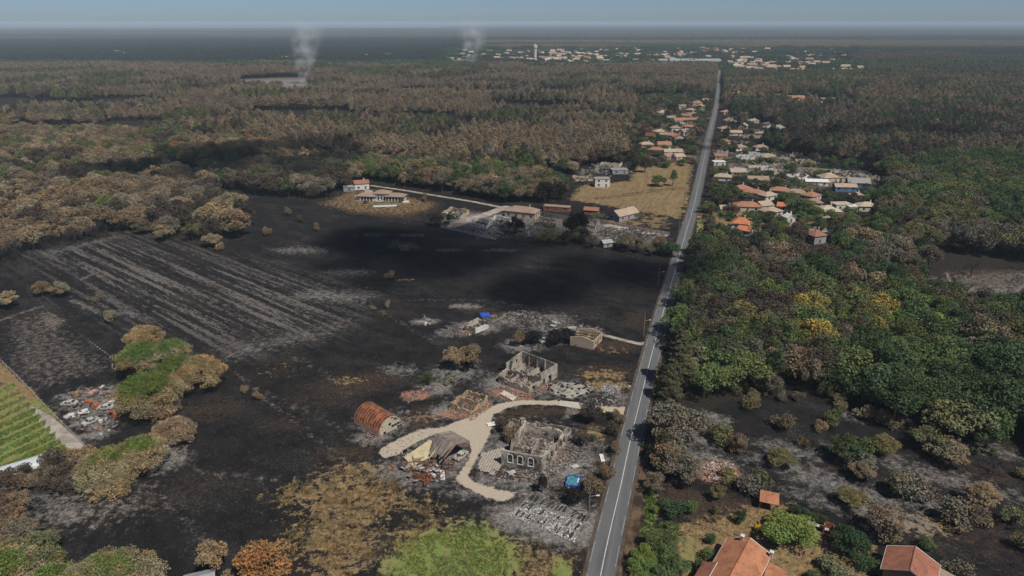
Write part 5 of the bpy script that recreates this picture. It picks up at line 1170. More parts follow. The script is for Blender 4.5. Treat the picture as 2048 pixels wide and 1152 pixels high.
# garden shelter, barbecue, bench
sh = empty('garden_shelter', G(1536, 1014)[:], -.35, 'small open garden shelter with orange tiled pent roof', 'shelter')
mb = MB(); q = [(-2.0, -1.6, 2.1), (2.0, -1.6, 2.1), (2.0, 1.6, 2.9), (-2.0, 1.6, 2.9)]; mb.hexa(q, [(x, y_, z + .12) for x, y_, z in q]); mb.build('roof', T_FORE, sh)
for x in (-1.8, 1.8):
    for y_, z in ((-1.4, 2.12), (1.4, 2.84)): mb = MB(); mb.box(x - .07, x + .07, y_ - .07, y_ + .07, 0, z); mb.build('post', DOORM, sh)
mb = MB(); mb.box(-1.8, 1.8, 1.3, 1.38, 0, 2.7); mb.build('back_wall', DOORM, sh)
bq = empty('brick_barbecue', G(1656, 1066)[:], -.5, 'red brick garden barbecue with open hearth beside the dark round tree', 'barbecue')
for x in (-.9, .9): mb = MB(); mb.box(x - .15, x + .15, -.5, .5, 0, 2.0); mb.build('brick_pillar', REDBRICK, bq)
mb = MB(); mb.box(-.75, .75, .35, .5, 0, 2.3); mb.build('brick_back', REDBRICK, bq); mb = MB(); mb.box(-.75, .75, -.48, .35, .8, .9); mb.build('hearth_slab', SLABM, bq); mb = MB(); mb.box(-1.3, 1.3, -1.3, -.5, 0, .05); mb.build('footing', REDBRICK, bq)
bn = empty('garden_table', G(1632, 1056)[:], -.45, 'long grey garden table beside the clipped hedge', 'table')
mb = MB(); mb.box(-1.9, 1.9, -.45, .45, .72, .8); mb.build('table_top', FPALE, bn)
for x in (-1.6, 1.6): mb = MB(); mb.box(x - .06, x + .06, -.35, .35, 0, .72); mb.build('leg', FPALE, bn)

# ------------------------------------------------------------------ mid distance houses
pv_ = empty('pool_villa', G(765, 399)[:], R(-8), 'villa with wide brownish hipped roofs and glazed front beside a white pool', 'house')
for (x, y_, w, d, h, rh, nm) in ((0, 1, 9, 7, 4.2, 1.6, 'roof'), (-8.5, -1.5, 11, 6.5, 2.9, 1.5, 'roof'), (8.5, 0, 11, 6.5, 2.9, 1.5, 'roof')):
    mb = MB(); mb.box(x - w / 2, x + w / 2, y_ - d / 2, y_ + d / 2, 0, h); mb.build('wall', WHITEW, pv_); mb = MB(); hip_roof(mb, w, d, h, rh, .7); ro = mb.build('roof', T_BRN, pv_); ro.location = (x, y_, 0)
    for k in range(int(w / 1.9)): mb = MB(); xx = x - w / 2 + 1 + k * 1.9; mb.box(xx - .6, xx + .6, y_ - d / 2 - .05, y_ - d / 2 - .002, .15, 2.3); mb.build('window', GLASS, pv_)
mb = MB(); mb.box(-15.5, -12.5, -5.2, -2.0, 0, 2.6); mb.build('glazed_bay', WTRIM, pv_)
for k in range(3): mb = MB(); mb.box(-15.3 + k * 1.0, -14.5 + k * 1.0, -5.26, -5.205, .3, 2.3); mb.build('window', GLASS, pv_)
house('white walled outbuilding with red tiled roof behind the pool villa', 723, 377, 9, 6.5, 4.0, 20, 'gable', 1.6, WHITEW, T_RED)
house('grey flat roofed carport at the left of the villa outbuilding', 699, 381, 7, 5, 2.7, 10, 'flat', 0, GREYW, GREYW, name='carport', cat='carport', chim=False)
mb = MB(); mb.box(-6.6, 6.6, -1.6, 1.6, -.1, .12); pl = mb.build('swimming_pool', WTRIM, loc=G(770, 412), rz=R(9)); tag(pl, 'long white rimmed swimming pool before the villa', 'pool')
mb = MB(); mb.box(-6.2, 6.2, -1.25, 1.25, .125, .14); mb.build('pool_water', NT('pool_water').done((.42, .60, .62), .1), pl)
car('white car parked before the pool villa', 760, 404, 10, pm('car_white', (.6, .6, .6), None, 1, rough=.3))
mb = MB(); mb.box(-2, 2, -.6, .6, 0, .7); mb.box(-1.2, 1.6, -.4, .4, .7, 1.1); tag(mb.build('white_boat', WTRIM, loc=G(812, 405), rz=.2), 'small white boat shape lying right of the villa pool', 'boat')
MID = [  # label, px, py, w, d, h, rot, roof, rise, wall, tiles
 ('long house with wide pale brown hipped roof inside the burnt cluster', 1045, 432, 20, 10, 3.4, -22, 'hip', 2.2, BEIGE, T_BRN),
 ('tan roofed bungalow with grey gable end below the yellow field', 1247, 436, 17, 9, 3.0, 38, 'gable', 2.4, GREYW, T_TANR),
 ('long red walled flat shed behind the burnt cluster', 1114, 421, 17, 5, 2.6, -16, 'flat', 0, REDBRICK, T_BRN),
 ('small red roofed shed beside the tall dark trees', 1183, 427, 9, 5, 2.5, -16, 'gable', 1.2, REDBRICK, T_RED),
 ('small pale blue grey garden shed at the edge of the black field', 1212, 492, 5.5, 4, 2.2, 25, 'gable', 1.0, GREYW, GREYW),
 ('white two storey house with broken flat roof above the yellow field', 1203, 372, 11, 8, 5.2, 2, 'flat', 0, WHITEW, T_GRY),
 ('grey flat roofed building right of the white broken house', 1238, 346, 13, 9, 2.8, 5, 'flat', 0, GREYW, T_GRY),
 ('white gabled house with red roof facing the camera', 1355, 283, 9.5, 10, 4.4, 8, 'gabley', 2.4, WHITEW, T_BRI),
 ('cream house with orange gable left of the white gabled house', 1300, 280, 9, 9, 4.4, -20, 'gable', 2.2, CREAMW, T_BRI),
 ('tan hipped low house before the cream orange house', 1292, 294, 13, 9, 2.8, 5, 'hip', 1.8, CREAMW, T_TANR),
 ('orange roofed house with small white dormers', 1327, 296, 13, 9, 3.2, 4, 'gable', 2.4, WHITEW, T_ORN),
 ('white house with grey hipped roof at the top of the garden row', 1350, 262, 11, 9, 3.4, 6, 'hip', 2.0, WHITEW, T_BRN),
 ('long orange roofed house behind the white garden row', 1361, 247, 16, 9, 3.6, 0, 'gable', 2.4, WHITEW, T_ORN),
 ('white walled house with brown roof touching the roadside tree', 1368, 270, 10, 9, 3.6, 30, 'gable', 2.2, WHITEW, T_BRN),
 ('tan roofed house next to the tall dark cypress', 1327, 230, 16, 10, 3.2, 10, 'hip', 2.4, CREAMW, T_TANR),
 ('small orange roofed house far up the road on its left', 1394, 210, 14, 9, 3.2, 0, 'hip', 2.2, WHITEW, T_ORN),
 ('long pinkish roofed low house nearer the road bend', 1345, 309, 17, 8, 2.8, 2, 'gable', 1.8, CREAMW, T_TANR),
 ('tan gabled house beside the hedge along the road', 1356, 319, 10, 8, 2.8, 25, 'gable', 1.8, CREAMW, T_TANR),
 ('brown roofed house with cream gable right of the road', 1460, 247, 13, 10, 3.4, 8, 'gabley', 2.6, CREAMW, T_BRN),
 ('small beige gabled house beside dark trees right of the road', 1486, 257, 9, 8, 3.2, -30, 'gabley', 2.2, BEIGE, T_TANR),
 ('large grey hipped house in the burnt suburb', 1549, 263, 24, 13, 3.6, -4, 'hip', 3.0, GREYW, T_GRY),
 ('small white house among trees far right of the road', 1475, 192, 16, 11, 4.0, 10, 'hip', 2.4, WHITEW, T_TANR),
 ('long white house with orange roof in the far clearing', 1590, 200, 26, 12, 3.6, 0, 'gable', 2.6, WHITEW, T_ORN),
 ('pale broken house row right in the far clearing', 1661, 201, 30, 10, 3.0, 0, 'flat', 0, WHITEW, T_CRM),
 ('low orange topped house left in the far clearing', 1550, 194, 18, 9, 2.6, 0, 'gable', 1.6, CREAMW, T_ORN),
 ('cream gabled shell in the burnt rows of the suburb', 1541, 322, 9, 9, 3.0, 30, 'gabley', 2.4, BEIGE, T_CRM),
 ('tan hipped house at the right end of the burnt rows', 1655, 362, 13, 10, 3.2, 12, 'hip', 2.4, CREAMW, T_TANR),
 ('grey brown hipped house furthest right in the suburb', 1714, 373, 15, 10, 3.4, -12, 'gable', 2.4, BLUEW, T_GRY),
 ('pale roofed house with blue walls and sheets', 1688, 381, 15, 7, 3.0, -4, 'gable', 1.6, BLUEW, T_TANR),
 ('small tan roofed annex below the blue walled house', 1711, 397, 8, 6, 2.6, 0, 'hip', 1.4, CREAMW, T_TANR),
 ('large cream hipped house above the white garden wall', 1652, 430, 14, 12, 3.2, 6, 'hip', 2.4, CREAMW, T_CRM),
 ('white flat house behind the cream hipped house', 1681, 417, 11, 8, 3.0, 6, 'flat', 0, WHITEW, T_CRM),
 ('pale house with tan roof at the forest edge', 1731, 420, 11, 8, 3.0, -6, 'hip', 1.8, CREAMW, T_CRM),
 ('small white framed pergola house between cream houses', 1706, 420, 9, 6, 2.6, 6, 'flat', 0, WHITEW, WTRIM),
 ('house with brownish orange roof behind the roadside bush', 1492, 420, 16, 9, 3.0, -8, 'hip', 2.0, CREAMW, T_ORN),
 ('tan gabled house right of the brownish orange roof', 1526, 418, 9, 8, 3.0, 20, 'gable', 1.8, CREAMW, T_TANR),
 ('small orange roof deep among green trees', 1567, 420, 8, 7, 2.8, -25, 'gable', 1.6, CREAMW, T_BRI),
 ('house with very bright orange hipped roof near the crossing', 1480, 455, 9.5, 8, 3.0, -18, 'hip', 2.6, WHITEW, T_BRI),
 ('lower bright orange roof in front of the bright orange house', 1490, 468, 7, 6, 2.6, -30, 'gable', 1.6, WHITEW, T_BRI),
 ('small white gabled shed behind the white garden wall', 1577, 443, 5.5, 5, 2.8, 12, 'gabley', 1.6, WHITEW, WTRIM),
 ('grey brown roofed house between burnt rows and green trees', 1514, 366, 15, 9, 2.8, -4, 'gable', 2.0, BEIGE, T_BRN),
 ('pinkish roofed house beside the road trees', 1474, 350, 12, 8, 2.8, 0, 'gable', 1.8, BEIGE, T_TANR),
 ('tan roofed shed next to the bright green roadside bush', 1452, 424, 9, 7, 2.6, 0, 'gable', 1.5, BEIGE, T_TANR),
 ('long white roofed building before the tan hipped house', 1631, 370, 16, 6, 2.8, -8, 'gable', 1.2, WHITEW, WTRIM),
 ('cream shell standing alone in the dark wood clearing', 1655, 274, 13, 8, 3.2, 0, 'flat', 0, CREAMW, T_CRM),
 ('white low building with pink roof beside the road ruins', 1440, 318, 11, 7, 2.8, 0, 'gable', 1.6, BEIGE, T_RED),
 ('white block of a burnt house row beside the road', 1437, 330, 10, 7, 2.8, 0, 'flat', 0, WHITEW, WTRIM),
 ('orange roof peeping out of the wood beyond the suburb', 1600, 209, 13, 9, 4.5, 15, 'gable', 2.0, CREAMW, T_BRI),
 ('roof with red tiles in the woods behind the right roadside trees', 1630, 484, 8, 7, 4.0, 20, 'hip', 2.2, GREYW, T_RED),
]
for (lab, px, py, w, d, h, rot, rf, rh, wm, rm) in MID:
    w *= .88; d *= .88
    house(lab, px, py, w, d, h, rot, 'gable' if rf == 'gabley' else rf, rh, wm, rm, axis='y' if rf == 'gabley' else 'x', chim=rf != 'flat')
    keep(px, py, max(w, d) * .62 + 3, max(w, d) * .5 + 5)
for q in ((1146, 966, 8), (723, 377, 10), (699, 381, 7), (765, 399, 22), (1070, 905, 25)): keep(*q)
rng = random.Random(5)
for k, (px, py) in enumerate(((1318, 268), (1338, 275), (1376, 258), (1342, 240), (1372, 236), (1388, 244), (1312, 305), (1334, 318), (1380, 224), (1400, 216), (1408, 204), (1350, 222), (1448, 262), (1470, 270), (1505, 246), (1520, 272), (1448, 288), (1478, 300), (1520, 300), (1445, 360), (1480, 384), (1505, 392), (1535, 398), (1560, 388), (1590, 392), (1620, 398), (1450, 398), (1540, 430), (1600, 416), (1625, 412), (1490, 232), (1450, 228), (1462, 206), (1520, 206), (1560, 210), (1640, 210), (1700, 206))):
    rf = rng.choice(['gable', 'hip']); rm, rn = rng.choice([(T_TANR, 'tan'), (T_ORN, 'orange'), (T_BRN, 'brown'), (T_BRN, 'brown'), (T_GRY, 'grey'), (T_TANR, 'tan')]); wm, wn = rng.choice([(WHITEW, 'white'), (CREAMW, 'cream'), (BEIGE, 'beige')])
    house('small ' + wn + ' house with ' + rn + (' hipped' if rf == 'hip' else ' gabled') + ' roof half hidden by garden trees ' + ('left of the road' if px < 1425 else ('right of the road' if py > 215 else 'in the far clearing')), px, py, rng.uniform(8, 12), rng.uniform(6.5, 8.5), 2.8, rng.uniform(-40, 40), rf, 1.8, wm, rm, group='small suburb houses'); keep(px, py, 8, 8)
# burnt houses of the suburb: broken shells with debris
rng = random.Random(21)
spots = [(1440, 306), (1462, 312), (1490, 318), (1515, 312), (1560, 318), (1585, 312), (1610, 326), (1470, 334), (1500, 333), (1530, 338), (1570, 334), (1600, 342), (1630, 344), (1660, 345), (1690, 348), (1718, 352), (1738, 358), (1560, 352), (1590, 358), (1480, 344), (1545, 346), (1690, 362), (1510, 262), (1500, 275), (1480, 285), (1530, 250),
         (1180, 345), (1200, 336), (1222, 332), (1165, 360), (1375, 216), (1360, 212), (1405, 222), (1385, 230), (1625, 197), (1690, 198)]
for k, (px, py) in enumerate(spots):
    w, d = rng.uniform(9, 15), rng.uniform(7, 10); p = G(px, py); a = rng.uniform(-.4, .4); wm, ww_ = rng.choice([(WHITEW, 'white'), (STONEW, 'sooty stone'), (BEIGE, 'beige'), (PLASTER, 'grey'), (CREAMW, 'cream')]); e = empty('burnt_shell', p[:], a, ('long' if w > 12.5 else 'short') + ' burnt out house shell with broken ' + ww_ + ' walls ' + ('left of the long road' if px < 1425 else ('in the far clearing' if py < 210 else ('in the upper burnt row' if py < 330 else 'in the lower burnt row'))), 'ruin', 'burnt house shells of the suburb')
    cs_ = [(-w / 2, -d / 2), (w / 2, -d / 2), (w / 2, d / 2), (-w / 2, d / 2)]
    for i in range(4):
        a_, b_ = Vector((*cs_[i], 0)), Vector((*cs_[(i + 1) % 4], 0)); dv = (b_ - a_).normalized() * .14; L = (b_ - a_).length
        if rng.random() < .85: wall_mesh(a_ + dv, b_ - dv, rng.uniform(1.6, 3.2), .25, [(L * .2, L * .2 + 1.1, .9, 1.5), (L * .6, L * .6 + 1.1, .0, 1.5)], .55, k * 9 + i).build('wall', wm, e)
    r = rubble_mb([(x * 1.5, y_ * 1.3) for x, y_ in cs_], 80, 1.2, ASHC + [(.34, .29, .24), (.26, .16, .11), (.02, .02, .02), (.03, .03, .03)], k + 700, height=.9, world=True).build('rubble', PIECE, e); r['kind'] = 'stuff'
    keep(px, py, 12, 12)
# burnt cluster left of the road
CL = [((940, 452), (972, 460), (985, 448), (955, 441), WHITEW, 'white broken walls behind the white panel fence'), ((978, 448), (1010, 455), (1024, 445), (992, 438), WHITEW, 'second white shell with dark roof remains in the burnt cluster'), ((884, 432), (920, 442), (938, 428), (905, 420), BEIGE, 'collapsed house with brown roof beams beside the olive tree'),
      ((1165, 452), (1190, 458), (1198, 448), (1175, 443), STONEW, 'grey chimney shell beside the tall dark trees'), ((1070, 450), (1110, 458), (1118, 448), (1080, 441), PLASTER, 'flattened shell before the pale brown roof')]
for k, (a, b, c_, d_, m_, lab) in enumerate(CL): ruin('burnt_shell', lab, [a, b, c_, d_], 2.6, m_, 800 + k * 10, openings={0: [(2, 3, .8, 1.6), (5, 6, .8, 1.6)]}, ragged=.5, npieces=160, size=1.2, pal=ASHC + [(.3, .2, .15), (.5, .48, .45), (.02, .02, .02)], rh=1.0)
rubble('ash_rubble', [(1185, 470), (1215, 455), (1290, 458), (1330, 470), (1320, 482), (1250, 486)], 520, 1.1, ASHC + [(.03, .03, .03)], 860, 'wide tangle of grey burnt scrap beside the garden wall', planks=.4)
rubble('ash_rubble', [(940, 462), (990, 474), (1060, 472), (1110, 462), (1040, 448), (960, 440)], 420, 1.0, ASHC + [(.5, .48, .45)], 861, 'grey debris strewn through the burnt cluster')
rubble('ash_rubble', [(1150, 345), (1210, 325), (1260, 335), (1230, 352), (1180, 360)], 260, 1.2, ASHC + [(.5, .45, .4)], 862, 'pale debris of collapsed houses above the white broken house')
rubble('ash_rubble', [(1430, 345), (1500, 352), (1640, 378), (1745, 372), (1740, 345), (1620, 330), (1500, 305), (1432, 300)], 800, 1.3, ASHC + [(.36, .22, .17), (.02, .02, .02), (.02, .02, .02)], 863, 'grey debris between the burnt houses of the suburb', planks=.4)
rubble('ash_rubble', [(1330, 222), (1420, 190), (1425, 235), (1380, 245)], 240, 1.8, ASHC + [(.5, .45, .4)], 864, 'pale debris around the far roadside houses')
rubble('brick_rubble', [(1405, 940), (1425, 920), (1455, 925), (1472, 950), (1455, 968), (1420, 960)], 460, .75, BRKC + [(.5, .46, .42)], 870, 'heap of pink brick rubble and pale planks behind the roadside trees', height=.7, planks=.35)
tarp('blue_tarpaulin', 'blue cover spread beside the long pale brown roofed house', 1003, 436, 8, 3.5, -.3, [BLUEW], .3)
for px, py, m_, lab in ((1560, 431, BLUEW, 'blue car parked among trees above the white garden wall'), (1612, 352, WTRIM, 'white van like car standing among the suburb ruins'), (1452, 352, BLUEW, 'dark blue car near the pinkish roofed house'), (925, 440, STEEL, 'burnt grey car beside the panel fence'), (1110, 652, STEEL, 'burnt pale car among ashes behind the burnt trees'), (1090, 684, STEEL, 'grey burnt van carcass behind the concrete ruin')):
    car(lab, px, py, 20 + px % 90, m_, burnt='burnt' in lab, name='burnt_car' if 'burnt' in lab else 'parked_car')
# scrap yard and vegetable tunnel on the left
SC = [((.46, .12, .04), 178, 806, .7, 2.2, .8, 'low orange scrap piece in the middle of the scrap yard'), ((.46, .12, .04), 194, 818, 1.2, .9, 1.8, 'upright orange drum in the scrap yard'), ((.46, .12, .04), 228, 824, 2.6, .6, .5, 'long orange beam lying in the scrap yard'), ((.46, .12, .04), 231, 836, .7, .9, 2.2, 'tall orange post nearest the umbrella pine'),
      ((.48, .26, .22), 186, 787, 2.6, 1.6, .8, 'pinkish flat crate at the back of the scrap yard'), ((.62, .60, .57), 160, 826, 4.2, 2.6, .25, 'large white sheet in the scrap yard'), ((.6, .58, .55), 137, 833, 2.0, 1.4, .4, 'small white sheet by the wire fence'), ((.55, .53, .45), 222, 808, 2.2, 1.2, .9, 'cream box at the right of the scrap yard'),
      ((.20, .13, .09), 148, 792, 1.0, 2.0, 1.2, 'brown plank crate at the left of the scrap yard'), ((.30, .20, .10), 155, 791, 1.0, 2.0, 1.2, 'tan plank crate second in the scrap yard'), ((.25, .16, .12), 161, 789, .8, 2.0, 1.2, 'dark brown plank crate third in the scrap yard'), ((.6, .58, .55), 202, 844, 1.0, .8, .7, 'small white drum in the scrap yard')]
for col, px, py, w, d, h, lab in SC:
    e = empty('scrap_piece', G(px, py)[:], (px * .37) % 1.5, lab, 'scrap'); m_ = pm('scrap_%d' % px, col, tuple(x * .6 for x in col), 1.5)
    mb = MB(); mb.hexa([(-w / 2, -d / 2, 0), (w / 2, -d / 2, 0), (w / 2, d / 2, 0), (-w / 2, d / 2, 0)], [(-w * .4, -d / 2, h * .8), (w / 2, -d * .4, h), (w * .45, d / 2, h * .9), (-w / 2, d * .4, h)]); mb.build('body', m_, e); mb = MB(); mb.obox((w * .2, -d * .3, h * .55), (w * .7, d * .5, .08), Matrix.Rotation(.3, 3, 'Y')); mb.build('flap', m_, e)
rubble('scrap_yard_debris', [(112, 795), (165, 776), (235, 772), (248, 800), (232, 860), (192, 878), (152, 850)], 330, .7, ASHC + [(.5, .48, .46), (.03, .03, .03), (.03, .03, .03), (.3, .12, .07)], 880, 'mixed scrap and ash scattered over the scrap yard', planks=.3, sheets=.15)
for px, py, lab in ((140, 810, 'burnt grey car shell at the left of the scrap yard'), (212, 818, 'burnt grey car shell right of the orange drum'), (182, 846, 'burnt car shell nearest the umbrella pine hedge')): car(lab, px, py, px * 1.3 % 90, STEEL, burnt=True, name='burnt_car')
A, B = G(-120, 975), G(112, 905); B2 = G(128, 918); gd = (B - A).normalized(); gw = Vector((gd.y, -gd.x, 0)); Lt = (B - A).length
tn = empty('plastic_tunnel', A[:], math.atan2(gd.y, gd.x), 'long grey white plastic growing tunnel at the left edge', 'tunnel'); mb = MB(); Wt = 4.6
for k in range(8):
    a0, a1 = math.pi * k / 8, math.pi * (k + 1) / 8; q = [(0, -Wt / 2 - math.cos(a1) * Wt / 2 * -1 - 0, 0)]
    y0, z0, y1, z1 = -Wt / 2 + math.cos(a0) * Wt / 2, math.sin(a0) * 1.5, -Wt / 2 + math.cos(a1) * Wt / 2, math.sin(a1) * 1.5
    for j in range(12): mb.face([(Lt * j / 12, y0, z0), (Lt * j / 12, y1, z1), (Lt * (j + 1) / 12, y1, z1), (Lt * (j + 1) / 12, y0, z0)][::-1])
mb.face([(Lt, -Wt / 2 + math.cos(math.pi * k / 8) * Wt / 2, math.sin(math.pi * k / 8) * 1.5) for k in range(9)]); mb.build('cover', pm('tunnel_sheet', (.50, .53, .55), (.42, .45, .47), .4, rough=.5), tn)
for j in range(13):
    mb = MB(); mb.tube([(Lt * j / 12, -Wt / 2 + math.cos(math.pi * k / 8) * (Wt / 2 + .03), math.sin(math.pi * k / 8) * 1.53) for k in range(9)], [.03] * 9, 4); mb.build('hoop', STEEL, tn)
mb = MB(); q = [G(385, 1150, 2.6), G(405, 1158, 2.6), G(425, 1150, 2.6), G(400, 1142, 2.6)]
e = house('corner of a small grey roofed shed at the bottom edge', 402, 1178, 5, 4, 2.2, 20, 'gable', .9, GREYW, GREYW, name='shed', cat='shed', chim=False)

# ------------------------------------------------------------------ distant town
wt = empty('water_tower', G(1070, 119)[:], 0, 'pale round water tower rising above the distant town', 'tower')
mb = MB(); mb.tube([(0, 0, 0), (0, 0, 24), (0, 0, 26), (0, 0, 32), (0, 0, 33)], [3.6, 3.4, 4.6, 4.8, 3.0], 16); mb.build('shaft', pm('tower_concrete', (.62, .52, .45), (.54, .45, .39), .2), wt); mb = MB(); mb.tube([(0, 0, 33), (0, 0, 35.5)], [1.2, 1.0], 10); mb.build('cap', WTRIM, wt); wt.scale = (1.25, 1.25, 1.2)
house('very long white warehouse roof at the near edge of the distant town', 1388, 127, 130, 40, 8, -2, 'gable', 4, WHITEW, GREYW, name='warehouse', cat='warehouse', win=False, chim=False)
house('shorter white warehouse left of the very long one', 1335, 126, 50, 30, 7, -2, 'gable', 3, WHITEW, GREYW, name='warehouse', cat='warehouse', win=False, chim=False)
house('small white tank like building left of the town smoke', 901, 123, 22, 18, 10, 0, 'flat', 0, WHITEW, WTRIM, name='warehouse', cat='warehouse', win=False, chim=False)
house('white industrial hall beyond the town on the right', 1497, 96, 90, 40, 9, 0, 'flat', 0, WHITEW, WTRIM, name='warehouse', cat='warehouse', win=False, chim=False)
rng = random.Random(77); HM = []
for wm in (WHITEW, CREAMW):
    for rm in (T_ORN, T_TANR, T_CRM, T_TANR, T_BRN):
        mb = MB(); mb.box(-7, 7, -5, 5, 0, 4.2, 0)
        for s in (-1, 1): q = [(s * 7, -5, 4.2), (s * 7, 5, 4.2), (s * 7, 0, 6.9)]; mb.face(q if s > 0 else q[::-1], 0)
        m2 = MB(); gable_roof(m2, 14, 10, 4.2, 2.8, .5); m3 = MB()
        for k in range(3): m3.box(-5.2 + k * 4.2, -3.9 + k * 4.2, -5.06, -5.003, 1, 2.4)
        HM.append((mb.mesh('wall', wm), m2.mesh('roof', rm), ('white walled' if wm is WHITEW else 'cream walled') + ' house with ' + {T_ORN: 'orange', T_TANR: 'tan', T_CRM: 'cream', T_BRN: 'brown'}[rm] + ' roof'))
TOWN = [((880, 1180), (103, 124), 52), ((1080, 1440), (98, 127), 110), ((1440, 1700), (100, 145), 120), ((1700, 1860), (108, 150), 16), ((110, 420), (105, 113), 16), ((560, 800), (112, 120), 8)]
for (x0, x1), (y0, y1), n in TOWN:
    for k in range(n):
        px, py = rng.uniform(x0, x1), rng.uniform(y0, y1)
        if abs(px - (1438 - 0)) < 12 and py > 120: continue
        if x0 == 1440: py = min(py, 108 + (px - 1440) * .16 + 22)
        p = G(px, py); w_, r_, g_ = HM[rng.randrange(len(HM))]; s = rng.uniform(.75, 1.3)
        e = empty('town_house', p[:], rng.uniform(-.9, .9), *((('large ' if s > 1.0 else 'small ') + g_ + (' in the distant town, left of the long road' if px < 1438 else ' in the distant town, right of the long road'), 'house', 'houses of the distant town') if x0 > 800 else (('large ' if s > 1.0 else 'small ') + g_ + ' in the far hamlet within the dark forest', 'house', 'houses of the distant hamlet'))); e.scale = (s, s, s)
        for nm, m_ in (('wall', w_), ('roof', r_)): link(bpy.data.objects.new(nm, m_), e)
        keep(px, py, 13 * s); [KEEP.append((p.x - p.x / p.y * j, p.y - j, 10 * s, False)) for j in (12, 24, 36, 50, 66) if k % 3]
# ------------------------------------------------------------------ woods
AV = [[(-80, 236), (480, 228), (480, 232), (-80, 241)], [(560, 262), (1130, 254), (1130, 259), (560, 267)], [(700, 192), (1425, 197), (1425, 200), (700, 195)], [(300, 205), (640, 212), (640, 215), (300, 208)], [(480, 158), (612, 153), (625, 182), (470, 184)], [(-60, 205), (60, 200), (70, 228), (-60, 240)], [(1270, 195), (1436, 190), (1425, 335), (1260, 335)], [(1420, 296), (1560, 306), (1745, 335), (1760, 378), (1640, 384), (1500, 356), (1415, 350)]]
BR = [(T_TAN, 3), (T_BROWN, 3), (T_GREY, 2), (T_DARK, 1.2), (T_OLIVE, 1)]
wood([(-600, 640), (-150, 560), (0, 520), (60, 498), (240, 463), (330, 474), (400, 484), (480, 474), (490, 455), (455, 415), (425, 380), (300, 330), (-400, 300)], 'broad', 7.4, 11.5, [(T_DARK, 1.2), (T_TAN, 3.0), (T_BROWN, 2.5), (T_GREY, 1.5), (T_DARK, 1.2), (T_TAN, 1.5), (T_OLIVE, .9), (T_GREEN, .5), (T_DARK, .8)], 1,
     'broadleaf tree in the scorched wood left of the striped field', 'scorched wood left of the striped field', wmul=1.15, hs=.38, gaps=.27)
wood([(425, 378), (640, 402), (685, 376), (700, 362), (650, 340), (560, 330), (380, 330)], 'broad', 6.5, 12, [(T_DARK, 2), (T_GREY, 2), (T_DGREEN, 2), (T_BROWN, 1), (T_TAN, 1)], 2, 'tree in the shaded wood behind the black field', 'shaded wood behind the black field', wmul=1.1)
wood([(690, 366), (745, 362), (860, 380), (1000, 402), (1060, 408), (1125, 392), (1090, 360), (960, 350), (800, 338), (640, 330), (650, 345)], 'broad', 6.3, 12, [(T_GREEN, 1.2), (T_TAN, 2), (T_GREY, 2), (T_OLIVE, 1), (T_DGREEN, 1.2), (T_BROWN, 1.2)], 3, 'tree in the wood belt behind the pool villa', 'wood belt behind the pool villa', wmul=1.05)
wood([(-400, 300), (300, 330), (560, 330), (640, 330), (700, 325), (500, 290), (250, 272), (-300, 262)], 'broad', 7.0, 11, [(T_BROWN, 3), (T_TAN, 3), (T_OLIVE, 1.2), (T_GREEN, 1.4), (T_ORANGE, .3), (T_DARK, 1)], 4, 'tree in the mixed wood before the pine forest', 'mixed wood before the pine forest', wmul=1.1)
P1_ = (.225, .175, .112); P2_ = (.185, .142, .098); CWORD[P1_] = 'tan'; CWORD[P2_] = 'brown'
PN = [(P2_, 3), (P1_, 3), (T_GREY, 1.6), (T_DARK, 1.6), (T_OLIVE, .9), (T_GREEN, .45)]
wood([(-300, 262), (250, 272), (500, 290), (700, 325), (960, 350), (1090, 352), (1250, 325), (1262, 250), (1300, 195), (1432, 190), (1434, 165), (-420, 165)], 'pine', 5.6, 12.5, PN, 5, 'pine in the wide plantation left of the road', 'scorched pine plantation', avoid=AV, cl=60, wmul=1.3, gaps=.41, hs=.3, stand=.35)
wood([(700, 325), (960, 350), (1090, 352), (1160, 350), (1260, 330), (1260, 300), (1000, 312)], 'broad', 7, 11, [(T_DARK, 2), (T_GREY, 2), (T_TAN, 1), (T_DGREEN, .8)], 6, 'tree between the pine plantation and the yellow field', 'trees above the yellow field', frac=.6)
wood([(-420, 166), (1434, 166), (1436, 138), (-420, 138)], 'pine', 5.4, 13.5, PN + [(T_GREEN, .6)], 7, 'pine far across the plantation', 'scorched pine plantation', avoid=AV, cl=140, wmul=1.5, gaps=.3, stand=.3)
# right of the road
T_DIM = (.092, .083, .054); CWORD[T_DIM] = 'dim brown'
RT = [(T_DGREEN, 4), (T_GREEN, 3), (T_DIM, 1.6), (T_OLIVE, 1.2), (T_DGREEN, 2), (T_BRIGHT, .6)]
wood([(1395, 800), (1480, 778), (1560, 790), (1600, 740), (1580, 660), (1480, 560), (1396, 500), (1372, 560), (1345, 660), (1330, 720)], 'broad', 6.2, 11, RT + [(T_DARK, 1.2)], 11, 'tree in the mixed wood along the right side of the road', 'mixed wood right of the road')
wood([(1560, 790), (1640, 785), (1700, 720), (1780, 690), (1760, 610), (1640, 590), (1560, 620), (1590, 690)], 'broad', 6.0, 11, [(T_YELLOW, 1.6), (T_OLIVE, 2.4), (T_BRIGHT, 1), (T_GREEN, 1.0), (T_DIM, 1.4), (T_BROWN, .6)], 12, 'tree in the middle of the right hand wood', 'yellowing trees of the right wood')
wood([(1640, 785), (1700, 815), (1790, 850), (1880, 880), (2048, 925), (2400, 980), (2400, 740), (2048, 700), (1900, 660), (1780, 690), (1700, 720)], 'broad', 6.6, 12, [(T_DGREEN, 3.4), (T_GREEN, 3), (T_DGREEN, 1.5), (T_BRIGHT, 1.2), (T_OLIVE, 1.2), (T_GREY, .7)], 13, 'dense tree in the right wood above the burnt orchard', 'dense green trees of the right wood', wmul=1.1)
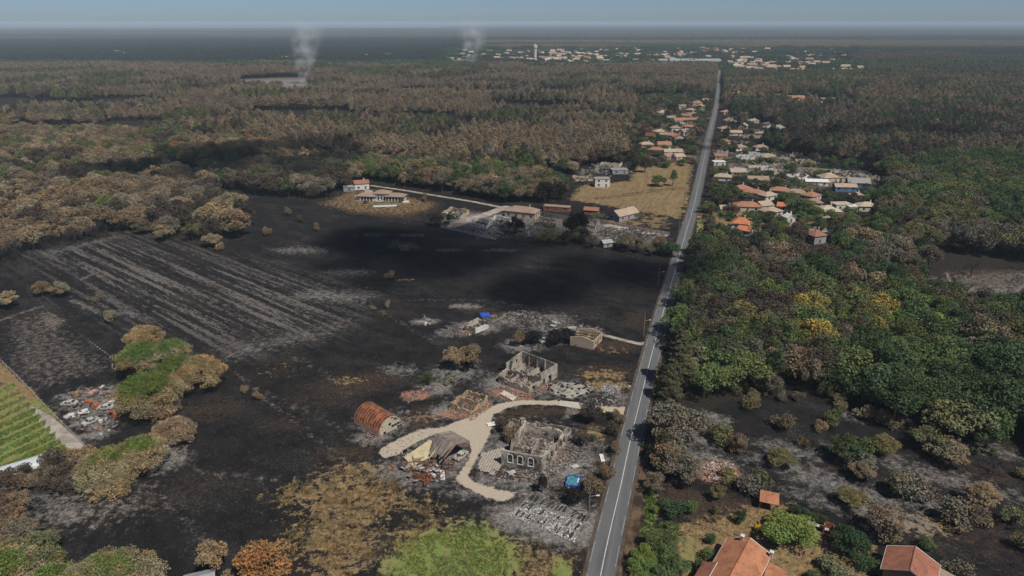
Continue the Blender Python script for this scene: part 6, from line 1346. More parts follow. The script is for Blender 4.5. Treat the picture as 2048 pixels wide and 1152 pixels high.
wood([(1760, 610), (1780, 690), (1900, 660), (2048, 700), (2400, 740), (2400, 640), (2048, 638), (1900, 610), (1800, 560)], 'broad', 6.2, 11, RT + [(T_GREEN, 2)], 14, 'tree in the right wood below the pale burnt clearing', 'right wood below the clearing')
wood([(1396, 500), (1480, 560), (1580, 660), (1640, 590), (1760, 610), (1800, 560), (1870, 540), (1860, 500), (1700, 478), (1520, 480), (1420, 488)], 'broad', 7.0, 11, [(T_GREY, 2.5), (T_TAN, .8), (T_DGREEN, 3), (T_DIM, 1.6), (T_GREEN, 2), (T_DARK, 1)], 15, 'tree in the thin wood near the crossing', 'thin wood near the crossing', frac=.8)
wood([(1650, 478), (1870, 500), (2048, 525), (2300, 530), (2300, 470), (2048, 460), (1850, 440), (1740, 430), (1690, 460)], 'broad', 7, 12, [(T_GREY, 2), (T_OLIVE, 2), (T_GREEN, 2), (T_DGREEN, 2), (T_DARK, 1)], 16, 'tree in the grey green wood right of the suburb', 'grey green wood right of the suburb')
wood([(1740, 430), (1850, 440), (2048, 460), (2400, 470), (2400, 330), (1900, 325), (1760, 345), (1775, 390)], 'broad', 7, 13, [(T_DGREEN, 4), (T_GREEN, 2.5), (T_OLIVE, .8), (T_GREY, .6)], 17, 'tree in the deep wood at the right edge', 'deep green wood at right', wmul=1.1)
wood([(1560, 300), (1760, 345), (1900, 325), (2400, 330), (2400, 272), (1900, 272), (1700, 282), (1560, 270)], 'pine', 5.0, 13, [(T_DARK, 3), (T_DGREEN, 2), (T_BROWN, 1.5), (T_GREY, 1)], 18, 'pine in the shaded belt right of the suburb', 'shaded pine belt', avoid=AV, wmul=1.3)
wood([(1445, 300), (1560, 300), (1560, 270), (1700, 282), (1900, 272), (2400, 272), (2400, 225), (1760, 225), (1700, 215), (1560, 225), (1452, 222)], 'pine', 5.0, 13, [(T_DGREEN, 2), (T_DARK, 2), (T_GREY, 1.6), (T_BROWN, 1)], 19, 'pine in the woods around the suburb', 'pines around the suburb', avoid=AV, wmul=1.3, frac=.8)
wood([(1450, 225), (1560, 228), (1700, 218), (1760, 228), (2400, 228), (2400, 165), (1446, 165)], 'pine', 4.8, 13, [(T_BROWN, 2), (T_TAN, 1.8), (T_GREEN, 1.5), (T_DGREEN, 1.6), (T_GREY, 1)], 20, 'pine in the mixed brown and green forest right of the road', 'mixed pine forest right of the road', avoid=AV, cl=70, wmul=1.3, gaps=.3, stand=.3)
wood([(1444, 166), (2400, 166), (2400, 138), (1444, 138)], 'pine', 5.6, 13, [(T_GREEN, 2), (T_BROWN, 1.6), (T_DGREEN, 2), (T_GREY, .8)], 21, 'far pine in the forest before the town', 'mixed pine forest right of the road', cl=140, wmul=1.4, avoid=[[(1444, 152), (1730, 152), (1730, 136), (1444, 136)]])
# trees among the suburb houses
wood([(1405, 475), (1430, 380), (1470, 362), (1640, 385), (1700, 400), (1740, 430), (1650, 470), (1560, 480)], 'broad', 9, 10, [(T_DGREEN, 3), (T_GREEN, 3), (T_BRIGHT, .8), (T_DARK, .5)], 22, 'garden tree between the suburb houses right of the road', 'garden trees of the suburb', frac=.7)
wood([(1420, 300), (1560, 306), (1745, 335), (1760, 378), (1640, 384), (1500, 356), (1415, 350)], 'broad', 14, 8, [(T_DARK, 2), (T_GREY, 1), (T_DGREEN, 1)], 23, 'scorched tree among the burnt suburb rows', 'scorched suburb trees', frac=.6)
wood([(1270, 195), (1436, 190), (1425, 335), (1260, 335)], 'broad', 13, 8, [(T_DGREEN, 2), (T_GREY, 1), (T_BROWN, 1), (T_GREEN, 1)], 24, 'garden tree between the houses left of the road', 'garden trees left of the road', frac=.6)
wood([(880, 120), (1436, 132), (1446, 152), (1700, 156), (1880, 158), (1880, 100), (1400, 96), (880, 98)], 'broad', 15, 7.5, [(T_DGREEN, 4), (T_GREEN, 2)], 25, 'tree between the houses of the distant town', 'town trees', wmul=1.4, road=12, hs=.4)
# burnt orchard shrubs at right and singles in the fields
wood([(1400, 1000), (1500, 850), (1640, 830), (1790, 880), (2048, 950), (2300, 990), (2300, 1140), (1900, 1160), (1700, 1040), (1560, 1000)], 'shrub', 12.0, 4.4, [(T_TAN, 2), (T_OLIVE, 2), (T_BROWN, 2), (T_GREEN, 1), (T_GREY, 1)], 31, 'scorched shrub scattered over the burnt orchard at right', 'shrubs of the burnt orchard', hs=.45, frac=.55, wmul=1.1)
wood([(1380, 830), (1420, 800), (1480, 800), (1640, 808), (1790, 868), (2048, 940), (2300, 985), (2300, 975), (1790, 858), (1640, 790), (1480, 780), (1400, 800)], 'shrub', 5, 3.2, [(T_GREY, 2), (T_OLIVE, 2), (T_TAN, 1), (T_GREEN, 1)], 32, 'shrub along the lower edge of the right wood', 'edge shrubs of the right wood', hs=.4)
wood([(-40, 1010), (60, 985), (110, 960), (60, 945), (-80, 970)], 'shrub', 3.2, 3.4, [(T_BROWN, 2), (T_DARK, 2), (T_TAN, 1)], 33, 'scorched hedge shrub between the plastic tunnel and the black field', 'scorched hedge by the tunnel', hs=.35, wmul=1.3)
wood([(-100, 1160), (-100, 1000), (40, 1000), (95, 1060), (120, 1130), (110, 1200)], 'broad', 4.6, 6, [(T_DARK, 2), (T_BROWN, 1.6), (T_OLIVE, 1.4), (T_GREEN, .5)], 34, 'scorched tree in the thicket at the lower left edge', 'thicket at lower left', wmul=1.2)
wood([(90, 930), (160, 905), (200, 935), (215, 975), (150, 985), (95, 975)], 'shrub', 3.0, 3.6, [(T_DARK, 3), (T_BROWN, 2)], 35, 'burnt hedge shrub left of the long umbrella pine', 'burnt hedge left of the umbrella pine', wmul=1.3)
wood([(1110, 478), (1340, 500), (1350, 520), (1310, 520), (1200, 500), (1110, 490)], 'broad', 6.5, 8, [(T_GREY, 2), (T_BROWN, 2), (T_DARK, 2), (T_OLIVE, .6)], 36, 'scorched tree on the strip above the black field', 'strip above the black field', frac=.75)

def b(*a, **k): return tree('broadleaf_tree', 'broad', *a, **k)
def s(*a, **k): return tree('shrub', 'shrub', *a, **{'cat': 'shrub', **k})
wood([(1405, 475), (1430, 300), (1470, 240), (1560, 250), (1600, 306), (1760, 340), (1760, 400), (1650, 470), (1560, 480)], 'broad', 10, 6, [(T_DGREEN, 3), (T_GREEN, 3), (T_DARK, 1)], 44, 'garden tree half hiding the houses right of the road', 'garden trees hiding houses', frac=.6, low=True, wmul=1.3, hs=.35)
wood([(1270, 195), (1436, 190), (1420, 335), (1260, 335)], 'broad', 11, 6, [(T_DGREEN, 3), (T_GREEN, 2), (T_DARK, 1), (T_BROWN, 1)], 45, 'garden tree half hiding the houses left of the road', 'garden trees hiding houses', frac=.5, low=True, wmul=1.3, hs=.35)
wood([(1405, 475), (1430, 300), (1560, 306), (1760, 340), (1760, 400), (1650, 470), (1560, 480)], 'shrub', 9, 3.6, [(T_DGREEN, 2), (T_GREEN, 2), (T_DARK, 2), (T_BROWN, 1)], 41, 'garden shrub between the houses right of the road', 'garden shrubs of the suburb', frac=.75, low=True, wmul=1.5, hs=.4)
wood([(1450, 300), (1470, 250), (1560, 225), (1700, 215), (1720, 190), (1450, 185)], 'shrub', 9, 4.5, [(T_DGREEN, 2), (T_GREEN, 1), (T_DARK, 2), (T_GREY, 2)], 42, 'shrub around the far houses right of the road', 'far garden shrubs', frac=.8, low=True, wmul=1.6, hs=.4)
wood([(1270, 195), (1436, 190), (1420, 335), (1260, 335)], 'shrub', 8, 3.6, [(T_DGREEN, 2), (T_GREEN, 1), (T_DARK, 2), (T_BROWN, 2)], 43, 'garden shrub between the houses left of the road', 'garden shrubs left of the road', frac=.7, low=True, wmul=1.5, hs=.4)
b(820, 512, 7.5, 5.0, T_TAN, 'wide scorched oak alone in the black field'); b(792, 503, 6.5, 3.6, T_GREY, 'smaller scorched tree left of the lone oak in the black field')
b(425, 492, 7, 4.6, T_TAN, 'tan scorched tree jutting into the striped field'); b(330, 480, 9, 5.2, T_TAN, 'tall tan tree at the near corner of the scorched wood'); b(460, 470, 9, 4.4, T_GREY, 'grey brown tree at the right corner of the scorched wood')
b(20, 615, 7.5, 4.8, T_PALE, 'pale tan scorched tree at the left edge above the fenced plot'); b(86, 592, 6.8, 3.4, T_BROWN, 'brown scorched tree left of its tan twin above the fenced plot'); b(122, 594, 7.0, 3.5, T_TAN, 'tan scorched tree right of its brown twin above the fenced plot')
s(222, 642, 4.2, 2.6, T_TAN, 'round tan shrub beside the fenced plot'); s(195, 604, 3.4, 1.8, T_BROWN, 'small thin shrub in the striped field'); s(440, 500, 4, 2.6, T_TAN, 'low tan shrub below the tan scorched tree')
s(778, 560, 4.2, 2.8, T_TAN, 'tan shrub below the lone oak'); s(776, 616, 3.4, 1.5, T_TAN, 'narrow tan shrub in the middle of the black field'); s(768, 632, 1.8, 1.0, T_OLIVE, 'tiny yellowish shrub in the middle of the black field')
b(906, 737, 8.4, 4.4, T_TAN, 'left half of the tan scorched trees behind the concrete ruin', var=2); b(946, 737, 8.8, 4.6, T_BROWN, 'right half of the tan scorched trees behind the concrete ruin', var=4)
tree('burnt_tree', 'bare', 890, 760, 6.5, None, label='thin leafless tree left of the tan scorched trees'); s(898, 768, 2.2, 1.8, T_TAN, 'low tan shrub under the thin leafless tree'); s(853, 770, 4.6, 1.9, T_DGREEN, 'dark green yellow topped shrub right of the brick heap')
b(1037, 692, 6.5, 2.6, T_BROWN, 'slim brown tree behind the tall concrete ruin', var=2); s(1015, 740, 3.5, 2.2, T_BLACK, 'black burnt shrub beside the tall concrete ruin')
for k, (px, py, h, lab) in enumerate(((1062, 685, 8, 'black burnt tree behind the concrete ruin, left one'), (1108, 688, 9, 'black burnt tree between the two ruined houses'), (1128, 680, 8, 'black burnt tree just left of the beige ruin'), (1090, 660, 6, 'small black burnt tree in the ash field'), (990, 690, 4, 'low black snag near the slim brown tree'))):
    tree('burnt_tree', 'bare', px, py, h, None, label=lab); 
for px, py, h, lab in ((1110, 690, 6.5, 'sooty crown between the two ruined houses'), (1132, 684, 6, 'sooty crown beside the beige ruin'), (1066, 688, 5.5, 'sooty crown behind the concrete ruin')): b(px, py, h, 3.0, T_BLACK, lab)
b(1180, 846, 8.2, 3.4, T_DARK, 'lone dark burnt tree at the mouth of the sandy drive', var=2); tree('burnt_tree', 'bare', 1180, 846, 7, None, label='bare limbs of the lone tree by the board fence')
s(1185, 880, 2.2, 1.7, T_DGREEN, 'small dark green bush on the straw patch by the road'); s(1163, 890, 4.2, 2.6, T_DARK, 'dark twiggy shrub right of the large ruin'); s(1022, 880, 4.4, 2.6, T_BROWN, 'brown shrub at the left of the large ruin'); s(1008, 862, 3.4, 2.2, T_DARK, 'dark shrub at the back left of the large ruin')
b(1084, 985, 5.8, 1.6, T_BLACK, 'narrow black burnt tree before the large ruin', var=2); s(1150, 1005, 4.6, 2.8, T_BLACK, 'black burnt shrub beside the street pole'); tree('burnt_tree', 'bare', 1156, 1008, 5, None, label='leafless burnt shrub beside the street pole'); s(1185, 985, 4.6, 2.6, T_BROWN, 'brown scrub between the blue pool and the road'); s(1212, 960, 4.4, 2.2, T_BROWN, 'brown scrub at the road edge above the pole')
s(1225, 870, 4.4, 2.4, T_DARK, 'dark scrub along the road below the drive'); s(1238, 845, 4, 2.4, T_BROWN, 'brown scrub at the corner of drive and road'); s(1230, 905, 3.6, 2.0, T_BROWN, 'brown scrub beside the pale standing sheet')
s(490, 785, 2.6, 1.2, T_TAN, 'small tan shrub alone right of the umbrella pines'); s(515, 800, 2.8, 1.6, T_BROWN, 'small brown shrub in the open black field'); s(745, 620, 1.6, 1.4, T_BROWN, 'small brown tuft shrub in the black field')
for k, (px, py) in enumerate(((635, 462), (715, 478), (535, 470), (600, 445), (575, 430))): s(px, py, 4.6, 2.4, T_DARK if k % 2 else T_BROWN, 'thin dark scorched shrub in the far black field', group='far field shrubs')
# roadside conifers and dark trees right of the road
tree('cedar_tree', 'conifer', 1352, 770, 19, 6.0, (0.085, 0.078, 0.043), 'tall dark scorched cedar beside the road', var=0); tree('cedar_tree', 'conifer', 1372, 715, 15, 5.2, (0.060, 0.064, 0.034), 'second dark cedar behind the tall roadside cedar', var=1)
[tree('cedar_tree', 'conifer', x_, y_, h_, r_, tt, lab_, var=v_) for x_, y_, h_, r_, tt, v_, lab_ in ((1392, 660, 14, 4.2, (.058, .066, .034), 1, 'dark roadside conifer third up the road'), (1375, 640, 13, 4.0, (.05, .06, .03), 0, 'dark roadside conifer fourth up the road'), (1385, 745, 13, 4.6, (.075, .072, .04), 1, 'olive conifer just right of the tall cedar'), (1400, 610, 13, 4, (.05, .062, .032), 0, 'dark roadside conifer fifth up the road'), (1334, 800, 12, 4.4, (.07, .066, .036), 1, 'low olive conifer at the foot of the tall cedar'))]
b(1345, 890, 12.5, 6.6, T_GREY, 'wide grey crowned pine leaning over the road', var=3); b(1340, 945, 8.5, 5.0, T_BROWN, 'brown scorched tree below the wide grey crowned pine', var=1); b(1370, 965, 8.0, 4.2, T_GREY, 'grey twiggy tree beside the pink rubble heap', var=0); tree('cedar_tree', 'conifer', 1322, 925, 9, 4.0, (0.05, 0.05, 0.028), 'dark low cedar at the road edge', var=1)
b(1312, 985, 5.5, 3.0, T_GREY, 'thin grey tree on the verge above the green strip', var=4)
b(1385, 545, 9, 4.5, T_DGREEN, 'dark green tree at the road edge below the crossing'); b(1378, 600, 9, 4.2, T_GREEN, 'green tree at the road edge beside the mixed wood'); b(1440, 480, 10, 5.4, T_DGREEN, 'dark wide tree before the bright orange house'); b(1416, 425, 6, 3.4, T_BRIGHT, 'bright green round tree at the crossing'); b(1402, 425, 5, 2.6, T_GREEN, 'green bush left of the bright green round tree')
s(1440, 885, 5.2, 3.4, T_OLIVE, 'olive tan shrub below the grey crowned pine'); b(1475, 905, 6.4, 2.6, T_BROWN, 'slim brown tree in the burnt orchard'); s(1500, 815, 4.4, 3.2, T_OLIVE, 'olive shrub at the orchard corner'); b(1690, 920, 7.4, 4.2, T_DGREEN, 'green and tan tree in the middle of the burnt orchard'); s(1665, 850, 5.0, 3.2, T_GREEN, 'dark green shrub on the black orchard ground'); s(1640, 862, 3, 2.0, T_TAN, 'tan shrub beside the dark green orchard shrub')
b(1530, 785, 8.0, 4.2, T_GREY, 'leafless looking grey tree at the edge of the right wood', var=4); tree('burnt_tree', 'bare', 1535, 790, 8.5, None, label='bare grey branches at the edge of the right wood'); b(1560, 930, 4.6, 3.0, T_OLIVE, 'olive shrub tree in the upper orchard'); b(1720, 960, 5.4, 3.6, T_BROWN, 'brown low tree in the orchard centre'); b(1760, 905, 5.6, 3.6, T_OLIVE, 'olive low tree near the orchard edge'); b(1960, 1010, 6, 3.8, T_TAN, 'tan low tree at the right of the orchard'); b(2020, 1050, 5, 3.2, T_OLIVE, 'olive low tree at the right frame edge'); b(1850, 900, 8, 4.0, T_OLIVE, 'olive tan tree at the edge of the orchard'); b(1900, 930, 7, 3.8, T_TAN, 'tan tree right in the burnt orchard')
# right foreground garden
b(1578, 1082, 6.2, 4.9, T_BRIGHT, 'big bright green garden tree behind the orange roofed house', var=3); b(1694, 1108, 6.4, 3.9, (0.03, 0.062, 0.026), 'round dark green garden tree beside the brick barbecue', var=1); s(1480, 1046, 3.8, 1.7, (0.04, 0.075, 0.03), 'slender young green tree on the straw lawn'); s(1421, 1084, 2.6, 1.7, T_DGREEN, 'round dark bush on the lawn left of the orange house')
s(1521, 1064, 2.0, 1.4, (0.52, 0.38, 0.02), 'bright yellow bush behind the orange roof'); s(1342, 1028, 4.0, 2.8, T_DGREEN, 'dark green bush at the verge fence'); s(1382, 1026, 3.2, 2.2, T_GREEN, 'light green bush right of the dark verge bush'); s(1432, 1028, 2.4, 1.1, T_OLIVE, 'small olive sapling in the brown garden'); s(1312, 1025, 2.2, 1.4, T_BRIGHT, 'small bright bush on the green verge')
s(1668, 1152, 3.6, 4.0, (0.13, 0.135, 0.075), 'large grey green bush between the two tiled houses'); s(1730, 1135, 3.2, 2.6, T_DGREEN, 'dark bush left of the dull red roof'); s(1624, 1160, 2.2, 1.8, T_DGREEN, 'dark bush beside the terrace wall'); s(1416, 1118, 2.6, 2.0, T_GREEN, 'green bush under the left eave of the orange house'); s(1404, 1140, 2.8, 2.0, T_DGREEN, 'dark bush at the lower left of the orange house'); s(1900, 1155, 3.2, 2.6, T_DGREEN, 'dark shrub right of the annex roof')
for k in range(9): s(1592 + k * 7.5, 1028 + k * 3.2, 2.4, 1.3, T_DGREEN, 'clipped dark hedge plant in the row behind the garden table', cat='hedge', group='clipped hedge row')
for k, (px, py) in enumerate(((1290, 1125), (1312, 1100), (1335, 1085), (1300, 1160), (1330, 1135), (1345, 1110), (1280, 1150), (1350, 1150), (1320, 1178), (1290, 1185))): b(px, py, 4.6 + (k % 3) * .7, 2.6, T_GREEN if k % 3 else T_BRIGHT, ('bright ' if k % 3 == 0 else 'mid ') + 'green tree in the clump between road and orange house, ' + ('nearest the frame edge' if py > 1140 else ('beside the lawn' if px > 1325 else 'beside the verge')), group='green clump by the road')
b(1435, 1000, 4.5, 2.2, T_OLIVE, 'olive yellow bush below the pink rubble heap'); s(1500, 985, 4.4, 3.2, T_GREY, 'grey leafless bush right of the pink rubble heap'); tree('burnt_tree', 'bare', 1610, 1010, 5, None, label='pale bare tree at the lower edge of the burnt orchard'); b(1765, 1070, 8, 4.8, T_BROWN, 'brown scorched tree behind the dull red roof'); s(1775, 1090, 4, 2.6, T_TAN, 'tan shrub above the dull red roof')
b(1700, 1010, 4.5, 3.2, T_OLIVE, 'low olive tree in the lower orchard'); b(1800, 985, 5.5, 3.8, T_OLIVE, 'wide olive tan tree in the lower orchard')
# bottom left
b(428, 1148, 9.2, 3.7, T_TAN, 'tan thin crowned tree left of the orange tree', var=2); b(535, 1162, 10.2, 5.3, T_ORANGE, 'rust orange round tree at the bottom edge', var=1); b(520, 1175, 5, 3.0, T_ORANGE, 'low rust orange tree at the foot of the orange tree'); s(460, 1165, 3, 2.4, T_TAN, 'tan shrub between the tan and orange trees')
tree('burnt_tree', 'bare', 130, 1110, 6, None, label='bare black tree at the lower left'); tree('burnt_tree', 'bare', 300, 940, 5, None, label='fallen looking bare branches beside the long umbrella pine'); tree('burnt_tree', 'bare', 160, 1120, 5.5, None, label='leafless grey tree above the bottom tree crowns')
# middle distance singles
tree('stone_pine', 'broad', 1316, 372, 8, 4.6, T_GREEN, 'round green umbrella tree on the dry field', var=3); tree('pine_tree', 'pine', 1345, 372, 11, 2.6, T_DGREEN, 'slim tall pine on the dry field')
for k, (px, py, h, r_, tt, lab) in enumerate(((1143, 478, 15, 5.5, T_BLACK, 'tall black tree in the burnt cluster'), (1158, 470, 13, 4.5, T_BLACK, 'second tall black tree in the burnt cluster'), (1030, 468, 10, 5, T_BLACK, 'black tree before the pale brown roof'), (1010, 472, 8, 4, T_DARK, 'dark scorched tree before the second white shell'), (1097, 486, 8.5, 6, T_OLIVE, 'broad olive crowned pine in the burnt cluster'), (873, 452, 7.5, 3.8, T_DARK, 'dark olive tree at the corner of the panel fence'), (900, 446, 6, 2.6, T_DGREEN, 'dark cypress right of the corner tree'),
     (1012, 402, 13, 8, T_DGREEN, 'large deep green tree above the pale track'), (1035, 398, 13, 6, T_GREEN, 'green tree right of the large deep green tree'), (1090, 405, 14, 7, T_BLACK, 'large black burnt tree above the red shed'), (1120, 400, 12, 5, T_BLACK, 'black burnt tree right of the large black one'), (1280, 442, 5, 3.2, T_GREEN, 'round green bush right of the tan bungalow'), (1195, 440, 5, 3.2, T_OLIVE, 'olive bush left of the tan bungalow'),
     (1340, 512, 8, 4.4, T_DGREEN, 'dark green tree at the roadside corner of the strip'), (1320, 508, 7, 4.0, T_DARK, 'dim tree beside the roadside corner tree'), (1346, 232, 18, 6, T_DGREEN, 'tall dark cypress near the tan roofed house'), (1270, 340, 13, 4, T_DARK, 'tall dark tree above the dry field'), (1290, 345, 13, 4, T_DARK, 'tall dark tree beside the grey flat building'), (1380, 275, 9, 5, T_BROWN, 'orange brown tree beside the white gabled house'), (1375, 310, 6, 4, T_GREEN, 'green hedge tree along the road bend'),
     (1440, 405, 11, 6, T_DGREEN, 'dark green tree at the right roadside above the crossing'), (1460, 400, 11, 6, T_DGREEN, 'second dark green tree above the crossing'), (1420, 395, 9, 4, T_DGREEN, 'dark green roadside tree nearest the asphalt'), (1600, 430, 11, 7, T_GREEN, 'large green tree left of the cream hipped house'), (1580, 412, 10, 6, T_GREEN, 'green tree above the small white shed'), (1540, 445, 7, 5, T_DGREEN, 'dark clipped green tree behind the bright orange house'))):
    b(px, py, h, r_, tt, lab)
s(930, 424, 2.5, 1.8, T_YELLOW, 'yellow bush in the burnt cluster garden'); s(1096, 455, 3, 2, T_YELLOW, 'yellow bush beside the pale brown roof'); s(850, 402, 5, 2.6, T_BROWN, 'rusty brown tree on the villa lawn'); s(803, 404, 2.4, 1.6, T_DGREEN, 'dark bush at the right end of the villa'); s(732, 407, 2, 1.6, T_DGREEN, 'dark bush at the left end of the villa')

# umbrella pines left: green tops over scorched skirts, painted face by face
def stone_pine(label, px, py, h, r, green, seed, tan=(0.29, 0.225, 0.125), side=(-0.4, 0.5)):
    (V, Q), mb, (C, li, L) = g_umbrella(seed, h, r); rng = np.random.RandomState(seed)
    n = vnoise(C[:, 0] + 50, C[:, 1] + 50, r * .55, seed, 2); top = C[:, 2] / h
    g = (top - (1.12 - green * .62)) * 7 + (n - .5) * 2.6
    f = np.clip(.5 + g * 1.2, 0, 1)[:, None]; lob = rng.uniform(.62, 1.25, len(L))[li][:, None]
    col = (np.array(tan) * (1 - f) + np.array((.10, .145, .034)) * f) * lob * rng.uniform(.8, 1.2, (len(C), 1))
    p = G(px, py); e = empty('umbrella_pine', (p.x, p.y, -.05), 0, label, 'tree'); mb.build('trunk', BARK, e)
    link(bpy.data.objects.new('crown', np_mesh('crown', V, Q, LEAFP, None, col)), e); return e
stone_pine('pale tan umbrella pine at the far end of the pine cluster', 292, 694, 8, 6.0, 0.08, 61); stone_pine('umbrella pine with green top at the left of the cluster', 288, 748, 10.5, 6.9, 0.76, 62); stone_pine('olive umbrella pine at the back right of the cluster', 340, 738, 10, 7.1, 0.56, 63)
stone_pine('largest green umbrella pine in the middle of the cluster', 303, 824, 12, 8.7, 0.76, 64); stone_pine('green topped umbrella pine on the right of the cluster', 362, 776, 10.5, 6.4, 0.74, 65); stone_pine('tan umbrella pine with bare trunk at the right end of the cluster', 402, 776, 10.5, 7.1, 0.04, 66, tan=(.31, .215, .105)); stone_pine('scorched brown umbrella pine low in front of the cluster', 340, 798, 8, 5.3, 0.05, 67)
stone_pine('greyish tan small pine below the cluster', 322, 828, 5.5, 5.1, 0.10, 68, tan=(.25, .20, .13)); stone_pine('twiggy pale pine below the cluster beside the long pine', 350, 881, 6.5, 5.3, 0.06, 69, tan=(.25, .20, .14))
stone_pine('long flat olive umbrella pine beside the scrap yard, left half', 222, 962, 8.5, 7.1, 0.54, 70); stone_pine('long flat olive umbrella pine beside the scrap yard, right half', 288, 935, 8.5, 6.4, 0.56, 71); stone_pine('tan lower pine in front of the long flat pine', 222, 985, 5.5, 4.8, 0.02, 72, tan=(.29, .22, .12))
stone_pine('broad olive tan pine crown at the bottom edge', 225, 1195, 9, 8.7, 0.48, 73); stone_pine('olive pine crown at the bottom left corner', 120, 1215, 8.5, 6.3, 0.54, 74); stone_pine('green tan pine crown at the left edge', 20, 1190, 9, 6.9, 0.59, 75)

# place the woods: the trees that show largest stand singly, the rest as one mass per kind
wood([(-60, 560), (60, 508), (240, 472), (250, 440), (60, 470), (-60, 510)], 'bare', 4.0, 8, [(T_BLACK, 1)], 51, 'leafless burnt tree at the dark edge of the scorched wood', 'leafless trees at the wood edge', frac=.8)
wood([(1430, 340), (1560, 306), (1745, 335), (1760, 378), (1640, 384), (1500, 356)], 'bare', 12, 7, [(T_BLACK, 1)], 52, 'leafless burnt tree among the suburb ruins', 'leafless suburb trees', frac=.7, low=True)
wood([(1885, 545), (2060, 540), (2060, 630), (1930, 600)], 'bare', 9, 6, [(T_BLACK, 1)], 54, 'leafless burnt tree in the pale clearing at right', 'leafless clearing trees', frac=.5, hs=.4)
wood([(1500, 850), (1640, 830), (1790, 880), (2048, 950), (2048, 1140), (1900, 1140), (1700, 1000)], 'bare', 17, 4.5, [(T_BLACK, 1)], 53, 'leafless burnt bush in the burnt orchard', 'leafless orchard bushes', frac=.6, hs=.4)
NAME = {'bare': ('burnt_tree', 'tree', 'burnt_snags', 'leafless burnt trees'), 'broad': ('broadleaf_tree', 'tree', 'broadleaf_woods', 'scorched and green broadleaf woods'), 'pine': ('pine_tree', 'tree', 'pine_forest', 'scorched and green pine forest'), 'shrub': ('shrub', 'shrub', 'scrub', 'scattered scrub')}
BASEH = {'bare': 6.5, 'broad': 10.0, 'pine': 14.0, 'shrub': 2.9}
for kind, zs in INST.items():
    P = np.vstack([z[0] for z in zs]); hh = np.concatenate([z[1] for z in zs]); ww = np.concatenate([z[2] for z in zs]); tint = np.vstack([z[3] for z in zs]); rot = np.concatenate([z[4] for z in zs]); var = np.concatenate([z[5] for z in zs]); zi = np.concatenate([np.full(len(z[0]), i) for i, z in enumerate(zs)])
    d = np.hypot(P[:, 0], P[:, 1]); px, py = project(P[:, 0], P[:, 1], np.full(len(P), 3.0)); vis = (px > 10) & (px < 2038) & (py < 1140)
    order = np.argsort(np.where(vis, d, 1e9)); lim = {'bare': 190, 'broad': 260, 'pine': 280, 'shrub': 190}[kind]
    single = np.zeros(len(P), bool); single[order[:lim]] = True; single &= vis
    nm, cat, mass, masslab = NAME[kind]; bh = BASEH[kind]; first = np.concatenate([[0], np.cumsum([len(z[0]) for z in zs])])
    for i in np.nonzero(single)[0]:
        z = zs[zi[i]]; tr, cr, both = PROTO[kind][var[i]]; sc = hh[i] / bh
        k = i - first[zi[i]]; hw = 'tall' if hh[i] > np.median(z[1]) * 1.07 else ('low' if hh[i] < np.median(z[1]) * .93 else 'middling')
        e = empty(nm, (P[i, 0], P[i, 1], -.05), rot[i], (hw + ' ' + z[9][z[8][k]] + ' ' + z[6]) if kind != 'bare' else hw + ' ' + z[6], cat, z[7]); e.scale = (sc * ww[i], sc * ww[i], sc)
        o = link(bpy.data.objects.new({'shrub': 'stem', 'bare': 'branches'}.get(kind, 'trunk'), tr), e)
        if cr is None: continue
        o2 = link(bpy.data.objects.new('crown' if kind != 'shrub' else 'foliage', cr), e); o2['tint'] = [float(x) for x in tint[i]]
    r = ~single; sc = hh[r] / bh
    if r.any(): gn_scatter(mass, np.column_stack([P[r], np.full(r.sum(), -.05)]), np.stack([sc * ww[r], sc * ww[r], sc], 1), rot[r], var[r], tint[r], [p[2] for p in PROTO[kind]], masslab)
# far forest: patches of canopy out to the haze
rng = np.random.RandomState(91); FP = []
D = 1560.0
while D < 45000:
    st = 40.0 * (1 if D < 3200 else D / 3200); n = int(2.1 * D / st); x = (np.arange(n) / n - .5) * 2.1 * D + rng.uniform(-.4, .4, n) * st
    FP.append(np.stack([x, D + rng.uniform(-.4, .4, n) * st, np.full(n, st / 40.0)], 1)); D += st * .92
FP = np.vstack(FP)
px, py = project(FP[:, 0], FP[:, 1], np.zeros(len(FP))); FP = FP[(px > -150) & (px < 2200)]
px, py = project(FP[:, 0], FP[:, 1], np.zeros(len(FP)))
ok = ~((np.abs(FP[:, 0] - (RC[-1].x + (FP[:, 1] - RC[-1].y) * .27)) < 26) & (FP[:, 1] < 1700))
town = (((py < 132) & (px <= 1440)) | ((py < 152) & (px > 1440))) & (py > 97) & (px > 885) & (px < 1720); ok &= ~(town & (rng.rand(len(FP)) < .86))
for x, y_, r_, _c in KEEP:
    if y_ > 1500: ok &= np.hypot(FP[:, 0] - x, FP[:, 1] - y_) > r_ + 8
ok &= ~((FP[:, 1] > 12300) & (FP[:, 0] > -11000) & (FP[:, 0] < -1200))
FP = FP[ok]; px, py = px[ok], py[ok]; town = town[ok]
v = vnoise(FP[:, 0] * .42, FP[:, 1], 330, 17, 3); v2 = vnoise(FP[:, 0], FP[:, 1], 90, 18, 2)
tint = np.where((v > .56)[:, None], np.array((.050, .076, .034)), np.where((v > .44)[:, None], np.array((.135, .125, .066)), np.array((.19, .135, .08)))) * (.75 + .5 * v2)[:, None]
far = py < 84; tint[far] = np.where((vnoise(FP[far, 0] * .15, FP[far, 1], 800, 19, 3) > .5)[:, None], np.array((.105, .095, .075)), np.array((.034, .05, .04)))
dark = (px < 960) & (py > 82) & (py < 128); tint[dark] = np.array((.026, .040, .028)) * (.8 + .4 * v2[dark])[:, None]
tint[town] = np.array((.034, .056, .028)); tint[(px > 1650) & (py > 98) & (py < 128)] *= .55
var = rng.randint(0, 4, len(FP)) + np.where(v > .5, 4, 0)
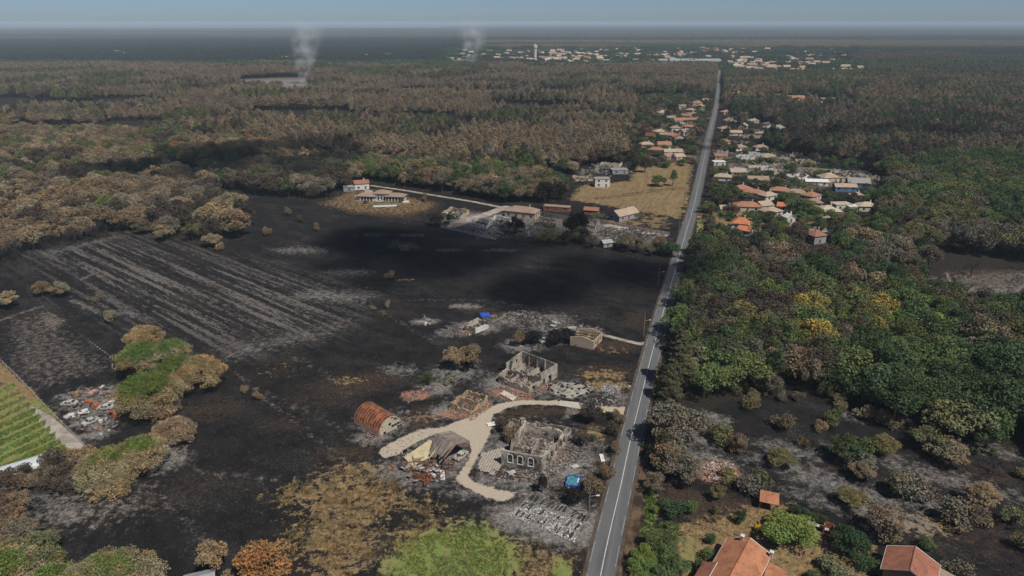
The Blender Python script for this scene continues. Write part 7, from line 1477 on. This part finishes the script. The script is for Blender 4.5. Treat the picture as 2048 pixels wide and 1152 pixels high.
sc = FP[:, 2]; hs_ = .92 + .25 * v2
gn_scatter('far_forest', np.column_stack([FP[:, :2], np.full(len(FP), -.3)]), np.stack([sc * 1.12, sc * 1.12, hs_], 1), rng.rand(len(FP)) * 6.28, var, tint, PATCH['pine'] + PATCH['broad'], 'vast brown and green forest reaching to the horizon')
# ------------------------------------------------------------------ grass and stubble
def tufts(name, label, poly, spacing, h, blades, pal, seed, thresh=None, w=.05, rag=0.0):
    rng = np.random.RandomState(seed); P0 = PW(poly); lo, hi = P0.min(0), P0.max(0); n = int((hi[0] - lo[0]) * (hi[1] - lo[1]) / spacing ** 2)
    P = lo + rng.rand(n, 2) * (hi - lo); P = P[inpoly(P, P0)]
    if rag: P = P[seg_dist(P, P0) > rag * (vnoise(P[:, 0], P[:, 1], 4, seed + 9, 3) - .25)]
    if thresh is not None: P = P[vnoise(P[:, 0], P[:, 1], 3.2, seed + 1, 4) > thresh]
    P = np.repeat(P, blades, 0) + rng.normal(0, .14, (len(P) * blades, 2)); m = len(P); a = rng.rand(m) * 6.28; ln = rng.normal(0, .35, (m, 2)) * h; hh = h * rng.uniform(.5, 1.3, m)
    dx, dy = np.cos(a) * w, np.sin(a) * w; z0 = np.full(m, -.12)
    V = np.stack([np.stack([P[:, 0] - dx, P[:, 1] - dy, z0], 1), np.stack([P[:, 0] + dx, P[:, 1] + dy, z0], 1), np.stack([P[:, 0] + ln[:, 0] + dx * .4, P[:, 1] + ln[:, 1] + dy * .4, hh], 1), np.stack([P[:, 0] + ln[:, 0] - dx * .4, P[:, 1] + ln[:, 1] - dy * .4, hh], 1)], 1).reshape(-1, 3)
    col = np.array(pal)[rng.randint(0, len(pal), m)] * rng.uniform(.75, 1.2, (m, 1))
    o = link(bpy.data.objects.new(name, np_mesh(name, V, np.arange(m * 4).reshape(-1, 4), LEAFP, None, col))); tag(o, label, kind='stuff')
tufts('meadow_grass', 'green meadow grass at the bottom of the picture', MEADOW[1:-2] + [(1000, 1190), (760, 1190)], .34, .32, 5, [(.11, .17, .035), (.15, .18, .05), (.19, .17, .07), (.09, .15, .03)], 5, .36, rag=7)
tufts('scorched_grass', 'tan scorched grass tufts around the green meadow', STRAW[:11] + [(640, 1190), (600, 1190)] + STRAW[13:], .42, .30, 6, [(.22, .155, .075), (.17, .115, .055), (.25, .19, .10)], 6, .50)
tufts('scorched_grass', 'tan grass tufts between the green meadow and the ash rows', [(770, 1060), (860, 1032), (960, 1032), (1060, 1072), (1150, 1105), (1160, 1170), (1045, 1170), (1030, 1090), (960, 1044), (850, 1062), (775, 1120)], .45, .28, 6, [(.20, .14, .07), (.14, .095, .05)], 7, .47)
for k, q in enumerate(CROPS): tufts('vegetable_row', 'leafy crop row %s in the vegetable garden at left' % ('first second third fourth fifth sixth seventh eighth ninth tenth eleventh'.split()[k] + ' from the top'), q, .34 if k > 3 else .5, .42, 6, [(.085, .15, .03), (.12, .20, .04), (.16, .19, .06)], 80 + k, .30, w=.09)
tufts('verge_grass', 'green grass on the verge right of the road', [(1290, 1040), (1292, 960), (1300, 940), (1310, 965), (1310, 1035), (1316, 1080), (1275, 1090)], .33, .4, 6, [(.06, .12, .02), (.08, .12, .025)], 9)
tufts('dry_lawn', 'dry lawn tufts around the orange roofed house', [(1320, 1050), (1400, 1040), (1500, 1010), (1560, 1000), (1640, 1050), (1690, 1085), (1740, 1110), (1740, 1180), (1330, 1180)], .8, .18, 5, [(.18, .13, .065), (.12, .09, .05), (.10, .10, .04)], 10, .45)
tufts('burnt_stubble', 'charred stubble over the near black field', [(100, 900), (400, 760), (760, 700), (900, 900), (720, 930), (560, 1000), (600, 1170), (300, 1170), (110, 1000)], .9, .16, 4, [(.03, .026, .024), (.014, .013, .013), (.07, .055, .045), (.10, .085, .07)], 11, .42)

# ------------------------------------------------------------------ clouds whose shadows lie over the land
t = NT('cloud'); CLOUDM = t.done((.85, .85, .86), 1.0)
tr_ = t.n.new('ShaderNodeBsdfTransparent'); mx = t.n.new('ShaderNodeMixShader'); mx.inputs[0].default_value = .42
t.l.new(tr_.outputs[0], mx.inputs[1]); t.l.new(t.b.outputs[0], mx.inputs[2]); t.l.new(mx.outputs[0], t.n['Material Output'].inputs['Surface'])
CZ = 900.0
def cloud(label, px, py, rx, ry, seed, rz=0.0, n=26):
    p = G(px, py); off = TO_SUN * (CZ / math.tan(SUN_EL)); rng = np.random.RandomState(seed); mb = MB()
    for i in range(n):
        a = rng.rand() * 6.28; q = math.sqrt(rng.rand()) * .85; s_ = min(rx, ry) * rng.uniform(.22, .42); c_ = Vector((math.cos(a) * q * rx, math.sin(a) * q * ry, rng.uniform(0, 14)))
        pts = []
        for j in range(5):
            th = math.pi * j / 4
            for k in range(10): ph = 6.283 * k / 10; rr = s_ * rng.uniform(.85, 1.15); pts.append(c_ + Vector((math.sin(th) * math.cos(ph) * rr, math.sin(th) * math.sin(ph) * rr, math.cos(th) * rr * .45)))
        n0 = len(mb.v); mb.v.extend([tuple(q_) for q_ in pts])
        for j in range(4):
            for k in range(10): mb.f.append((n0 + j * 10 + k, n0 + (j + 1) * 10 + k, n0 + (j + 1) * 10 + (k + 1) % 10, n0 + j * 10 + (k + 1) % 10)); mb.m.append(0); mb.c.append(None)
    o = mb.build('cloud', CLOUDM, loc=(p.x + off.x, p.y + off.y, CZ), rz=rz); o['label'] = label; o['kind'] = 'stuff'
cloud('small fair weather cloud above the black field', 960, 520, 95, 55, 1, -.35)
cloud('fair weather cloud above the left wood', 480, 340, 130, 70, 2, .1)
cloud('long cloud above the right wood', 1850, 285, 330, 45, 3, 0)

# ------------------------------------------------------------------ smoke columns and haze
def smoke(label, px, py, h, r, lean, seed, dens):
    p = G(px, py); mb = MB(); n = 9; pts = [(0, 0, h * k / 8) for k in range(n)]; mb.tube(pts, [r * (.25 + .95 * k / 8) for k in range(n)], 14)
    o = mb.build('smoke', None, loc=(p.x, p.y, .5)); o.rotation_euler = (0, lean * .35, 0); tag(o, label, kind='stuff')
    m = bpy.data.materials.new('smoke_%d' % seed); m.use_nodes = True; N = m.node_tree.nodes; Lk = m.node_tree.links; N.remove(N['Principled BSDF'])
    pv = N.new('ShaderNodeVolumePrincipled'); pv.inputs['Color'].default_value = (.97, .98, 1.0, 1); pv.inputs['Anisotropy'].default_value = -.15
    tc = N.new('ShaderNodeTexCoord'); no = N.new('ShaderNodeTexNoise'); no.inputs['Scale'].default_value = 2.2 / r; no.inputs['Detail'].default_value = 3; Lk.new(tc.outputs['Object'], no.inputs['Vector'])
    mr = N.new('ShaderNodeMapRange'); mr.inputs[1].default_value = .42; mr.inputs[2].default_value = .72; mr.inputs[3].default_value = 0; mr.inputs[4].default_value = dens; Lk.new(no.outputs['Fac'], mr.inputs[0])
    sx = N.new('ShaderNodeSeparateXYZ'); Lk.new(tc.outputs['Object'], sx.inputs[0])
    def mt(op, a, b_=0.0):
        q = N.new('ShaderNodeMath'); q.operation = op
        for i_, v_ in enumerate((a, b_)):
            if isinstance(v_, (int, float)): q.inputs[i_].default_value = v_
            else: Lk.new(v_, q.inputs[i_])
        return q.outputs[0]
    rad = mt('SQRT', mt('ADD', mt('MULTIPLY', sx.outputs[0], sx.outputs[0]), mt('MULTIPLY', sx.outputs[1], sx.outputs[1])))
    rr_ = mt('ADD', mt('MULTIPLY', sx.outputs[2], r * .95 / h), r * .25)
    fall = N.new('ShaderNodeMapRange'); fall.interpolation_type = 'SMOOTHSTEP'; Lk.new(mt('DIVIDE', rad, rr_), fall.inputs[0]); fall.inputs[1].default_value = 1.0; fall.inputs[2].default_value = .1; fall.inputs[3].default_value = 0; fall.inputs[4].default_value = 1
    topf = N.new('ShaderNodeMapRange'); Lk.new(sx.outputs[2], topf.inputs[0]); topf.inputs[1].default_value = h; topf.inputs[2].default_value = h * .2; topf.inputs[3].default_value = 0; topf.inputs[4].default_value = 1
    mr = mt('MULTIPLY', mt('MULTIPLY', mr.outputs[0], fall.outputs[0]), topf.outputs[0])
    Lk.new(mr, pv.inputs['Density']); Lk.new(pv.outputs[0], N['Material Output'].inputs['Volume']); o.data.materials.clear(); o.data.materials.append(m)
smoke('thin grey smoke column rising from the forest clearing', 604, 168, 106, 36, .6, 1, .11)
smoke('thin smoke column rising at the edge of the distant town', 938, 132, 106, 50, .5, 2, .06)
hz = MB(); hz.box(-60000, 60000, -5000, 95000, -1.5, 108); o = hz.build('haze', None); tag(o, 'thin blue summer haze over the plain', kind='stuff')
m = bpy.data.materials.new('haze'); m.use_nodes = True; N = m.node_tree.nodes; N.remove(N['Principled BSDF']); pv = N.new('ShaderNodeVolumePrincipled')
pv.inputs['Color'].default_value = (.60, .74, .88, 1); pv.inputs['Density'].default_value = 0.95e-4; pv.inputs['Anisotropy'].default_value = -0.15
m.node_tree.links.new(pv.outputs[0], N['Material Output'].inputs['Volume']); o.data.materials.clear(); o.data.materials.append(m)
